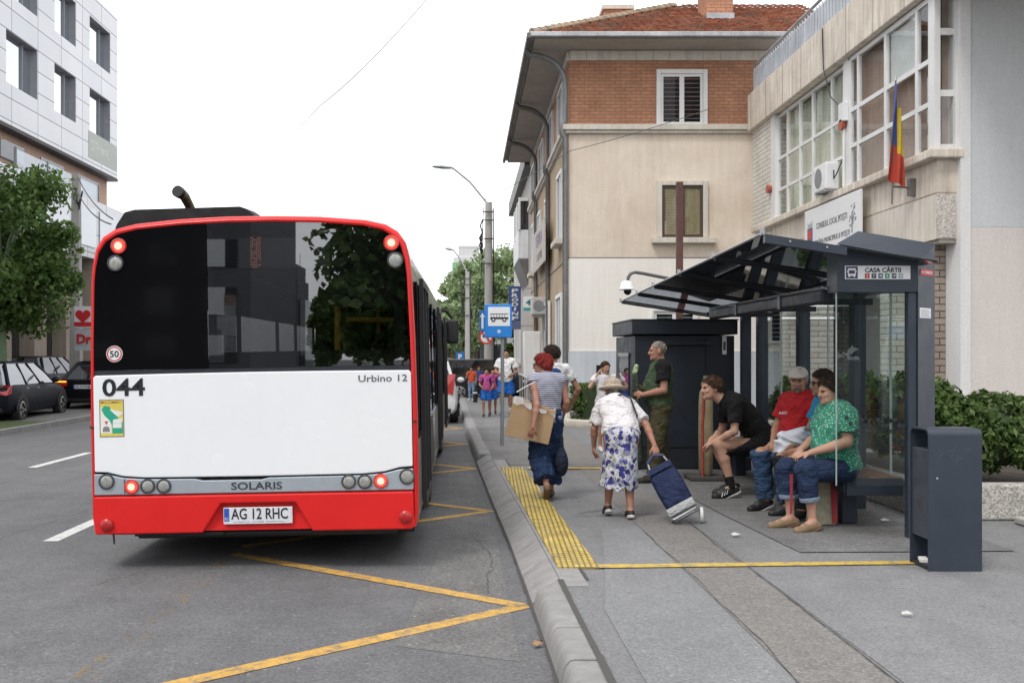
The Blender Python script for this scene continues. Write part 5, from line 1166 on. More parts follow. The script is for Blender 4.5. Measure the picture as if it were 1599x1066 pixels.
# ---------------------------------------------------------------- left side: white panel office block
PAN = None
m, nt, out = newmat('white_panel'); tc, wv = wallvec(nt)
b_ = nd(nt, 'TexBrick', {'Vector': nd(nt, 'Mapping', {'Vector': wv, 'Location': (.35, .12, 0)}).outputs[0], 'Color1': (.68, .70, .735, 1), 'Color2': (.62, .645, .69, 1), 'Mortar': (.16, .165, .18, 1), 'Scale': 1., 'Mortar Size': .018, 'Mortar Smooth': .1, 'Brick Width': 1.95, 'Row Height': .69}, offset=0.)
finish(nt, out, vary(nt, tc, b_.outputs[0], .05, .5), .3, bump=nd(nt, 'Bump', {'Height': nd(nt, 'Math', {0: 1., 1: b_.outputs['Fac']}, operation='SUBTRACT').outputs[0], 'Strength': .4, 'Distance': .02}).outputs[0], coat=.2); PAN = m
PEACH = plaster('peach_render', (.50, .34, .26), (.42, .28, .21), .5)
LX = -14.0; OBY = 41.2
ob = thing('office_block', 'white panelled office block with deep dark windows on the left', 'building', (LX, 30, 0))
W1 = []  # windows on the street face: (y0, y1, z0, z1)
def lY(px): return (LX) * F / (px - VX)
ycols = [(40.35, 41.9 - 2.3), (36.1, 38.0), (31.2, 33.9), (26.2, 28.9), (21.2, 23.9)]
cols = []
for pa_, pb2 in ((140, 172), (85, 118.5), (9.5, 58.5)): cols.append((lY(pa_), lY(pb2)))
cols += [(26.0, 28.0), (21.4, 23.6)]
rows_ = [(9.98, 11.62), (12.70, 14.30)]
# wall built as a grid of piers and spandrels round real openings
zs = [8.72]; 
for a, b in rows_: zs += [a, b]
zs.append(15.15); wl = MB()
ys_all = sorted(set([15.0, OBY] + [y for c in cols for y in c]))
for i, (za, zb) in enumerate(zip(zs, zs[1:])):
    if i % 2 == 0: wl.box(LX - .5, LX, 15, OBY, za, zb)
    else:
        for ya, yb in zip(ys_all, ys_all[1:]):
            if not any(abs(ya - c[0]) < .01 for c in cols): wl.box(LX - .5, LX, ya, yb, za, zb)
wl.box(LX - 14, LX - .5, OBY - .5, OBY, 8.72, 15.15)
wl.build('panel_wall', PAN, ob)
MB().box(LX - 13.9, LX - .6, 15, OBY - .55, 8.75, 15.1).build('core', M('core_dark', (.05, .05, .055), .8), ob)
MB().box(LX - 14, LX + .02, 15, OBY + .02, 8.60, 8.715).build('overhang_edge', M('edge_dark', (.06, .055, .055), .6), ob)
REV = M('window_reveal', (.24, .25, .27), .5)
for y0, y1 in cols:
    for za, zb in rows_:
        o = MB().box(LX - .30, LX - .24, y0 + .002, y1 - .002, za + .002, zb - .002).build('window', darkgloss('office_pane', (.10, .13, .16), .55, .02), ob)
        f = MB(); f.box(LX - .24, LX - .18, y1 - (y1 - y0) * .30 - .05, y1 - (y1 - y0) * .30, za + .004, zb - .004); f.box(LX - .24, LX - .20, y0 + .003, y1 - .003, za + .005, za + .06); f.build('frame', REV, o)
        MB().box(LX - .24, LX - .004, y0 + .003, y1 - .003, zb - .03, zb - .004).box(LX - .24, LX - .004, y1 - .03, y1 - .004, za + .003, zb - .031).build('reveal', REV, o)
MB().box(LX - .002, LX + .012, lY(138), OBY - .05, 9.0, 10.0).build('name_panel', M('green_grey', (.42, .46, .42), .5), ob)
text('OTP bank', 1.9, .40, (LX + .0125, 36.2 if False else lY(141), 9.3), (0, 1, 0), (0, 0, 1), M('pale_letter', (.62, .66, .62), .5), ob)
MB().box(LX - 14, LX - .35, 15, OBY - .2, 7.35, 8.595).build('recess_wall', PEACH, ob)
for px0, px1 in ((0, 37), (63, 99), (120, 154)):
    MB().box(LX - .36, LX - .33, F * (LX - .35) / (px0 - VX), F * (LX - .35) / (px1 - VX), 7.75, 8.35).build('window', DARKGL, ob)
lw_ = MB(); lw_.box(LX - 14, LX + .3, 15, OBY + .6, 5.2, 7.346); lw_.build('lower_wall', PAN, ob)
for y0 in (28.5, 31.0, 33.4, 36, 38.3): MB().box(LX + .302, LX + .34, y0, y0 + 1.9, 5.6, 7.0).build('window', darkgloss('lower_pane', (.12, .14, .15), .3), ob)
gl_ = MB(); gl_.box(LX + .15, LX + .18, 31.5, 38.6, 7.35, 8.0); gl_.build('glass_railing', glass('rail_glass', (.62, .68, .72), .15), ob)
for y0 in (31.5, 33.9, 36.2, 38.6): MB().box(LX + .12, LX + .2, y0 - .03, y0 + .03, 7.35, 8.05).build('rail_post', REV, ob)
MB().box(LX - 14, LX - .3, 15, OBY - .1, .1, 5.195).build('shop_wall', M('shop_dark', (.05, .048, .045), .6), ob)
for y0 in (22, 25, 27.6, 30.2, 32.8, 35.4, 38.0, 40.4):
    MB().box(LX - .29, LX + .2, y0, y0 + .95, .1, 5.195).build('pier', plaster('pier_beige', (.36, .30, .25), (.28, .23, .19), .5), ob)
for y0 in (23, 26, 28.6, 31.2, 33.8, 36.4, 39.0): MB().box(LX - .295, LX - .25, y0, y0 + 1.3, .5, 3.2).build('shop_window', DARKGL, ob)
nb = thing('low_block', 'pale lower block just beyond the white office block', 'building', (LX, 48, 0))
MB().box(LX - 12, LX + 1.0, 43, 58, .1, 6.2).build('wall', PAN, nb); MB().box(LX - 12, LX + 1.2, 42.8, 58, 6.201, 6.5).build('roof', WHITEP, nb)
for z in (1, 3.7):
    for y in (44, 48, 52): MB().box(LX + 1.0, LX + 1.04, y, y + 2.4, z, z + 2).build('window', DARKGL, nb)
# pharmacy signs
ps = thing('heart_sign', 'white box sign with a red heart above a red band on the left', 'sign', (-11.6, 31, 2.5))
a, b = P(116, 512, 31), P(150, 478, 31); RDS = M('heart_red', (.60, .03, .04), .5)
MB().box(a.x, b.x, 31, 31.2, a.z, b.z).build('box', WHITE, ps)
hc = P(129.5, 493, 31)
hp = [(hc.x + .0145 * 16 * math.sin(t) ** 3, 30.99, hc.z + .0145 * (13 * math.cos(t) - 5 * math.cos(2 * t) - 2 * math.cos(3 * t) - math.cos(4 * t))) for t in [6.283 * i / 32 for i in range(32)]]
MB().extr(hp, (0, .008, 0)).build('heart', RDS, ps); MB().box(a.x, b.x, 30.985, 30.999, a.z + .05, a.z + .18).build('band', RDS, ps)
pd_ = thing('pharmacy_sign', 'pale grey box sign with red letters Dr under the heart sign', 'sign', (-11.6, 31, 1.9))
a, b = P(116, 547, 31), P(168, 513, 31); MB().box(a.x, b.x, 31.02, 31.2, a.z, b.z - .01).build('box', M('pale_box', (.50, .53, .56), .5), pd_)
text('Dr.', .50, .30, (a.x + .07, 31.015, a.z + .20), (1, 0, 0), (0, 0, 1), RDS, pd_, off=.04, depth=.02)
a, b = P(104, 557, 36.5), P(116.5, 494, 36.5); pn = thing('panel_sign', 'narrow white panel sign left of the heart sign', 'sign', (a.x, 36.5, .1)); MB().box(a.x, b.x, 36.4, 36.6, a.z, b.z).build('panel', WHITE, pn); MB().box(a.x, b.x, 36.39, 36.399, a.z + .78, a.z + .86).build('stripe', INK, pn); MB().box(a.x + .05, a.x + .1, 36.45, 36.5, .1, a.z - .001).build('post', STEEL, pn)
# concrete pole with wires on the left
up = thing('utility_pole', 'square concrete utility pole with looping cables before the office block', 'utility pole', P(119, 500, 33).xy.to_3d() + Vector((0, 0, .1)))
X = up.location.x; zt = P(0, 271, 33).z; MB().add([(X - .18, 32.85, .1), (X + .18, 32.85, .1), (X + .18, 33.15, .1), (X - .18, 33.15, .1), (X - .11, 32.9, zt), (X + .11, 32.9, zt), (X + .11, 33.1, zt), (X - .11, 33.1, zt)], [(0, 1, 5, 4), (1, 2, 6, 5), (2, 3, 7, 6), (3, 0, 4, 7), (4, 5, 6, 7)]).build('pole', CP, up)
cb = MB()
for k in range(3): cb.tube([(X + .1, 32.8, zt - .5 - k * .2), (X + .02 + .1 * k, 32.7, zt - .85 - k * .12), (X + .18, 32.75, zt - 1.0 - .1 * k), (X + .28, 32.8, zt - .6)], .022, 5)
cb.build('cable_loop', BLACK, up)
WIRE = M('wire_grey', (.10, .10, .105), .6)
def wire(name, label, pts, r=.012):
    P_ = [Vector(p) for p in pts]; out = []
    for i in range(len(P_) - 1):
        L = (P_[i + 1] - P_[i]).length
        for k in range(10): t = k / 10; out.append(P_[i].lerp(P_[i + 1], t) - Vector((0, 0, L * .012 * 4 * t * (1 - t))))
    out.append(P_[-1]); o = MB().tube(out, r, 5).build(name, WIRE, None, smooth=True); tag(o, label, 'cable')
A = Vector((X + .1, 32.9, zt - .15)); zl = lambda px, py, Y: P(px, py, Y)
wire('overhead_cable', 'upper black cable slanting from the left pole down behind the bus', [A, P(176, 342, 20)], .016)
wire('overhead_cable', 'lower black cable slanting from the left pole down behind the bus', [A - Vector((0, 0, .5)), P(173, 350, 20)], .016)
wire('overhead_cable', 'thin cable crossing the sky above the bus at top centre', [P(290, 350, 90), P(500, 165, 40), P(670, -5, 26)], .009)
wire('overhead_cable', 'thin cable from the brown house ledge to the far left lamp', [P(640, 352, 55), P(890, 236, 25.4), P(1108, 170, 25.6)], .009)
wire('overhead_cable', 'nearly level thin cable joining the bus side and the lamp post', [P(640, 380, 60), P(760, 386, 50), P(818, 372, 44)], .008)
# ---------------------------------------------------------------- far end of the street
db = plaster('distant_pale', (.58, .58, .58), (.5, .5, .5), .4)
tow = thing('tower_block', 'pale distant tower with green band rising behind the lamp posts', 'building', (0, 420, 0))
a, b = P(708, 560, 420), P(752, 402, 420)
MB().box(a.x, b.x, 420, 450, 0, b.z).build('main_block', db, tw if False else tow); MB().box(a.x - .5, b.x, 419.5, 450, b.z - 6, b.z - 2).build('green_band', M('green_band', (.20, .42, .24), .6), tow)
MB().box(a.x + 2, b.x - 1, 421, 449, b.z + .01, b.z + 5).build('top_block', db, tow)
for k in range(11): MB().box(a.x - .1, b.x, 419.8, 419.95, 3 + k * 2.9, 4.4 + k * 2.9).build('window_row', M('far_window', (.26, .29, .31), .5), tow)
for lab, px0, px1, py, Y in (('low white shop with a flat white canopy at the end of the street', 712, 765, 533, 125), ('pale block behind the far trees left of the lamp posts', 655, 705, 528, 180), ('grey long house far down the pavement side', 765, 830, 500, 92)):
    a, b = P(px0, 560, Y), P(px1, py, Y); o = thing('far_house', lab, 'house', (a.x, Y, 0)); MB().box(a.x, b.x, Y, Y + 25, 0, b.z - .6).build('wall', db, o); MB().box(a.x - .4, b.x + .4, Y - 1.0, Y + 25, b.z - .595, b.z).build('roof', WHITEP, o)
    n = max(2, int((b.x - a.x) / 2)); 
    for k in range(n): MB().box(a.x + .3 + k * (b.x - a.x) / n, a.x + (k + .75) * (b.x - a.x) / n, Y - .05, Y - .002, .6, 2.6).build('window', DARKGL, o)
# ---------------------------------------------------------------- cars
CARGL = darkgloss('car_glass', (.012, .014, .016), .10)
CARGLC = darkgloss('car_glass_pale', (.06, .065, .07), .22)
TAIL = M('tail_red', (.42, .015, .015), .15, coat=.8); AMBER = emis('amber_lit', (1, .42, .06), 2.0)
def section(hw, zb, zs, zt, y):                 # lower body ring
    return [(-hw * .86, y, zb), (-hw * .97, y, zb + .10), (-hw, y, zb + .28), (-hw * .985, y, zs), (-hw * .93, y, zt - .02), (-hw * .85, y, zt), (hw * .85, y, zt), (hw * .93, y, zt - .02), (hw * .985, y, zs), (hw, y, zb + .28), (hw * .97, y, zb + .10), (hw * .86, y, zb)]
def car(name, label, loc, rz, col, kind='wagon', L=4.6, Wd=1.8, H=1.46, plate=None, glassm=None, lamps=None, group=None, ride=0.0):
    o = thing(name, label, 'car', (0, 0, 0), group); hw = Wd / 2
    paint = M('paint_' + name, col, .45, 0, var=.02, coat=.04, spec=.12); g = glassm or CARGL
    zb = .22 + ride; belt = .92 * H / 1.46 + ride * .6
    st = [(0, .80, .40, .70, belt - .06), (.06, .93, zb + .05, .75, belt), (.5, 1., zb, .8, belt + .01), (1.6, 1., zb, .8, belt + .0), (3.0, 1., zb, .78, belt - .02), (L - 1.0, .99, zb, .72, belt - .06), (L - .45, .95, zb, .66, belt - .17), (L - .1, .84, zb + .04, .60, belt - .28), (L, .70, .36, .55, belt - .38)]
    MB().rings([section(hw * k, a, b, c, y) for y, k, a, b, c in st], True, True, True).build('body', paint, o, smooth=True)
    if kind == 'wagon': gy = [(.10, .34), (L - 1.25, L - 2.15)]
    elif kind == 'sedan': gy = [(.62, 1.35), (L - 1.2, L - 2.1)]
    else: gy = [(.06, .26), (L - 1.05, L - 1.95)]
    (y0b, y0t), (y1b, y1t) = gy; wb, wt_ = hw * .90, hw * .70; z0, z1 = belt - .01, H - .05 + ride
    def rg_(t, d=0): 
        w2 = wb + (wt_ - wb) * t + d; a = y0b + (y0t - y0b) * t - d; b = y1b + (y1t - y1b) * t + d; z = z0 + (z1 - z0) * t
        return [(-w2, a + .12, z), (-w2 + .12, a, z), (w2 - .12, a, z), (w2, a + .12, z), (w2, (a + b) / 2, z), (w2, b - .1, z), (w2 - .14, b, z), (-w2 + .14, b, z), (-w2, b - .1, z), (-w2, (a + b) / 2, z)]
    MB().rings([rg_(0), rg_(.5, .012), rg_(1)], True, False, False).build('window', g, o, smooth=False)
    top = rg_(1, .004); rf = [[(x, y, z - .012) for x, y, z in top], [(x * .97, y0t + (y - y0t) * .99 + .01, z + .03) for x, y, z in top], [(x * .80, (y0t + y1t) / 2 + (y - (y0t + y1t) / 2) * .9, z + .055) for x, y, z in top]]
    MB().rings(rf, True, True, True).build('roof', paint, o, smooth=True)
    for s in (-1, 1):
        for t0, t1, fy in ((0, 1, 'a'), (0, 1, 'b')):
            yb_, yt_ = (y0b + .06, y0t + .05) if fy == 'a' else (y1b - .05, y1t - .05)
            MB().tube([(s * wb * .985, yb_, z0), (s * wt_ * .99, yt_, z1)], .042, 6).build('pillar', paint if kind != 'sedan' else BLACK, o, smooth=True)
        for f_ in (.36, .66):
            yy = y0t + (y1t - y0t) * f_; MB().tube([(s * wb * 1.0, y0b + (y1b - y0b) * f_, z0), (s * (wt_ + .006), yy, z1)], .028, 6).build('pillar', paint if kind != 'sedan' else BLACK, o, smooth=True)
    for yy in (.80, L - .88):
        for s in (-1, 1):
            MB().lathe([(.17, -.09), (.285, -.10), (.315, -.07), (.315, .07), (.285, .10), (.17, .09)], (s * (hw - .09), yy, .315), 'x', 22, caps=False).build('wheel', RUBBER, o, smooth=True)
            rm = MB(); rm.lathe([(.03, s * .10), (.20, s * .095), (.215, s * .085)], (s * (hw - .09), yy, .315), 'x', 20)
            rim = rm.build('rim', STEEL, o, smooth=True)
            sp_ = MB()
            for k in range(5):
                a_ = k * 6.283 / 5; c_, s2 = math.cos(a_ + .6), math.sin(a_ + .6); x = s * (hw + .017); sp_.tube([(x, yy + .07 * c_, .315 + .07 * s2), (x, yy + .17 * c_, .315 + .17 * s2)], .035, 5)
            sp_.build('spoke_gap', BLACK, o)
            arc = [(s * (hw * 1.003), yy + .385 * math.cos(t), max(zb + .01, .33 + .385 * math.sin(t))) for t in [math.pi * i / 12 for i in range(13)]]
            MB().extr(arc, (-s * .02, 0, 0)).build('wheel_arch', BLACK, o)
    for s in (-1, 1):
        lm = MB(); yq = -.012
        if lamps == 'tall': lm.extr([(s * hw * .60, .0, .78 + ride), (s * hw * .86, .04, .70 + ride), (s * hw * .93, .10, 1.20), (s * hw * .72, .10, 1.20)], (0, -.05, 0))
        else: lm.extr([(s * hw * .48, -.02, .74), (s * hw * .9, .02, .68), (s * hw * .965, .16, .72), (s * hw * .96, .18, .92), (s * hw * .88, .04, .93), (s * hw * .48, -.0, .88)], (0, -.03, 0))
        lm.build('tail_lamp', TAIL, o)
    if lamps == 'lit': MB().box(-hw * .86, -hw * .50, -.065, -.05, .84, .885).build('indicator', AMBER, o)
    MB().box(-hw * .8, hw * .8, -.05, .1, zb + .06, zb + .16).build('bumper_trim', BLACK, o, bevel=.02)
    if plate:
        p_ = MB().box(-.26, .26, -.07, -.045, .66, .77).build('number_plate', M('plate', (.7, .72, .75), .4), o); text(plate, .42, .07, (-.2, -.071, .68), (1, 0, 0), (0, 0, 1), INK, p_, off=.01, depth=.002); MB().box(-.26, -.215, -.073, -.0705, .66, .77).build('country_band', M('plate_blue2', (.03, .09, .45), .4), p_)
    for s in (-1, 1): MB().ball((s * (hw + .09), L - 1.75, belt + .06), (.10, .06, .07), 10, 6).build('mirror', paint, o, smooth=True)
    hd = MB()
    for s in (-1, 1):
        for f_ in (.30, .52): yy = y0b + (y1b - y0b) * f_; hd.box(s * hw * .985 - .012, s * hw * .985 + .012, yy, yy + .16, belt - .12, belt - .09)
    hd.build('door_handle', STEEL, o)
    o.location = loc; o.rotation_euler = (0, 0, rz); return o
car('parked_car', 'dark blue estate car parked at the left kerb, nose pointing away', (-11.55, 23.9, .03), R(4), (.008, .010, .018), 'wagon', 4.66, 1.82, 1.47, glassm=CARGLC)
car('parked_car', 'black saloon with a glowing amber tail lamp partly hidden by the bus', (-11.05, 29.6, .03), R(1), (.008, .008, .010), 'sedan', 4.7, 1.86, 1.45, plate='AG 10 WXM', lamps='lit')
car('parked_car', 'silver car whose roof shows above the dark blue estate', (-14.1, 27.6, .12), R(0), (.45, .46, .48), 'wagon', 4.4, 1.8, 1.55)
car('parked_car', 'dark car between the silver roof and the black saloon', (-14.2, 32.4, .12), R(0), (.02, .022, .026), 'wagon', 4.4, 1.8, 1.5)
car('parked_car', 'white hatchback with tall red tail lamps parked beyond the bus', (-1.04, 24.6, .0), R(1), (.75, .76, .77), 'hatch', 3.8, 1.72, 1.52, lamps='tall', plate='AG 07 KLM')
car('parked_car', 'dark grey car turned sideways at the far corner of the pavement', (-1.2, 37.4, .02), R(-75), (.035, .036, .04), 'wagon', 4.3, 1.78, 1.48, glassm=CARGL)
car('parked_car', 'small dark car far down the road by the P sign', (-1.2, 46, .0), R(0), (.06, .065, .07), 'hatch', 4.0, 1.75, 1.5)
# ---------------------------------------------------------------- people: signed-distance bodies meshed with surface nets
class SDF:
    def __init__(s): s.p = []; s.clips = []; s.fold = None
    def cone(s, a, b, ra, rb, k=.02, lab=0, flat=False): s.p.append(('c', np.array(a, float), np.array(b, float), ra, rb, k, lab, flat)); return s
    def ell(s, c, r, k=.02, lab=0, ax=None): s.p.append(('e', np.array(c, float), np.array(r, float), ax, None, k, lab, False)); return s
    def clip(s, p, n): s.clips.append((np.array(p, float), np.array(n, float) / np.linalg.norm(n))); return s
    def mesh(s, vox):
        lo = np.full(3, 1e9); hi = -lo
        for q in s.p:
            if q[0] == 'c': r = max(q[3], q[4]); l = np.minimum(q[1], q[2]) - r; h = np.maximum(q[1], q[2]) + r
            else: r = q[2].max(); l, h = q[1] - r, q[1] + r
            lo = np.minimum(lo, l); hi = np.maximum(hi, h)
        lo -= 3 * vox; hi += 3 * vox; n = np.ceil((hi - lo) / vox).astype(int) + 1
        Fd = np.full(n, 1.0, np.float32); best = np.full(n, 1e3, np.float32); lab = np.zeros(n, np.int8)
        for q in s.p:
            k = q[5]; mg = k + 3 * vox
            if q[0] == 'c': r = max(q[3], q[4]); l = np.minimum(q[1], q[2]) - r - mg; h = np.maximum(q[1], q[2]) + r + mg
            else: r = q[2].max(); l, h = q[1] - r - mg, q[1] + r + mg
            i0 = np.maximum(np.floor((l - lo) / vox).astype(int), 0); i1 = np.minimum(np.ceil((h - lo) / vox).astype(int) + 1, n)
            g = np.stack(np.meshgrid(*[lo[a] + vox * np.arange(i0[a], i1[a]) for a in range(3)], indexing='ij'), -1)
            if q[0] == 'c':
                ab = q[2] - q[1]; L2 = ab.dot(ab) + 1e-12; ap = g - q[1]; t = np.clip(ap @ ab / L2, 0, 1)
                d = np.linalg.norm(ap - t[..., None] * ab, axis=-1) - (q[3] + (q[4] - q[3]) * t)
                if q[7]: d = np.maximum(d, ((g - q[2]) @ ab) / math.sqrt(L2))
            else:
                p = g - q[1]
                if q[3] is not None: p = p @ np.array(q[3]).T
                k0 = np.linalg.norm(p / q[2], axis=-1); k1 = np.linalg.norm(p / q[2] ** 2, axis=-1) + 1e-9; d = k0 * (k0 - 1) / k1
            sl_ = tuple(slice(i0[a], i1[a]) for a in range(3)); f = Fd[sl_]; bb = best[sl_]; ll = lab[sl_]
            h_ = np.maximum(k - np.abs(f - d), 0) / k; Fd[sl_] = np.minimum(f, d) - h_ * h_ * k * .25
            mk = d < bb; bb[mk] = d[mk]; ll[mk] = q[6]
        if s.fold or s.clips:
            g = np.stack(np.meshgrid(*[lo[a] + vox * np.arange(n[a]) for a in range(3)], indexing='ij'), -1)
            if s.fold: Fd += s.fold(g).astype(np.float32) * (np.abs(Fd) < .08)
            for p, nn in s.clips: Fd = np.maximum(Fd, ((g - p) @ nn).astype(np.float32))
        return nets(Fd, lab, lo, vox)
def nets(Fd, lab, lo, vox):
    s = Fd < 0; nx, ny, nz = Fd.shape
    cnt = np.zeros((nx - 1, ny - 1, nz - 1), np.int8); sh = cnt.shape
    off = [(i, j, k) for i in (0, 1) for j in (0, 1) for k in (0, 1)]
    for o in off: cnt += s[o[0]:o[0] + sh[0], o[1]:o[1] + sh[1], o[2]:o[2] + sh[2]]
    act = np.argwhere((cnt > 0) & (cnt < 8)); N = len(act)
    idx = np.full(sh, -1, np.int32); idx[act[:, 0], act[:, 1], act[:, 2]] = np.arange(N)
    acc = np.zeros((N, 3)); c = np.zeros(N)
    val = {o: Fd[act[:, 0] + o[0], act[:, 1] + o[1], act[:, 2] + o[2]] for o in off}
    for o in off:
        for a in range(3):
            if o[a] == 0:
                o2 = list(o); o2[a] = 1; o2 = tuple(o2); va, vb = val[o], val[o2]; m = (va < 0) != (vb < 0)
                t = np.where(m, va / np.where(m, va - vb, 1), 0); p = np.tile(np.array(o, float), (N, 1)); p[:, a] += t
                acc[m] += p[m]; c[m] += 1
    v = lo + vox * (act + acc / np.maximum(c, 1)[:, None])
    vl = lab[act[:, 0], act[:, 1], act[:, 2]]
    quads = []
    for a in range(3):
        b, d = (a + 1) % 3, (a + 2) % 3
        sl0 = [slice(None)] * 3; sl1 = [slice(None)] * 3; sl0[a] = slice(0, -1); sl1[a] = slice(1, None)
        ch = s[tuple(sl0)] != s[tuple(sl1)]; e = np.argwhere(ch); e = e[(e[:, b] > 0) & (e[:, d] > 0) & (e[:, b] < Fd.shape[b] - 1) & (e[:, d] < Fd.shape[d] - 1)]
        ins = s[e[:, 0], e[:, 1], e[:, 2]]
        def at(db, dd): q = e.copy(); q[:, b] += db; q[:, d] += dd; return idx[q[:, 0], q[:, 1], q[:, 2]]
        q = np.stack([at(-1, -1), at(0, -1), at(0, 0), at(-1, 0)], 1); q[~ins] = q[~ins][:, ::-1]; quads.append(q)
    return v, np.concatenate(quads), vl
def add_sdf(name, sdf, vox, mats, parent, xf):
    v, q, vl = sdf.mesh(vox); q = q[(q >= 0).all(1)]
    w = xf(v) - np.array(base_of(parent)); me = bpy.data.meshes.new(name); n = len(q)
    me.vertices.add(len(w)); me.vertices.foreach_set('co', w.astype(np.float32).ravel()); me.loops.add(4 * n); me.loops.foreach_set('vertex_index', q.astype(np.int32).ravel())
    me.polygons.add(n); me.polygons.foreach_set('loop_start', np.arange(0, 4 * n, 4, dtype=np.int32)); me.polygons.foreach_set('loop_total', np.full(n, 4, np.int32))
    if not isinstance(mats, (list, tuple)): mats = [mats]
    for m_ in mats: me.materials.append(m_)
    me.polygons.foreach_set('material_index', np.minimum(vl[q[:, 0]], len(mats) - 1).astype(np.int32)); me.update(); me.validate()
    return link_mesh(name, me, parent, True)
def V3(*a): return np.array(a, float)
def unit(v): return v / (np.linalg.norm(v) + 1e-9)
def skinmat(nm, c): return M('skin_' + nm, c, .5, var=.08, vs=14, spec=.35)
SK_F = skinmat('fair', (.47, .27, .19)); SK_T = skinmat('tan', (.36, .19, .12)); SK_R = skinmat('ruddy', (.40, .20, .14))
LIP = M('lips', (.34, .15, .115), .5); EYE = M('eye_dark', (.07, .045, .035), .3); EYEW = M('eye_white', (.55, .53, .5), .3)
HAIRL = {}; HCOL = {}
def hairmat(nm, c):
    HCOL['hair_' + nm] = tuple(min(1, x * 2.0 + .006) for x in c)
    return M('hair_' + nm, c, .8, var=.4, vs=30, bump=.8, bs=160, spec=.12)
HB = hairmat('black', (.016, .013, .012)); HD = hairmat('dark', (.030, .021, .017)); HR = hairmat('red', (.20, .028, .024)); HG = hairmat('grey', (.22, .20, .18)); HBR = hairmat('brown', (.055, .032, .02))

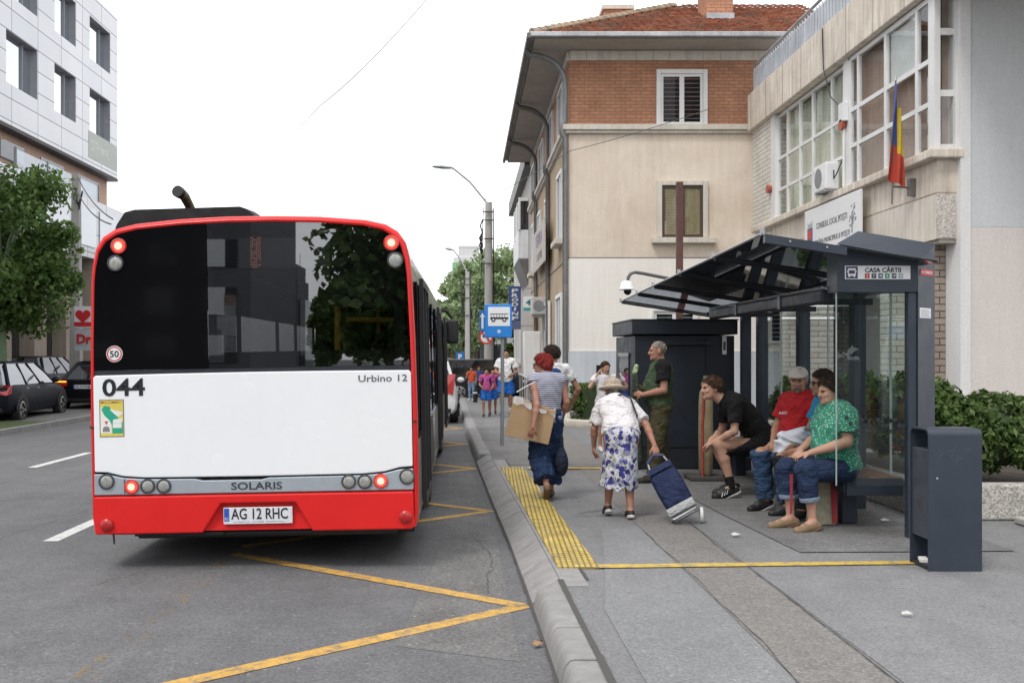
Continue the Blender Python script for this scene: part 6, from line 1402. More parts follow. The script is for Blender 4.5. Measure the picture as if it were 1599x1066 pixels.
class Person:
    nkc, nkw = .018, .008
    """joint positions in a local frame: x = own right, y = forward, z up from the ground (metres)"""
    def __init__(s, label, X, Y, ang, skin, H=1.7, z0=SW, vox=.0065, group=None, **J):
        s.a = R(ang); s.X, s.Y, s.z0, s.k, s.vox = X, Y, z0, H / 1.7, vox
        s.o = thing('person', label, 'person', (X, Y, z0), group); s.skin = skin
        D = dict(pel=(0, 0, .94), waist=(0, .005, 1.10), chest=(0, .0, 1.28), neck=(0, -.015, 1.435), head=(0, .02, 1.585), look=(0, 1, 0), tilt=(0, 0, 1),
                 shR=(.185, -.01, 1.395), shL=(-.185, -.01, 1.395), elR=(.235, -.03, 1.12), elL=(-.235, -.03, 1.12), wrR=(.24, .05, .88), wrL=(-.24, .05, .88),
                 hipR=(.09, 0, .91), hipL=(-.09, 0, .91), knR=(.10, .02, .50), knL=(-.10, .02, .50), anR=(.10, -.02, .085), anL=(-.10, -.02, .085), toR=(.115, .14, .03), toL=(-.115, .14, .03),
                 hdR=None, hdL=None, plR=(-1, 0, 0), plL=(1, 0, 0), girth=1., belly=0., curl=.5, bust=0., hw=1.)
        D.update(J); s.J = {k: (V3(*v) if isinstance(v, tuple) else v) for k, v in D.items()}; s.D = D
        c, n = math.cos(s.a), math.sin(s.a)
        s.M = np.array([[c, n, 0], [-n, c, 0], [0, 0, 1.]]).T     # local -> world columns
        f = unit(s.J['look']); up = unit(s.J['tilt']); r = unit(np.cross(f, up)); up = np.cross(r, f); s.hf, s.hr, s.hu = f, r, up
    def xf(s, v):
        r = V3(math.cos(s.a), -math.sin(s.a), 0); f = V3(math.sin(s.a), math.cos(s.a), 0)
        return np.array([s.X, s.Y, s.z0]) + s.k * (v[:, :1] * r + v[:, 1:2] * f + v[:, 2:3] * V3(0, 0, 1))
    def w(s, p): return Vector(s.xf(np.array([p], float))[0])
    def loc(s, P_):                               # world point -> local joint coordinates
        d = np.array(P_, float) - np.array([s.X, s.Y, s.z0]); r = V3(math.cos(s.a), -math.sin(s.a), 0); f = V3(math.sin(s.a), math.cos(s.a), 0)
        return V3(d @ r, d @ f, d[2]) / s.k
    def H(s, x, y, z): return s.J['head'] + s.hr * x + s.hf * y + s.hu * z
    def torso_axes(s, low, high):
        up = unit(s.J[high] - s.J[low]); r = unit(s.J['shR'] - s.J['shL']); f = unit(np.cross(up, r)); r = np.cross(f, up); return np.array([r, f, up])
    def torso(s, S, inf=0., lab=0, upto=True):
        J, g = s.J, s.J['girth']; A1 = s.torso_axes('pel', 'waist'); A2 = s.torso_axes('waist', 'chest'); hr = unit(J['hipR'] - J['hipL']); A0 = np.array([hr, unit(np.cross(A1[2], hr)), A1[2]])
        S.ell(J['pel'], V3(.168 * g + inf, .118 * g + inf, .13 + inf), .08, lab, A0)
        S.ell(J['waist'] + A2[1] * (.02 + .05 * J['belly']), V3(.142 * g + inf, (.105 + .045 * J['belly']) * g + inf, .17 + inf), .08, lab, A2)
        S.ell(J['chest'], V3(.160 * g + inf, .112 * g + inf, .19 + inf), .08, lab, A2)
        if J['bust']:
            for sx in (-1, 1): S.ell(J['chest'] + A2[0] * sx * .075 + A2[1] * .085 - A2[2] * .02, V3(.07 + inf, .06 * J['bust'] + inf, .065 + inf), .05, lab, A2)
        S.cone(J['shL'] * .88 + J['shR'] * .12, J['shR'] * .88 + J['shL'] * .12, .058 + inf, .058 + inf, .06, lab)
        nk_ = J['neck'] + unit(J['neck'] - J['chest']) * (s.nkc if inf else 0); S.cone(J['chest'] * .5 + J['neck'] * .5, nk_, .085 + inf * .5, (.066 + s.nkw if inf else .055), .05, lab, bool(inf))
    def hand(s, S, side, lab=0):
        J = s.J; wr = J['wr' + side]; el = J['el' + side]; d = unit(J['hd' + side] - wr) if J['hd' + side] is not None else unit(wr - el)
        pn = J['pl' + side]; pn = unit(pn - d * (pn @ d)); ac = np.cross(d, pn); q = J['curl']        # pn: palm faces this way
        if side == 'L': ac = -ac
        S.ell(wr + d * .05, V3(.041, .018, .05), .02, lab, np.array([ac, pn, d]))
        for i, (o, L) in enumerate(((-.030, .072), (-.010, .082), (.010, .076), (.029, .060))):
            b = wr + d * .088 + ac * o; c1 = .35 * q + .04 * i * q; d1 = unit(d * math.cos(c1) + pn * math.sin(c1)); c2 = c1 + 1.25 * q; d2 = unit(d * math.cos(c2) + pn * math.sin(c2))
            m_ = b + d1 * L * .5; S.cone(b - d * .02, m_, .0092, .0085, .006, lab); S.cone(m_, m_ + d2 * L * .55, .0085, .0072, .004, lab)
        tb = wr + d * .03 - ac * .034; t1 = unit(d * .75 - ac * .6 + pn * .35); t2 = unit(d * .9 - ac * .15 + pn * .55)
        S.cone(tb, tb + t1 * .04, .0125, .0105, .012, lab); S.cone(tb + t1 * .04, tb + t1 * .04 + t2 * .034, .0105, .0085, .006, lab)
    def body(s, feet=True):
        J = s.J; S = SDF(); s.torso(S)
        nk = J['neck']; S.cone(nk - V3(0, 0, .03), s.H(0, -.02, -.06), .056, .052, .03)
        S.ell(s.H(0, -.012, .028), V3(.074, .094, .088), .03, 0, np.array([s.hr, s.hf, s.hu])); S.ell(s.H(0, .030, -.040), V3(.057, .058, .076), .035, 0, np.array([s.hr, s.hf, s.hu]))
        S.cone(s.H(-.028, .052, -.082), s.H(.028, .052, -.082), .024, .024, .03)                 # jaw
        S.ell(s.H(0, .076, -.098), V3(.022, .018, .018), .02, 0)                                  # chin
        for sx in (-1, 1):
            S.cone(s.H(sx * .012, .084, .022), s.H(sx * .046, .070, .020), .010, .009, .012)       # brow
            S.ell(s.H(sx * .036, .068, -.030), V3(.022, .016, .018), .02, 0)                       # cheek
            S.ell(s.H(sx * .074, -.012, -.010), V3(.010, .020, .031), .008, 0, np.array([s.hr, s.hf, s.hu])) # ear
            S.cone(s.H(sx * .026, .083, .002), s.H(sx * .037, .079, .002), .0062, .0058, .003, 2)   # eye
            S.cone(s.H(sx * .014, .090, .027), s.H(sx * .044, .079, .029), .0042, .0032, .003, 3)    # eyebrow
        S.cone(s.H(0, .088, .012), s.H(0, .107, -.030), .009, .0135, .012); S.cone(s.H(-.011, .095, -.034), s.H(.011, .095, -.034), .0095, .0095, .01)
        S.cone(s.H(-.014, .087, -.062), s.H(.014, .087, -.062), .0062, .0062, .006, 1)
        for sd in 'RL':
            S.cone(J['sh' + sd], J['el' + sd], .050 * J['hw'], .037 * J['hw'], .03); mid = J['el' + sd] * .7 + J['wr' + sd] * .3
            S.cone(J['el' + sd], mid, .037 * J['hw'], .038 * J['hw'], .015); S.cone(mid, J['wr' + sd], .038 * J['hw'], .024 * J['hw'], .015); s.hand(S, sd)
            g = .5 + .5 * J['girth']; S.cone(J['hip' + sd], J['kn' + sd], .088 * g, .054 * g, .04); cal = J['kn' + sd] * .66 + J['an' + sd] * .34 + unit(np.cross(J['kn' + sd] - J['an' + sd], J['hipR'] - J['hipL'])) * -.012
            S.cone(J['kn' + sd], cal, .052 * g, .052 * g, .02); S.cone(cal, J['an' + sd], .052 * g, .032, .02)
            fd = unit(J['to' + sd] - J['an' + sd]); S.cone(J['an' + sd], J['to' + sd], .036, .026, .02); heel = J['an' + sd] - fd * .045; heel[2] = max(heel[2] - .03, .02); S.cone(J['an' + sd], heel, .032, .026, .02)
        add_sdf('body', S, s.vox, [s.skin, LIP, EYE, s.J.get('browm', HD) if isinstance(s.J.get('browm', None), bpy.types.Material) else HD], s.o, s.xf); return s
    def shirt(s, mat, hem=.86, sleeve=.45, inf=.014, name='shirt', vox=None, loose=.0, fold=.005, neckcut=.02, open_=None, labs=None):
        J = s.J; S = SDF(); s.torso(S, inf + loose * .5)
        if labs: S.p[-2] = S.p[-2][:6] + (1, False); S.p[-1] = S.p[-1][:6] + (1, True)
        for sd in 'RL':
            L = sleeve
            if L <= 1:
                e = J['sh' + sd] + (J['el' + sd] - J['sh' + sd]) * max(L, .08); S.cone(J['sh' + sd], e, .053 * J['hw'] + inf, .050 * J['hw'] + inf + loose * .4, .03, 1 if labs else 0, True)
            else:
                S.cone(J['sh' + sd], J['el' + sd], .053 + inf, .044 + inf, .03); e = J['el' + sd] + (J['wr' + sd] - J['el' + sd]) * (L - 1); S.cone(J['el' + sd], e, .044 + inf, .032 + inf, .03, 0, True)
        # skirt of the shirt
        dn = unit(J['pel'] - J['waist']); g = J['girth']; A = s.torso_axes('pel', 'waist')
        hp = J['waist'] + (J['pel'] - J['waist']) * hem; S.clip(hp, dn)
        S.fold = lambda g_: fold * (np.sin(g_[..., 2] * 46 + 3 * np.sin(g_[..., 0] * 17 + g_[..., 1] * 11)) * .6 + np.sin(g_[..., 0] * 33 + g_[..., 2] * 19 + 2 * np.sin(g_[..., 1] * 23)) * .5)
        return add_sdf(name, S, vox or s.vox, mat, s.o, s.xf)
    def pants(s, mat, length=1.0, inf=.014, name='trousers', wide=0., top=.06, fold=.005, flare=0.):
        J = s.J; S = SDF(); g = J['girth']; A = s.torso_axes('pel', 'waist'); hr = unit(J['hipR'] - J['hipL']); A0 = np.array([hr, unit(np.cross(A[2], hr)), A[2]])
        S.ell(J['pel'], V3(.170 * g + inf, .120 * g + inf, .14 + inf), .06, 0, A0); S.ell(J['pel'] * .5 + J['waist'] * .5 , V3(.15 * g + inf, .112 * g + inf, .15), .06, 0, A0)
        gg = .5 + .5 * g
        for sd in 'RL':
            if length <= .5:
                e = J['hip' + sd] + (J['kn' + sd] - J['hip' + sd]) * (length * 2); S.cone(J['hip' + sd], e, .092 * gg + inf, .070 * gg + inf + wide, .04, 0, True)
            else:
                S.cone(J['hip' + sd], J['kn' + sd], .092 * gg + inf, .060 * gg + inf + wide, .04); e = J['kn' + sd] + (J['an' + sd] - J['kn' + sd]) * (length * 2 - 1)
                S.cone(J['kn' + sd], e, .058 * gg + inf + wide, .046 + inf + wide + flare, .03, 0, True)
        S.clip(J['pel'] + A[2] * (top + .06), A[2])
        S.fold = lambda g_: fold * (np.sin(g_[..., 2] * 38 + 3 * np.sin(g_[..., 0] * 21 + g_[..., 1] * 13)) * .7 + np.sin(g_[..., 2] * 71 + g_[..., 1] * 30) * .35)
        return add_sdf(name, S, s.vox, mat, s.o, s.xf)
    def shoes(s, mat, sole=None, low=.0, name='shoe'):
        J = s.J
        for sd in 'RL':
            S = SDF(); fd = J['to' + sd] - J['an' + sd]; f2 = unit(fd); an = J['an' + sd]; flat = unit(V3(f2[0], f2[1], 0)) if abs(f2[2]) < .93 else f2
            dn = unit(np.cross(np.cross(f2, V3(0, 0, -1)), f2)); dn = dn if dn[2] < 0 else -dn
            toe = J['to' + sd] + f2 * .03; heel = an - flat * .035 + dn * .035
            S.cone(heel, toe, .040, .036, .02); S.cone(an + dn * .02, J['to' + sd] * .6 + an * .4, .042 - low, .038 - low * .6, .02)
            o = add_sdf(name, S, s.vox, mat, s.o, s.xf)
            if sole:
                S = SDF(); S.cone(heel + dn * .018, toe + dn * .016, .042, .038, .01); S.clip(heel + dn * .012, -dn); S.clip(heel + dn * .042, dn); add_sdf('sole', S, s.vox, sole, o, s.xf)
        return s
    def hair(s, mat, kind='short', inf=.010, vox=None):
        S = SDF(); A = np.array([s.hr, s.hf, s.hu])
        S.ell(s.H(0, -.014, .030), V3(.078 + inf, .098 + inf, .090 + inf), .02, 0, A)
        if kind == 'bob': S.ell(s.H(0, -.035, -.01), V3(.088, .085, .095), .03, 0, A)
        if kind == 'tied': S.ell(s.H(0, -.11, .03), V3(.04, .04, .045), .03, 0, A)
        if kind == 'long': S.cone(s.H(0, -.05, 0), s.H(0, -.06, -.20), .085, .06, .03, 0)
        # face opening: cut along a plane through hairline and behind the ears
        S.clip(s.H(0, .066, .058), unit(s.hf * .72 - s.hu * .70))
        if kind in ('short', 'tied'): S.clip(s.H(0, -.02, -.035), unit(-s.hu + s.hf * .25))
        elif kind == 'bob': S.clip(s.H(0, 0, -.085), -s.hu)
        S.fold = lambda g_: .004 * np.sin(g_[..., 0] * 130 + 3 * np.sin(g_[..., 2] * 40) + 2 * np.sin(g_[..., 1] * 50)) + .003 * np.sin(g_[..., 1] * 150 + g_[..., 2] * 60)
        o = add_sdf('hair', S, vox or s.vox * .9, mat, s.o, s.xf)
        if s.vox < .01 and inf > 0:                 # loose strands along the fall of the hair
            rg = np.random.default_rng(5); me = o.data; n = len(me.vertices); co = np.empty(n * 3); me.vertices.foreach_get('co', co); no = np.empty(n * 3); me.vertices.foreach_get('normal', no); co = co.reshape(-1, 3); no = no.reshape(-1, 3)
            k = min(n, 2600); i = rg.choice(n, k); fl = -s.hu * .9 - s.hf * .5; R2 = V3(math.cos(s.a), -math.sin(s.a), 0); F2 = V3(math.sin(s.a), math.cos(s.a), 0); fl = fl[0] * R2 + fl[1] * F2 + V3(0, 0, fl[2])
            nn = no[i]; t = fl + rg.normal(size=(k, 3)) * .35; t -= nn * (t * nn).sum(1)[:, None]; t /= np.linalg.norm(t, axis=1)[:, None] + 1e-6; sd = np.cross(t, nn)
            L = (.016 + .022 * rg.random(k))[:, None]; p0 = co[i]; w_ = .0022
            v = np.stack([p0 - sd * w_, p0 + sd * w_, p0 + t * L + nn * .006 + sd * w_ * .3, p0 + t * L + nn * .006 - sd * w_ * .3], 1).reshape(-1, 3)
            leafmesh('hair_strands', v, [mat, HAIRL.setdefault(mat.name, hairmat(mat.name + '_lit', HCOL[mat.name]))], rg, o, (0, 0, 0))  # second, paler hair colour mixed at random among the strands
        return o
    def tube(s, nm, pts, r, mat, n=8): return MB().tube([s.w(p) for p in pts], r, n).build(nm, mat, s.o, smooth=True)
def cloth(name, col, rough=.9, var=.14, vs=9., bump=.25, bs=160): return M(name, col, rough, 0, var, vs, bump, bs, spec=.25, wr=.9)
def stripes(name, c1, c2, scale, duty=.5):
    m, nt, out = newmat(name); tc = nd(nt, 'TexCoord').outputs['Object']; z = nd(nt, 'SeparateXYZ', {0: tc}).outputs[2]
    f = nd(nt, 'Math', {0: nd(nt, 'Math', {0: z, 1: scale}, operation='MULTIPLY').outputs[0]}, operation='FRACT').outputs[0]; f = nd(nt, 'Math', {0: f, 1: duty}, operation='GREATER_THAN').outputs[0]
    finish(nt, out, vary(nt, tc, nd(nt, 'MixRGB', {0: f, 1: C4(c1), 2: C4(c2)}).outputs[0], .1, 8.), .9, spec=.2); return m
def spots(name, c1, c2, scale, th):
    m, nt, out = newmat(name); tc = nd(nt, 'TexCoord').outputs['Object']; v = nd(nt, 'TexVoronoi', {'Vector': tc, 'Scale': scale, 'Randomness': .65})
    f = nd(nt, 'Math', {0: v.outputs['Distance'], 1: th}, operation='LESS_THAN').outputs[0]
    finish(nt, out, vary(nt, tc, nd(nt, 'MixRGB', {0: f, 1: C4(c1), 2: C4(c2)}).outputs[0], .12, 8.), .9, spec=.2); return m
def floral(name, ground, cols, scale):
    m, nt, out = newmat(name); tc = nd(nt, 'TexCoord').outputs['Object']; w_ = nd(nt, 'TexNoise', {'Vector': tc, 'Scale': scale * 1.2, 'Detail': 3.0})
    wv = nd(nt, 'MixRGB', {0: .06, 1: tc, 2: w_.outputs['Color']}).outputs[0]; c = nd(nt, 'RGB'); c.outputs[0].default_value = C4(ground); c = c.outputs[0]
    for i, (col, th, sc) in enumerate(cols):
        v = nd(nt, 'TexVoronoi', {'Vector': nd(nt, 'Mapping', {'Vector': wv, 'Location': (i * 1.7, i * .9, i * 2.3)}).outputs[0], 'Scale': sc, 'Randomness': .9})
        f = nd(nt, 'Math', {0: v.outputs['Distance'], 1: th}, operation='LESS_THAN').outputs[0]; c = nd(nt, 'MixRGB', {0: f, 1: c, 2: C4(col)}).outputs[0]
    finish(nt, out, vary(nt, tc, c, .15, 20.), .9, spec=.2); return m
SHOE_B = M('shoe_black', (.015, .015, .016), .6); SHOE_BR = M('shoe_brown', (.16, .10, .055), .6); SOLE = M('sole_white', (.62, .61, .58), .7)

# 1. red-haired woman carrying cardboard
p = Person('woman with short red hair and striped sleeveless top carrying a cardboard sheet', .86, 10.95, -12, SK_R, 1.54,
    shR=(.185, -.01, 1.40), shL=(-.17, -.03, 1.395), elL=(-.17, -.20, 1.11), wrL=(-.235, -.265, .86), hdL=(-.255, -.24, .77), plL=(.3, 1, 0), elR=(.24, -.04, 1.14), wrR=(.22, .08, .94), head=(-.03, .06, 1.58), look=(-.85, .55, -.12),
    knR=(.10, .10, .50), anR=(.09, .12, .085), toR=(.09, .27, .03), knL=(-.07, .03, .50), anL=(-.05, -.20, .17), toL=(-.03, -.12, .04), girth=1.1, bust=.9, curl=.9).body()
p.shirt(stripes('striped_top', (.62, .62, .64), (.035, .045, .17), 48, .52), 1.25, .1, .016, 'top', loose=.02)
p.pants(floral('indigo_print', (.018, .035, .085), [((.10, .16, .25), .16, 22), ((.25, .32, .38), .10, 34)], 12), .90, .02, 'trousers', wide=.045, flare=.02, fold=.009)
p.shoes(SHOE_BR, low=.01, name='sandal'); p.hair(HR, 'bob', .016)
g_ = MB(); e1, e2 = p.w(p.H(-.05, .085, .004)), p.w(p.H(.05, .085, .004))
for sx in (-1, 1): g_.tube([p.w(p.H(sx * .034 + .024 * math.cos(t), .096, .002 + .019 * math.sin(t))) for t in [6.283 * i / 10 for i in range(11)]], .003, 5); g_.tube([p.w(p.H(sx * .058, .094, .006)), p.w(p.H(sx * .078, .0, .004))], .003, 5)
g_.build('glasses', BLACK, p.o)
cbd = MB(); a, b, c, d = P(803, 619, 10.84), P(868, 641, 10.76), P(856, 694, 10.74), P(787, 679, 10.82)
cbd.extr([a, b, c, d], (.01, .045, 0)); co_ = cbd.build('cardboard_sheet', M('cardboard', (.40, .27, .15), .8, var=.1, bump=.1), None, bevel=.004); tag(co_, 'flat brown cardboard sheet with clear film tucked under the red haired woman\'s arm', 'cardboard')
fm = MB(); r1 = [P(803 + i * 5.4, 618.5 + i * 1.85 - 3 * abs(math.sin(i * 2.2)), 10.83) for i in range(13)]; r2 = [P(801 + i * 5.5, 628 + i * 1.8 + 3 * math.sin(i * 1.7), 10.80 - i * .0065) for i in range(13)]; fm.rings([r1, r2], False)
fm.build('plastic_film', glass('film', (.9, .9, .9), .25, .15), co_, smooth=True)
hg = MB().tube([P(807, 612, 10.8), P(820, 604, 10.78), P(836, 596, 10.75)], .008, 6).build('white_hanger', WHITE, None); tag(hg, 'thin white rod sticking out above the cardboard sheet', 'rod')
bag = SDF(); bag.ell((0, 0, .13), V3(.07, .10, .14), .03); bag.cone((0, 0, .2), (0, -.02, .42), .03, .015, .05); q = P(877, 742, 10.85)
bo = thing('handbag', 'dark blue cloth bag hanging beside the red haired woman\'s trousers', 'bag', q); add_sdf('bag', bag, .012, cloth('bag_navy', (.02, .028, .05)), bo, lambda v: v + np.array(q))
# 2. young man with blue backpack behind her
p = Person('young man in white shirt with blue backpack strap walking behind the red haired woman', 1.135, 13.3, -14, SK_T, 1.64, head=(-.02, .03, 1.585), look=(-.95, .3, -.1), elR=(.34, -.06, 1.13), wrR=(.30, .09, .93), elL=(-.24, .02, 1.12), wrL=(-.2, .15, .95),
           knR=(.07, .14, .50), anR=(.05, .10, .09), toR=(.05, .25, .03), knL=(-.06, .02, .5), anL=(-.06, -.12, .1), toL=(-.06, .02, .03)).body()
p.shirt(cloth('tee_white', (.70, .70, .70)), 1.05, .55, .02); p.pants(cloth('jeans_dark', (.02, .03, .06)), 1.0); p.shoes(SHOE_B, SOLE); p.hair(HD, 'short', .018)
S = SDF(); A = p.torso_axes('waist', 'chest'); S.ell(p.J['chest'] - A[1] * .16 - V3(.02, 0, .06), V3(.12, .08, .2), .03, 0, A); add_sdf('backpack', S, .012, cloth('pack_blue', (.02, .05, .16)), p.o, p.xf)
p.tube('strap', [p.J['shL'] + V3(.03, -.1, .03), p.J['shL'] + V3(.05, -.02, .085), p.J['shL'] + V3(.05, .1, .02), p.J['chest'] + V3(-.13, .13, -.1), p.J['waist'] + V3(-.15, .02, .0)], .022, cloth('strap_blue', (.02, .06, .22)))
# 3. old woman with bucket hat pulling a trolley
p = Person('old woman in straw hat and floral skirt bending forward as she pulls a trolley', 1.46, 9.72, -3, SK_R, 1.52,
    pel=(0, -.08, .88), waist=(.0, .0, 1.01), chest=(.01, .15, 1.12), neck=(.01, .30, 1.21), head=(.0, .38, 1.335), look=(-.12, 1, -.22), tilt=(0, .2, 1), shR=(.165, .22, 1.15), shL=(-.155, .22, 1.15),
    elR=(.30, .06, .97), wrR=(.36, -.06, .76), hdR=(.38, -.10, .66), plR=(-.3, 1, 0), elL=(-.23, .22, .92), wrL=(-.22, .30, .72), hipR=(.10, -.09, .85), hipL=(-.10, -.09, .85),
    knR=(.09, -.03, .47), anR=(.09, -.12, .085), toR=(.10, .03, .03), knL=(-.09, .05, .48), anL=(-.10, .13, .10), toL=(-.10, .25, .03), girth=1.0, curl=1.0).body()
BL = M('blouse_white', (.70, .67, .68), .9, var=.12, vs=5, bump=.3, wr=.8)
p.shirt(BL, 1.0, .80, .022, 'blouse', loose=.03, fold=.007)
S = SDF(); pe = p.J['pel']; S.ell(pe, V3(.185, .155, .15), .05); S.cone(pe + V3(0, 0, -.02), pe + V3(0, .08, -.55), .165, .195, .05, 0, True); S.clip(pe + V3(0, .04, .10), V3(0, .35, .94))
S.fold = lambda g_: .014 * np.sin(g_[..., 0] * 44 + 2 * np.sin(g_[..., 1] * 20)) * np.clip((1.0 - g_[..., 2]) * 1.8, 0, 1) + .004 * np.sin(g_[..., 2] * 40 + g_[..., 0] * 15)
add_sdf('skirt', S, .010, floral('skirt_floral', (.60, .61, .65), [((.36, .40, .30), .30, 17), ((.30, .31, .44), .36, 12), ((.055, .05, .22), .40, 15), ((.14, .14, .38), .26, 19), ((.40, .42, .30), .22, 25), ((.025, .025, .08), .22, 21)], 10), p.o, p.xf)
p.shoes(SHOE_B, SOLE)
S = SDF(); HA = np.array([p.hr, p.hf, p.hu]); S.ell(p.H(0, -.012, .05), V3(.098, .112, .085), .02, 0, HA); S.ell(p.H(0, -.01, .012), V3(.155, .165, .018), .035, 0, HA); S.clip(p.H(0, 0, -.004), -p.hu)
m, nt, out = newmat('straw_crochet'); tc = nd(nt, 'TexCoord').outputs['Object']; v = nd(nt, 'TexVoronoi', {'Vector': tc, 'Scale': 75.}); f = nd(nt, 'MapRange', {'Value': v.outputs['Distance'], 'From Min': .1, 'From Max': .6, 'To Min': .45, 'To Max': 1.1}).outputs[0]
finish(nt, out, nd(nt, 'VectorMath', {0: (.46, .37, .29), 'Scale': f}, operation='SCALE').outputs[0], .9)
add_sdf('hat', S, .008, m, p.o, p.xf); p.hair(HG, 'short', .004)
p.tube('bag_strap', [p.J['shL'] * .5 + p.J['neck'] * .5 + V3(0, -.04, .075), p.J['chest'] + V3(.04, -.05, .175), p.J['chest'] + V3(.12, -.10, .13), p.J['waist'] + V3(.185, -.02, .06), p.J['waist'] + V3(.19, .06, .02)], .009, BLACK)
# trolley
tq = thing('shopping_trolley', 'navy and grey two wheeled shopping trolley pulled by the old woman', 'trolley', (2.05, 9.4, SW))
NV = cloth('trolley_navy', (.018, .028, .075), .75); GRY = cloth('trolley_grey', (.42, .43, .43), .75)
hT, wB = P(1021, 713, 9.62), Vector((2.03, 9.40, .20)); ax = (hT - wB).normalized(); sd = Vector((.94, -.30, 0)); sd = (sd - ax * sd.dot(ax)).normalized(); bk = sd.cross(ax); bk = bk if bk.z < 0 else -bk
L_ = (hT - wB).length; lat = sd * .10
fr_ = MB()
for s_ in (-1, 1): fr_.tube([wB + lat * s_, wB + ax * (L_ - .12) + lat * s_, wB + ax * (L_ - .03) + lat * s_ * .8], .010, 8)
fr_.build('frame', M('trolley_alloy', (.55, .56, .58), .35, .8), tq, smooth=True); MB().tube([wB + ax * (L_ - .03) - lat * .85, wB + ax * (L_ + .015), wB + ax * (L_ - .03) + lat * .85], .015, 8).build('handle', M('handle_blue', (.03, .05, .12), .5), tq, smooth=True)
up_ = -bk
def tb2(u, a, h): return wB + sd * u + ax * (a * L_) + up_ * h
bg_ = MB(); bg_.rings([[tb2(u * .128 * k, a, .02 + hh * k2) for u, hh in ((-1, 0), (-1, .12), (-.8, .155), (.8, .155), (1, .12), (1, 0))] for a, k, k2 in ((.06, .9, .8), (.10, 1, 1.0), (.40, 1.06, 1.12), (.66, 1.02, 1.0), (.80, .8, .6))], True, True, True); bg_.build('bag', NV, tq, smooth=True, bevel=.012)
MB().rings([[tb2(u * .131, a, h) for u in (-1, -.4, .4, 1)] for a, h in ((.05, .10), (.06, .19), (.14, .20), (.17, .197))], False).build('front_pocket', GRY, tq, smooth=True)
MB().rings([[tb2(u * .12, a, h) for u in (-1, -.4, .4, 1)] for a, h in ((.72, .178), (.79, .15), (.83, .10), (.84, .04))], False).build('flap', NV, tq, smooth=True)
MB().tube([wB - sd * .14, wB + sd * .14], .010, 8).tube([tb2(-.13, .02, .0), tb2(-.11, -.0, .20), tb2(.11, -.0, .20), tb2(.13, .02, 0)], .009, 8).build('axle', STEEL, tq, smooth=True)
for s_ in (-1, 1):
    c0 = wB + sd * .15 * s_; c0.z = SW + .072; n_ = Vector((sd.x, sd.y, 0)).normalized(); t_ = Vector((-n_.y, n_.x, 0))
    w_ = MB(); rr = []
    for rad, dx in ((.045, -.016), (.072, -.013), (.072, .013), (.045, .016)): rr.append([c0 + n_ * dx + (t_ * math.cos(a) + Vector((0, 0, 1)) * math.sin(a)) * rad for a in [6.283 * i / 22 for i in range(22)]])
    w_.rings(rr + [rr[0]], True); wl_ = w_.build('wheel', M('tyre_pale', (.62, .62, .60), .6), tq, smooth=True)
    MB().rings([[c0 + n_ * dx + (t_ * math.cos(a) + Vector((0, 0, 1)) * math.sin(a)) * .050 for a in [6.283 * i / 18 for i in range(18)]] for dx in (-.010, .010)], True, True, True).build('hub', BLACK, wl_)
# 4. girl on the phone
p = Person('girl in white t-shirt with red print holding a phone to her ear', 2.22, 16.3, 168, SK_F, 1.42, vox=.011, elR=(.33, .08, 1.22), wrR=(.155, .03, 1.475), hdR=(.10, .01, 1.56), plR=(-1, 0, 0), look=(-.2, 1, -.1)).body()
p.shirt(floral('tee_print', (.72, .70, .70), [((.50, .12, .12), .10, 9)], 6), 1.3, .5, .02); p.pants(cloth('shorts_white', (.66, .67, .70)), .42, .018, 'shorts', wide=.02); p.shoes(SOLE); p.hair(HBR, 'tied', .012)
q = p.w(p.J['wrR'] + V3(-.02, -.03, .08)); ph = MB().box(q.x - .035, q.x + .035, q.y - .01, q.y + .002, q.z - .07, q.z + .07).build('phone', BLACK, None, bevel=.006); tag(ph, 'black phone held to the ear of the girl in white', 'phone')
# 5. bald man with green shirt
p = Person('bald man in green and black polo and olive trousers standing before the kiosk', 2.36, 12.4, -88, SK_R, 1.69,
    elR=(.25, -.02, 1.10), wrR=(.10, .22, 1.13), hdR=(.05, .30, 1.16), plR=(-1, 0, .1), elL=(-.25, .0, 1.12), wrL=(-.14, .24, 1.06), hdL=(-.07, .31, 1.08), plL=(1, 0, 0), look=(.05, 1, -.02), head=(0, .035, 1.59), girth=1.14, belly=.55, curl=1.0, hw=1.12,
    knL=(-.10, .07, .5), anL=(-.10, .10, .085), toL=(-.12, .26, .03), knR=(.1, -.0, .5), anR=(.1, -.06, .085), toR=(.12, .10, .03)).body()
GRN = cloth('polo_green', (.055, .085, .045)); BLK = cloth('polo_black', (.012, .012, .013))
p.shirt([GRN, BLK], 1.1, .62, .018, 'polo', loose=.02, labs=True)
p.pants(cloth('olive', (.075, .065, .035)), .98, .018, wide=.022); p.shoes(cloth('shoe_olive', (.05, .048, .035)), BLACK); p.hair(HG, 'short', -.0025)
S = SDF()
for i in range(6): a_ = rnd.uniform(-.03, .03); b_ = rnd.uniform(-.03, .03); S.cone((a_ * .6, b_ * .6, .62), (a_ * 1.6, b_ * 1.6, -.1), .018, .024, .012)
S.cone((0, 0, .12), (0, 0, -.62), .055, .10, .03); S.cone((0, 0, .62), (.01, -.01, .70), .035, .028, .02, 1); q = p.w(V3(-.02, .31, .80)) + Vector((0, -.02, 0))
gb = thing('wrapped_bundle', 'bundle wrapped in dark green film held upright by the bald man', 'bundle', q); add_sdf('bundle', S, .009, [cloth('film_green', (.05, .065, .048), .45), M('tip_green', (.35, .45, .25), .6, var=.4, vs=40)], gb, lambda v: v * np.array([1, 1, .86]) + np.array(q))
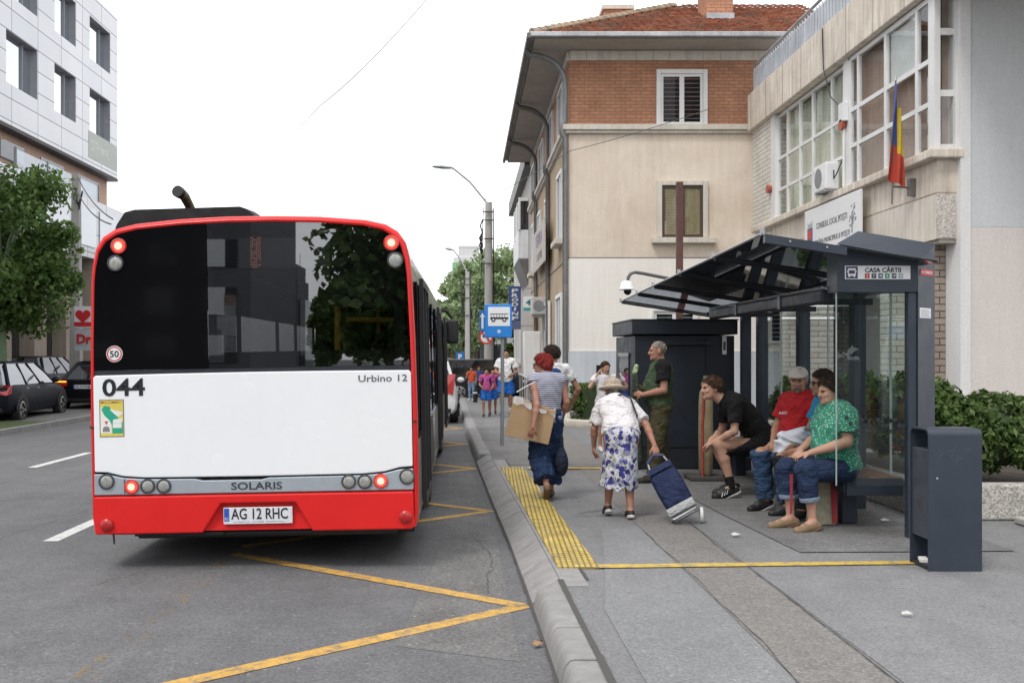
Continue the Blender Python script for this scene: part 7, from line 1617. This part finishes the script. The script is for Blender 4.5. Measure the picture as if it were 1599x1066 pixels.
# 6. young man leaning forward on the bench
p = Person('young man in black leaning forward on the bench, hands on his knees', 3.22, 11.15, -93, SK_F, 1.80,
    pel=(0, -.02, .56), waist=(0, .07, .73), chest=(0, .24, .89), neck=(0, .40, 1.0), head=(.0, .52, 1.11), look=(-.1, 1, -.05), tilt=(0, .1, 1), shR=(.19, .30, .95), shL=(-.19, .33, .96), elR=(.24, .34, .66), wrR=(.10, .50, .55), hdR=(.04, .56, .52), plR=(-.5, 0, -1), elL=(-.24, .36, .68), wrL=(-.10, .53, .56), hdL=(-.03, .58, .53), plL=(.5, 0, -1),
    hipR=(.10, .02, .52), hipL=(-.10, .02, .52), knR=(.13, .46, .54), knL=(-.13, .48, .54), anR=(.13, .27, .11), anL=(-.15, .36, .11), toR=(.14, .41, .035), toL=(-.17, .51, .035), curl=.8).body()
BT = cloth('tee_black', (.011, .011, .012)); p.shirt(BT, 1.15, .7, .018, loose=.02); p.pants(cloth('shorts_black', (.010, .010, .011)), .46, .02, 'shorts', wide=.02); p.hair(HBR, 'short', .006)
p.shoes(SHOE_B, SOLE, name='trainer')
for sd_ in 'RL':
    S = SDF(); a_ = p.J['an' + sd_]; S.cone(a_ - V3(0, 0, .02), a_ + (p.J['kn' + sd_] - a_) * .26, .046, .046, .01, 0, True); add_sdf('sock', S, .009, BT, p.o, p.xf)
    st3 = MB(); f2 = unit(p.J['to' + sd_] - a_)
    for k in range(3):
        c0 = a_ + f2 * (.055 + .03 * k) + V3(.0 , 0, -.008)
        for sx in (-1, 1): st3.tube([p.w(c0 + V3(sx * .034, 0, .015)), p.w(c0 + V3(sx * .044, .016, -.03))], .0065, 5)
    for k in range(4): c0 = a_ + f2 * (.05 + .025 * k) + V3(0, 0, .036 - .008 * k); st3.tube([p.w(c0 + V3(-.025, 0, 0)), p.w(c0 + V3(.025, 0, 0))], .006, 5)
    st3.build('shoe_stripes', SOLE, p.o)
# 7. man in red with cap
p = Person('man in red t-shirt and white cap sitting on the bench in jeans', 3.40, 10.22, -118, SK_T, 1.74,
    pel=(0, -.02, .56), waist=(0, .02, .75), chest=(0, .05, .95), neck=(0, .07, 1.11), head=(-.01, .12, 1.255), look=(-.55, .8, -.12), shR=(.205, .05, 1.05), shL=(-.205, .06, 1.06), elR=(.27, .12, .79), wrR=(.10, .34, .66), hdR=(.03, .41, .63), plR=(-.3, 0, -1), elL=(-.27, .14, .80), wrL=(-.09, .36, .66), hdL=(-.03, .43, .63), plL=(.3, 0, -1),
    hipR=(.10, .02, .53), hipL=(-.10, .02, .53), knR=(.13, .46, .55), knL=(-.15, .46, .55), anR=(.12, .42, .10), anL=(-.16, .43, .10), toR=(.13, .57, .035), toL=(-.18, .58, .035), girth=1.22, belly=1.0, curl=.7, hw=1.15).body()
p.shirt(cloth('tee_red', (.44, .02, .025)), 1.05, .68, .018, loose=.02); p.pants(cloth('jeans', (.035, .07, .135), .9, .25, 6), .98, .016, 'jeans', wide=.018, fold=.004); p.shoes(SHOE_B, SOLE); p.hair(HG, 'short', .004)
S = SDF(); HA = np.array([p.hr, p.hf, p.hu]); S.ell(p.H(0, -.012, .052), V3(.092, .108, .078), .02, 0, HA); S.ell(p.H(0, .10, .046), V3(.072, .075, .012), .02, 0, HA); S.clip(p.H(0, 0, .034), -p.hu); add_sdf('cap', S, .008, cloth('cap_white', (.56, .52, .46)), p.o, p.xf)
S = SDF(); S.ell(p.H(0, .062, -.080), V3(.050, .036, .036), .02, 0, HA); add_sdf('beard', S, .008, hairmat('stubble', (.16, .12, .10)), p.o, p.xf)
q = p.w(V3(.055, .128 + .052 + .04, .93)); text('ARD', .085, .026, (q.x - .10, q.y - .10, q.z), (1, 0, .0), (0, 0, 1), WHITE, p.o, off=.02, depth=.002)
# 8. man in blue with glasses, mostly hidden
p = Person('man in blue t-shirt and dark glasses sitting behind the woman in green', 3.46, 9.66, -95, SK_T, 1.72,
    pel=(0, -.02, .56), waist=(0, .02, .75), chest=(0, .04, .95), neck=(0, .05, 1.11), head=(.0, .10, 1.255), look=(.1, 1, -.05), shR=(.195, .03, 1.05), shL=(-.195, .04, 1.06), elR=(.24, .12, .80), wrR=(.10, .34, .66), elL=(-.24, .14, .80), wrL=(-.09, .38, .64),
    hipR=(.10, .02, .53), hipL=(-.10, .02, .53), knR=(.13, .44, .54), knL=(-.13, .44, .54), anR=(.13, .36, .10), anL=(-.14, .34, .10), toR=(.14, .50, .035), toL=(-.15, .48, .035), girth=1.1).body()
p.shirt(cloth('tee_blue', (.03, .22, .40)), 1.05, .6, .018, loose=.02); p.pants(cloth('trousers_dark', (.02, .022, .026)), .98, .016); p.shoes(SHOE_B); p.hair(HD, 'short', .012)
g_ = MB()
for sx in (-1, 1): g_.tube([p.w(p.H(sx * .034 + .026 * math.cos(t), .098, .002 + .018 * math.sin(t))) for t in [6.283 * i / 10 for i in range(11)]], .004, 5); g_.tube([p.w(p.H(sx * .060, .095, .008)), p.w(p.H(sx * .080, .0, .006))], .004, 5)
g_.build('glasses', BLACK, p.o)
S = SDF(); S.ell(p.H(0, .055, -.085), V3(.048, .038, .034), .02, 0, np.array([p.hr, p.hf, p.hu])); add_sdf('beard', S, .009, hairmat('grey_beard', (.20, .18, .16)), p.o, p.xf)
# 9. woman in green blouse
p = Person('woman in green dotted blouse and rolled jeans sitting at the near end of the bench', 3.33, 9.12, -103, SK_F, 1.66,
    pel=(0, .0, .575), waist=(0, .0, .76), chest=(0, .03, .95), neck=(0, .06, 1.10), head=(.0, .11, 1.245), look=(-.05, 1, -.12), shR=(.195, .03, 1.04), shL=(-.195, .04, 1.04), elR=(.26, .08, .80), wrR=(.11, .33, .70), hdR=(.03, .41, .67), plR=(-.4, 0, -1), elL=(-.27, .10, .80), wrL=(-.10, .35, .70), hdL=(-.03, .43, .67), plL=(.4, 0, -1),
    hipR=(.10, .02, .54), hipL=(-.10, .02, .54), knR=(.12, .46, .54), knL=(-.12, .42, .55), anR=(.10, .44, .085), anL=(-.14, .36, .085), toR=(.12, .59, .03), toL=(-.16, .50, .03), girth=1.13, belly=.8, bust=1.1, curl=.8, hw=1.25).body()
p.shirt(spots('green_dots', (.045, .25, .165), (.60, .68, .62), 50., .27), 1.25, .72, .020, 'blouse', loose=.04, fold=.007)
DN = cloth('denim_dark', (.022, .038, .085), .9, .25, 7); p.pants(DN, .80, .018, 'jeans', wide=.015, fold=.004); p.hair(HD, 'bob', .016)
for sd_ in 'RL':
    a_, k_ = p.J['an' + sd_], p.J['kn' + sd_]; e0_ = k_ + (a_ - k_) * .52; e1_ = k_ + (a_ - k_) * .61; S = SDF(); S.cone(e0_, e1_, .088, .086, .01, 0, True); S.clip(e0_, e0_ - e1_); add_sdf('cuff', S, .0095, cloth('denim_pale', (.20, .25, .32)), p.o, p.xf)
p.shoes(M('moccasin', (.24, .16, .09), .55), SHOE_BR, low=.012, name='moccasin')
# bags by the seated people
wb_ = thing('carrier_bag', 'crumpled white bag lying in the lap of the man in blue', 'bag', (3.1, 9.75, .8)); S = SDF(); S.ell((0, 0, 0), V3(.15, .13, .10), .03); S.ell((-.09, .02, -.06), V3(.10, .10, .09), .04); S.ell((.08, -.02, .05), V3(.08, .09, .06), .03)
S.fold = lambda g_: .014 * np.sin(g_[..., 0] * 38 + 4 * np.sin(g_[..., 2] * 23)) + .010 * np.sin(g_[..., 1] * 50 + g_[..., 2] * 40); add_sdf('bag', S, .010, M('bag_white', (.62, .64, .68), .6, var=.1), wb_, lambda v: v + np.array((3.15, 9.82, .86)))
sbg = thing('shopping_bag', 'beige and red shopping bag standing under the bench behind the jeans', 'bag', (3.2, 9.35, SW))
m_ = MB(); m_.add([(3.12, 9.20, SW + .01), (3.34, 9.24, SW + .01), (3.34, 9.44, SW + .01), (3.12, 9.40, SW + .01), (3.14, 9.27, .52), (3.36, 9.31, .52), (3.36, 9.36, .52), (3.14, 9.33, .52)], [(0, 1, 5, 4), (1, 2, 6, 5), (2, 3, 7, 6), (3, 0, 4, 7), (0, 3, 2, 1)]); m_.build('body', M('bag_beige', (.42, .38, .28), .7, var=.25, vs=14), sbg)
MB().add([(3.30, 9.228, SW + .02), (3.355, 9.24, SW + .02), (3.375, 9.30, .52), (3.31, 9.297, .52)], [(0, 1, 2, 3)]).build('side_panel', M('bag_red', (.40, .04, .05), .6), sbg)
rs = tag(MB().extr([P(1234, 740, 8.93), P(1238.5, 740, 8.93), P(1237, 800, 8.95), P(1234, 803, 8.95)], (0, .012, 0)).build('red_strap', M('strap_red', (.30, .03, .045), .7), None), 'red strap hanging between the knees of the woman in green', 'strap')
# wrapped patio umbrella leaning in its stand
um = thing('folded_umbrella', 'folded market umbrella in beige cover with a red strip before the kiosk', 'umbrella', P(1102, 750, 12.55).xy.to_3d() + Vector((0, 0, SW)))
x_, y_ = um.location.x, um.location.y
MB().lathe([(.04, SW + .04), (.085, SW + .10), (.092, .7), (.088, 1.1), (.075, 1.22), (.045, 1.27), (.06, 1.30), (.05, 1.34)], (x_, y_, 0), 'z', 14).build('cover', M('cover_beige', (.33, .26, .16), .85, var=.25, vs=5, streak=.25, bump=.2), um, smooth=True)
MB().tube([(x_, y_, 1.30), (x_, y_, 1.42)], .028, 10).build('tip', M('tip_grey', (.28, .26, .22), .6), um, smooth=True)
MB().tube([(x_ - .055, y_ - .075, .18), (x_ - .06, y_ - .078, .8), (x_ - .035, y_ - .082, 1.24)], .018, 6).build('red_strip', M('strip_red', (.38, .07, .05), .8, var=.3, vs=9), um)
MB().box(x_ - .22, x_ + .22, y_ - .16, y_ + .24, SW + .006, SW + .055).build('base', M('base_dark', (.07, .065, .06), .9), um, bevel=.01)
# far pedestrians
p = Person('smiling young man in white t-shirt and bright blue shorts walking towards the viewer', 1.0, 25.2, 186, SK_T, 1.66, vox=.013, elR=(.27, .02, 1.14), wrR=(.12, .22, 1.08), elL=(-.27, .0, 1.13), wrL=(-.16, .22, 1.06), knR=(.10, .12, .52), anR=(.10, .05, .14), toR=(.11, .18, .06), knL=(-.10, -.0, .5), anL=(-.1, -.12, .10), toL=(-.11, .02, .03)).body()
p.shirt(cloth('tee_white2', (.74, .74, .74)), 1.35, .6, .022, loose=.03); SB = cloth('shorts_blue', (.02, .13, .48)); p.pants(SB, .40, .025, 'shorts', wide=.03); p.shoes(SHOE_B, SOLE); p.hair(HB, 'short', .014)
p.tube('strap', [p.J['shL'] + V3(.04, .02, .07), p.J['chest'] + V3(-.14, .13, -.05), p.J['waist'] + V3(-.22, .1, -.05)], .02, BLACK); S = SDF(); S.ell(p.J['waist'] + V3(-.25, .12, -.12), V3(.07, .09, .15), .02); add_sdf('shoulder_bag', S, .016, BLACK, p.o, p.xf)
for sd_ in 'RL': S = SDF(); a_ = p.J['an' + sd_]; S.cone(a_, a_ + (p.J['kn' + sd_] - a_) * .35, .048, .05, .01, 0, True); add_sdf('sock', S, .013, cloth('sock_white', (.7, .7, .7)), p.o, p.xf)
def kid(label, X, Y, ang, top, H):
    q = Person(label, X, Y, ang, SK_T, H, vox=.014, head=(0, .03, 1.57), hw=.9, girth=.92, elR=(.25, .0, 1.12), wrR=(.14, .2, 1.02), elL=(-.25, 0, 1.12), wrL=(-.18, .18, .98), knR=(.1, .12, .52), anR=(.1, .08, .1), toR=(.1, .22, .03), knL=(-.1, .0, .5), anL=(-.1, -.15, .14), toL=(-.1, -.02, .04)).body()
    q.shirt(top, 1.1, .6, .022, loose=.02); q.pants(SB, .42, .02, 'shorts', wide=.02); q.shoes(SHOE_B, SOLE); q.hair(HB, 'short', .02)
    for s_ in (-1, 1): q.tube('strap', [q.J['chest'] + V3(s_ * .13, -.02, .17), q.J['chest'] + V3(s_ * .12, .13, .0), q.J['waist'] + V3(s_ * .15, .06, .0)], .022, cloth('pack_navy', (.02, .02, .06)))
    S = SDF(); S.ell(q.J['chest'] + V3(0, -.17, -.05), V3(.15, .09, .2), .02); add_sdf('backpack', S, .02, cloth('pack_navy2', (.02, .02, .06)), q.o, q.xf); return q
kid('child in pink t-shirt with purple backpack straps and blue shorts', .52, 25.4, 184, floral('pink_top', (.42, .08, .22), [((.20, .04, .30), .2, 9)], 6), 1.20)
kid('child in pink partly hidden between the first child and the young man in white', .70, 26.4, 180, cloth('pink2', (.38, .08, .22)), 1.18)
p = Person('girl in orange top and pale jeans standing by the dark car', .20, 34.2, 195, SK_T, 1.12, vox=.015, elR=(.26, .05, 1.14), wrR=(.14, .15, 1.4)).body()
p.shirt(cloth('top_orange', (.60, .10, .05)), 1.1, .5, .02); p.pants(cloth('jeans_pale', (.20, .28, .42)), 1.0, .012); p.shoes(SOLE); p.hair(HB, 'bob', .014)
p = Person('far pedestrian in dark blue standing behind the girl in orange', .46, 35.4, 170, SK_T, 1.12, vox=.016).body(); p.shirt(cloth('top_blue', (.03, .08, .2)), 1.1, .5, .02); p.pants(cloth('jeans_d', (.02, .03, .05)), 1.0, .012); p.shoes(SHOE_B); p.hair(HR, 'bob', .014)
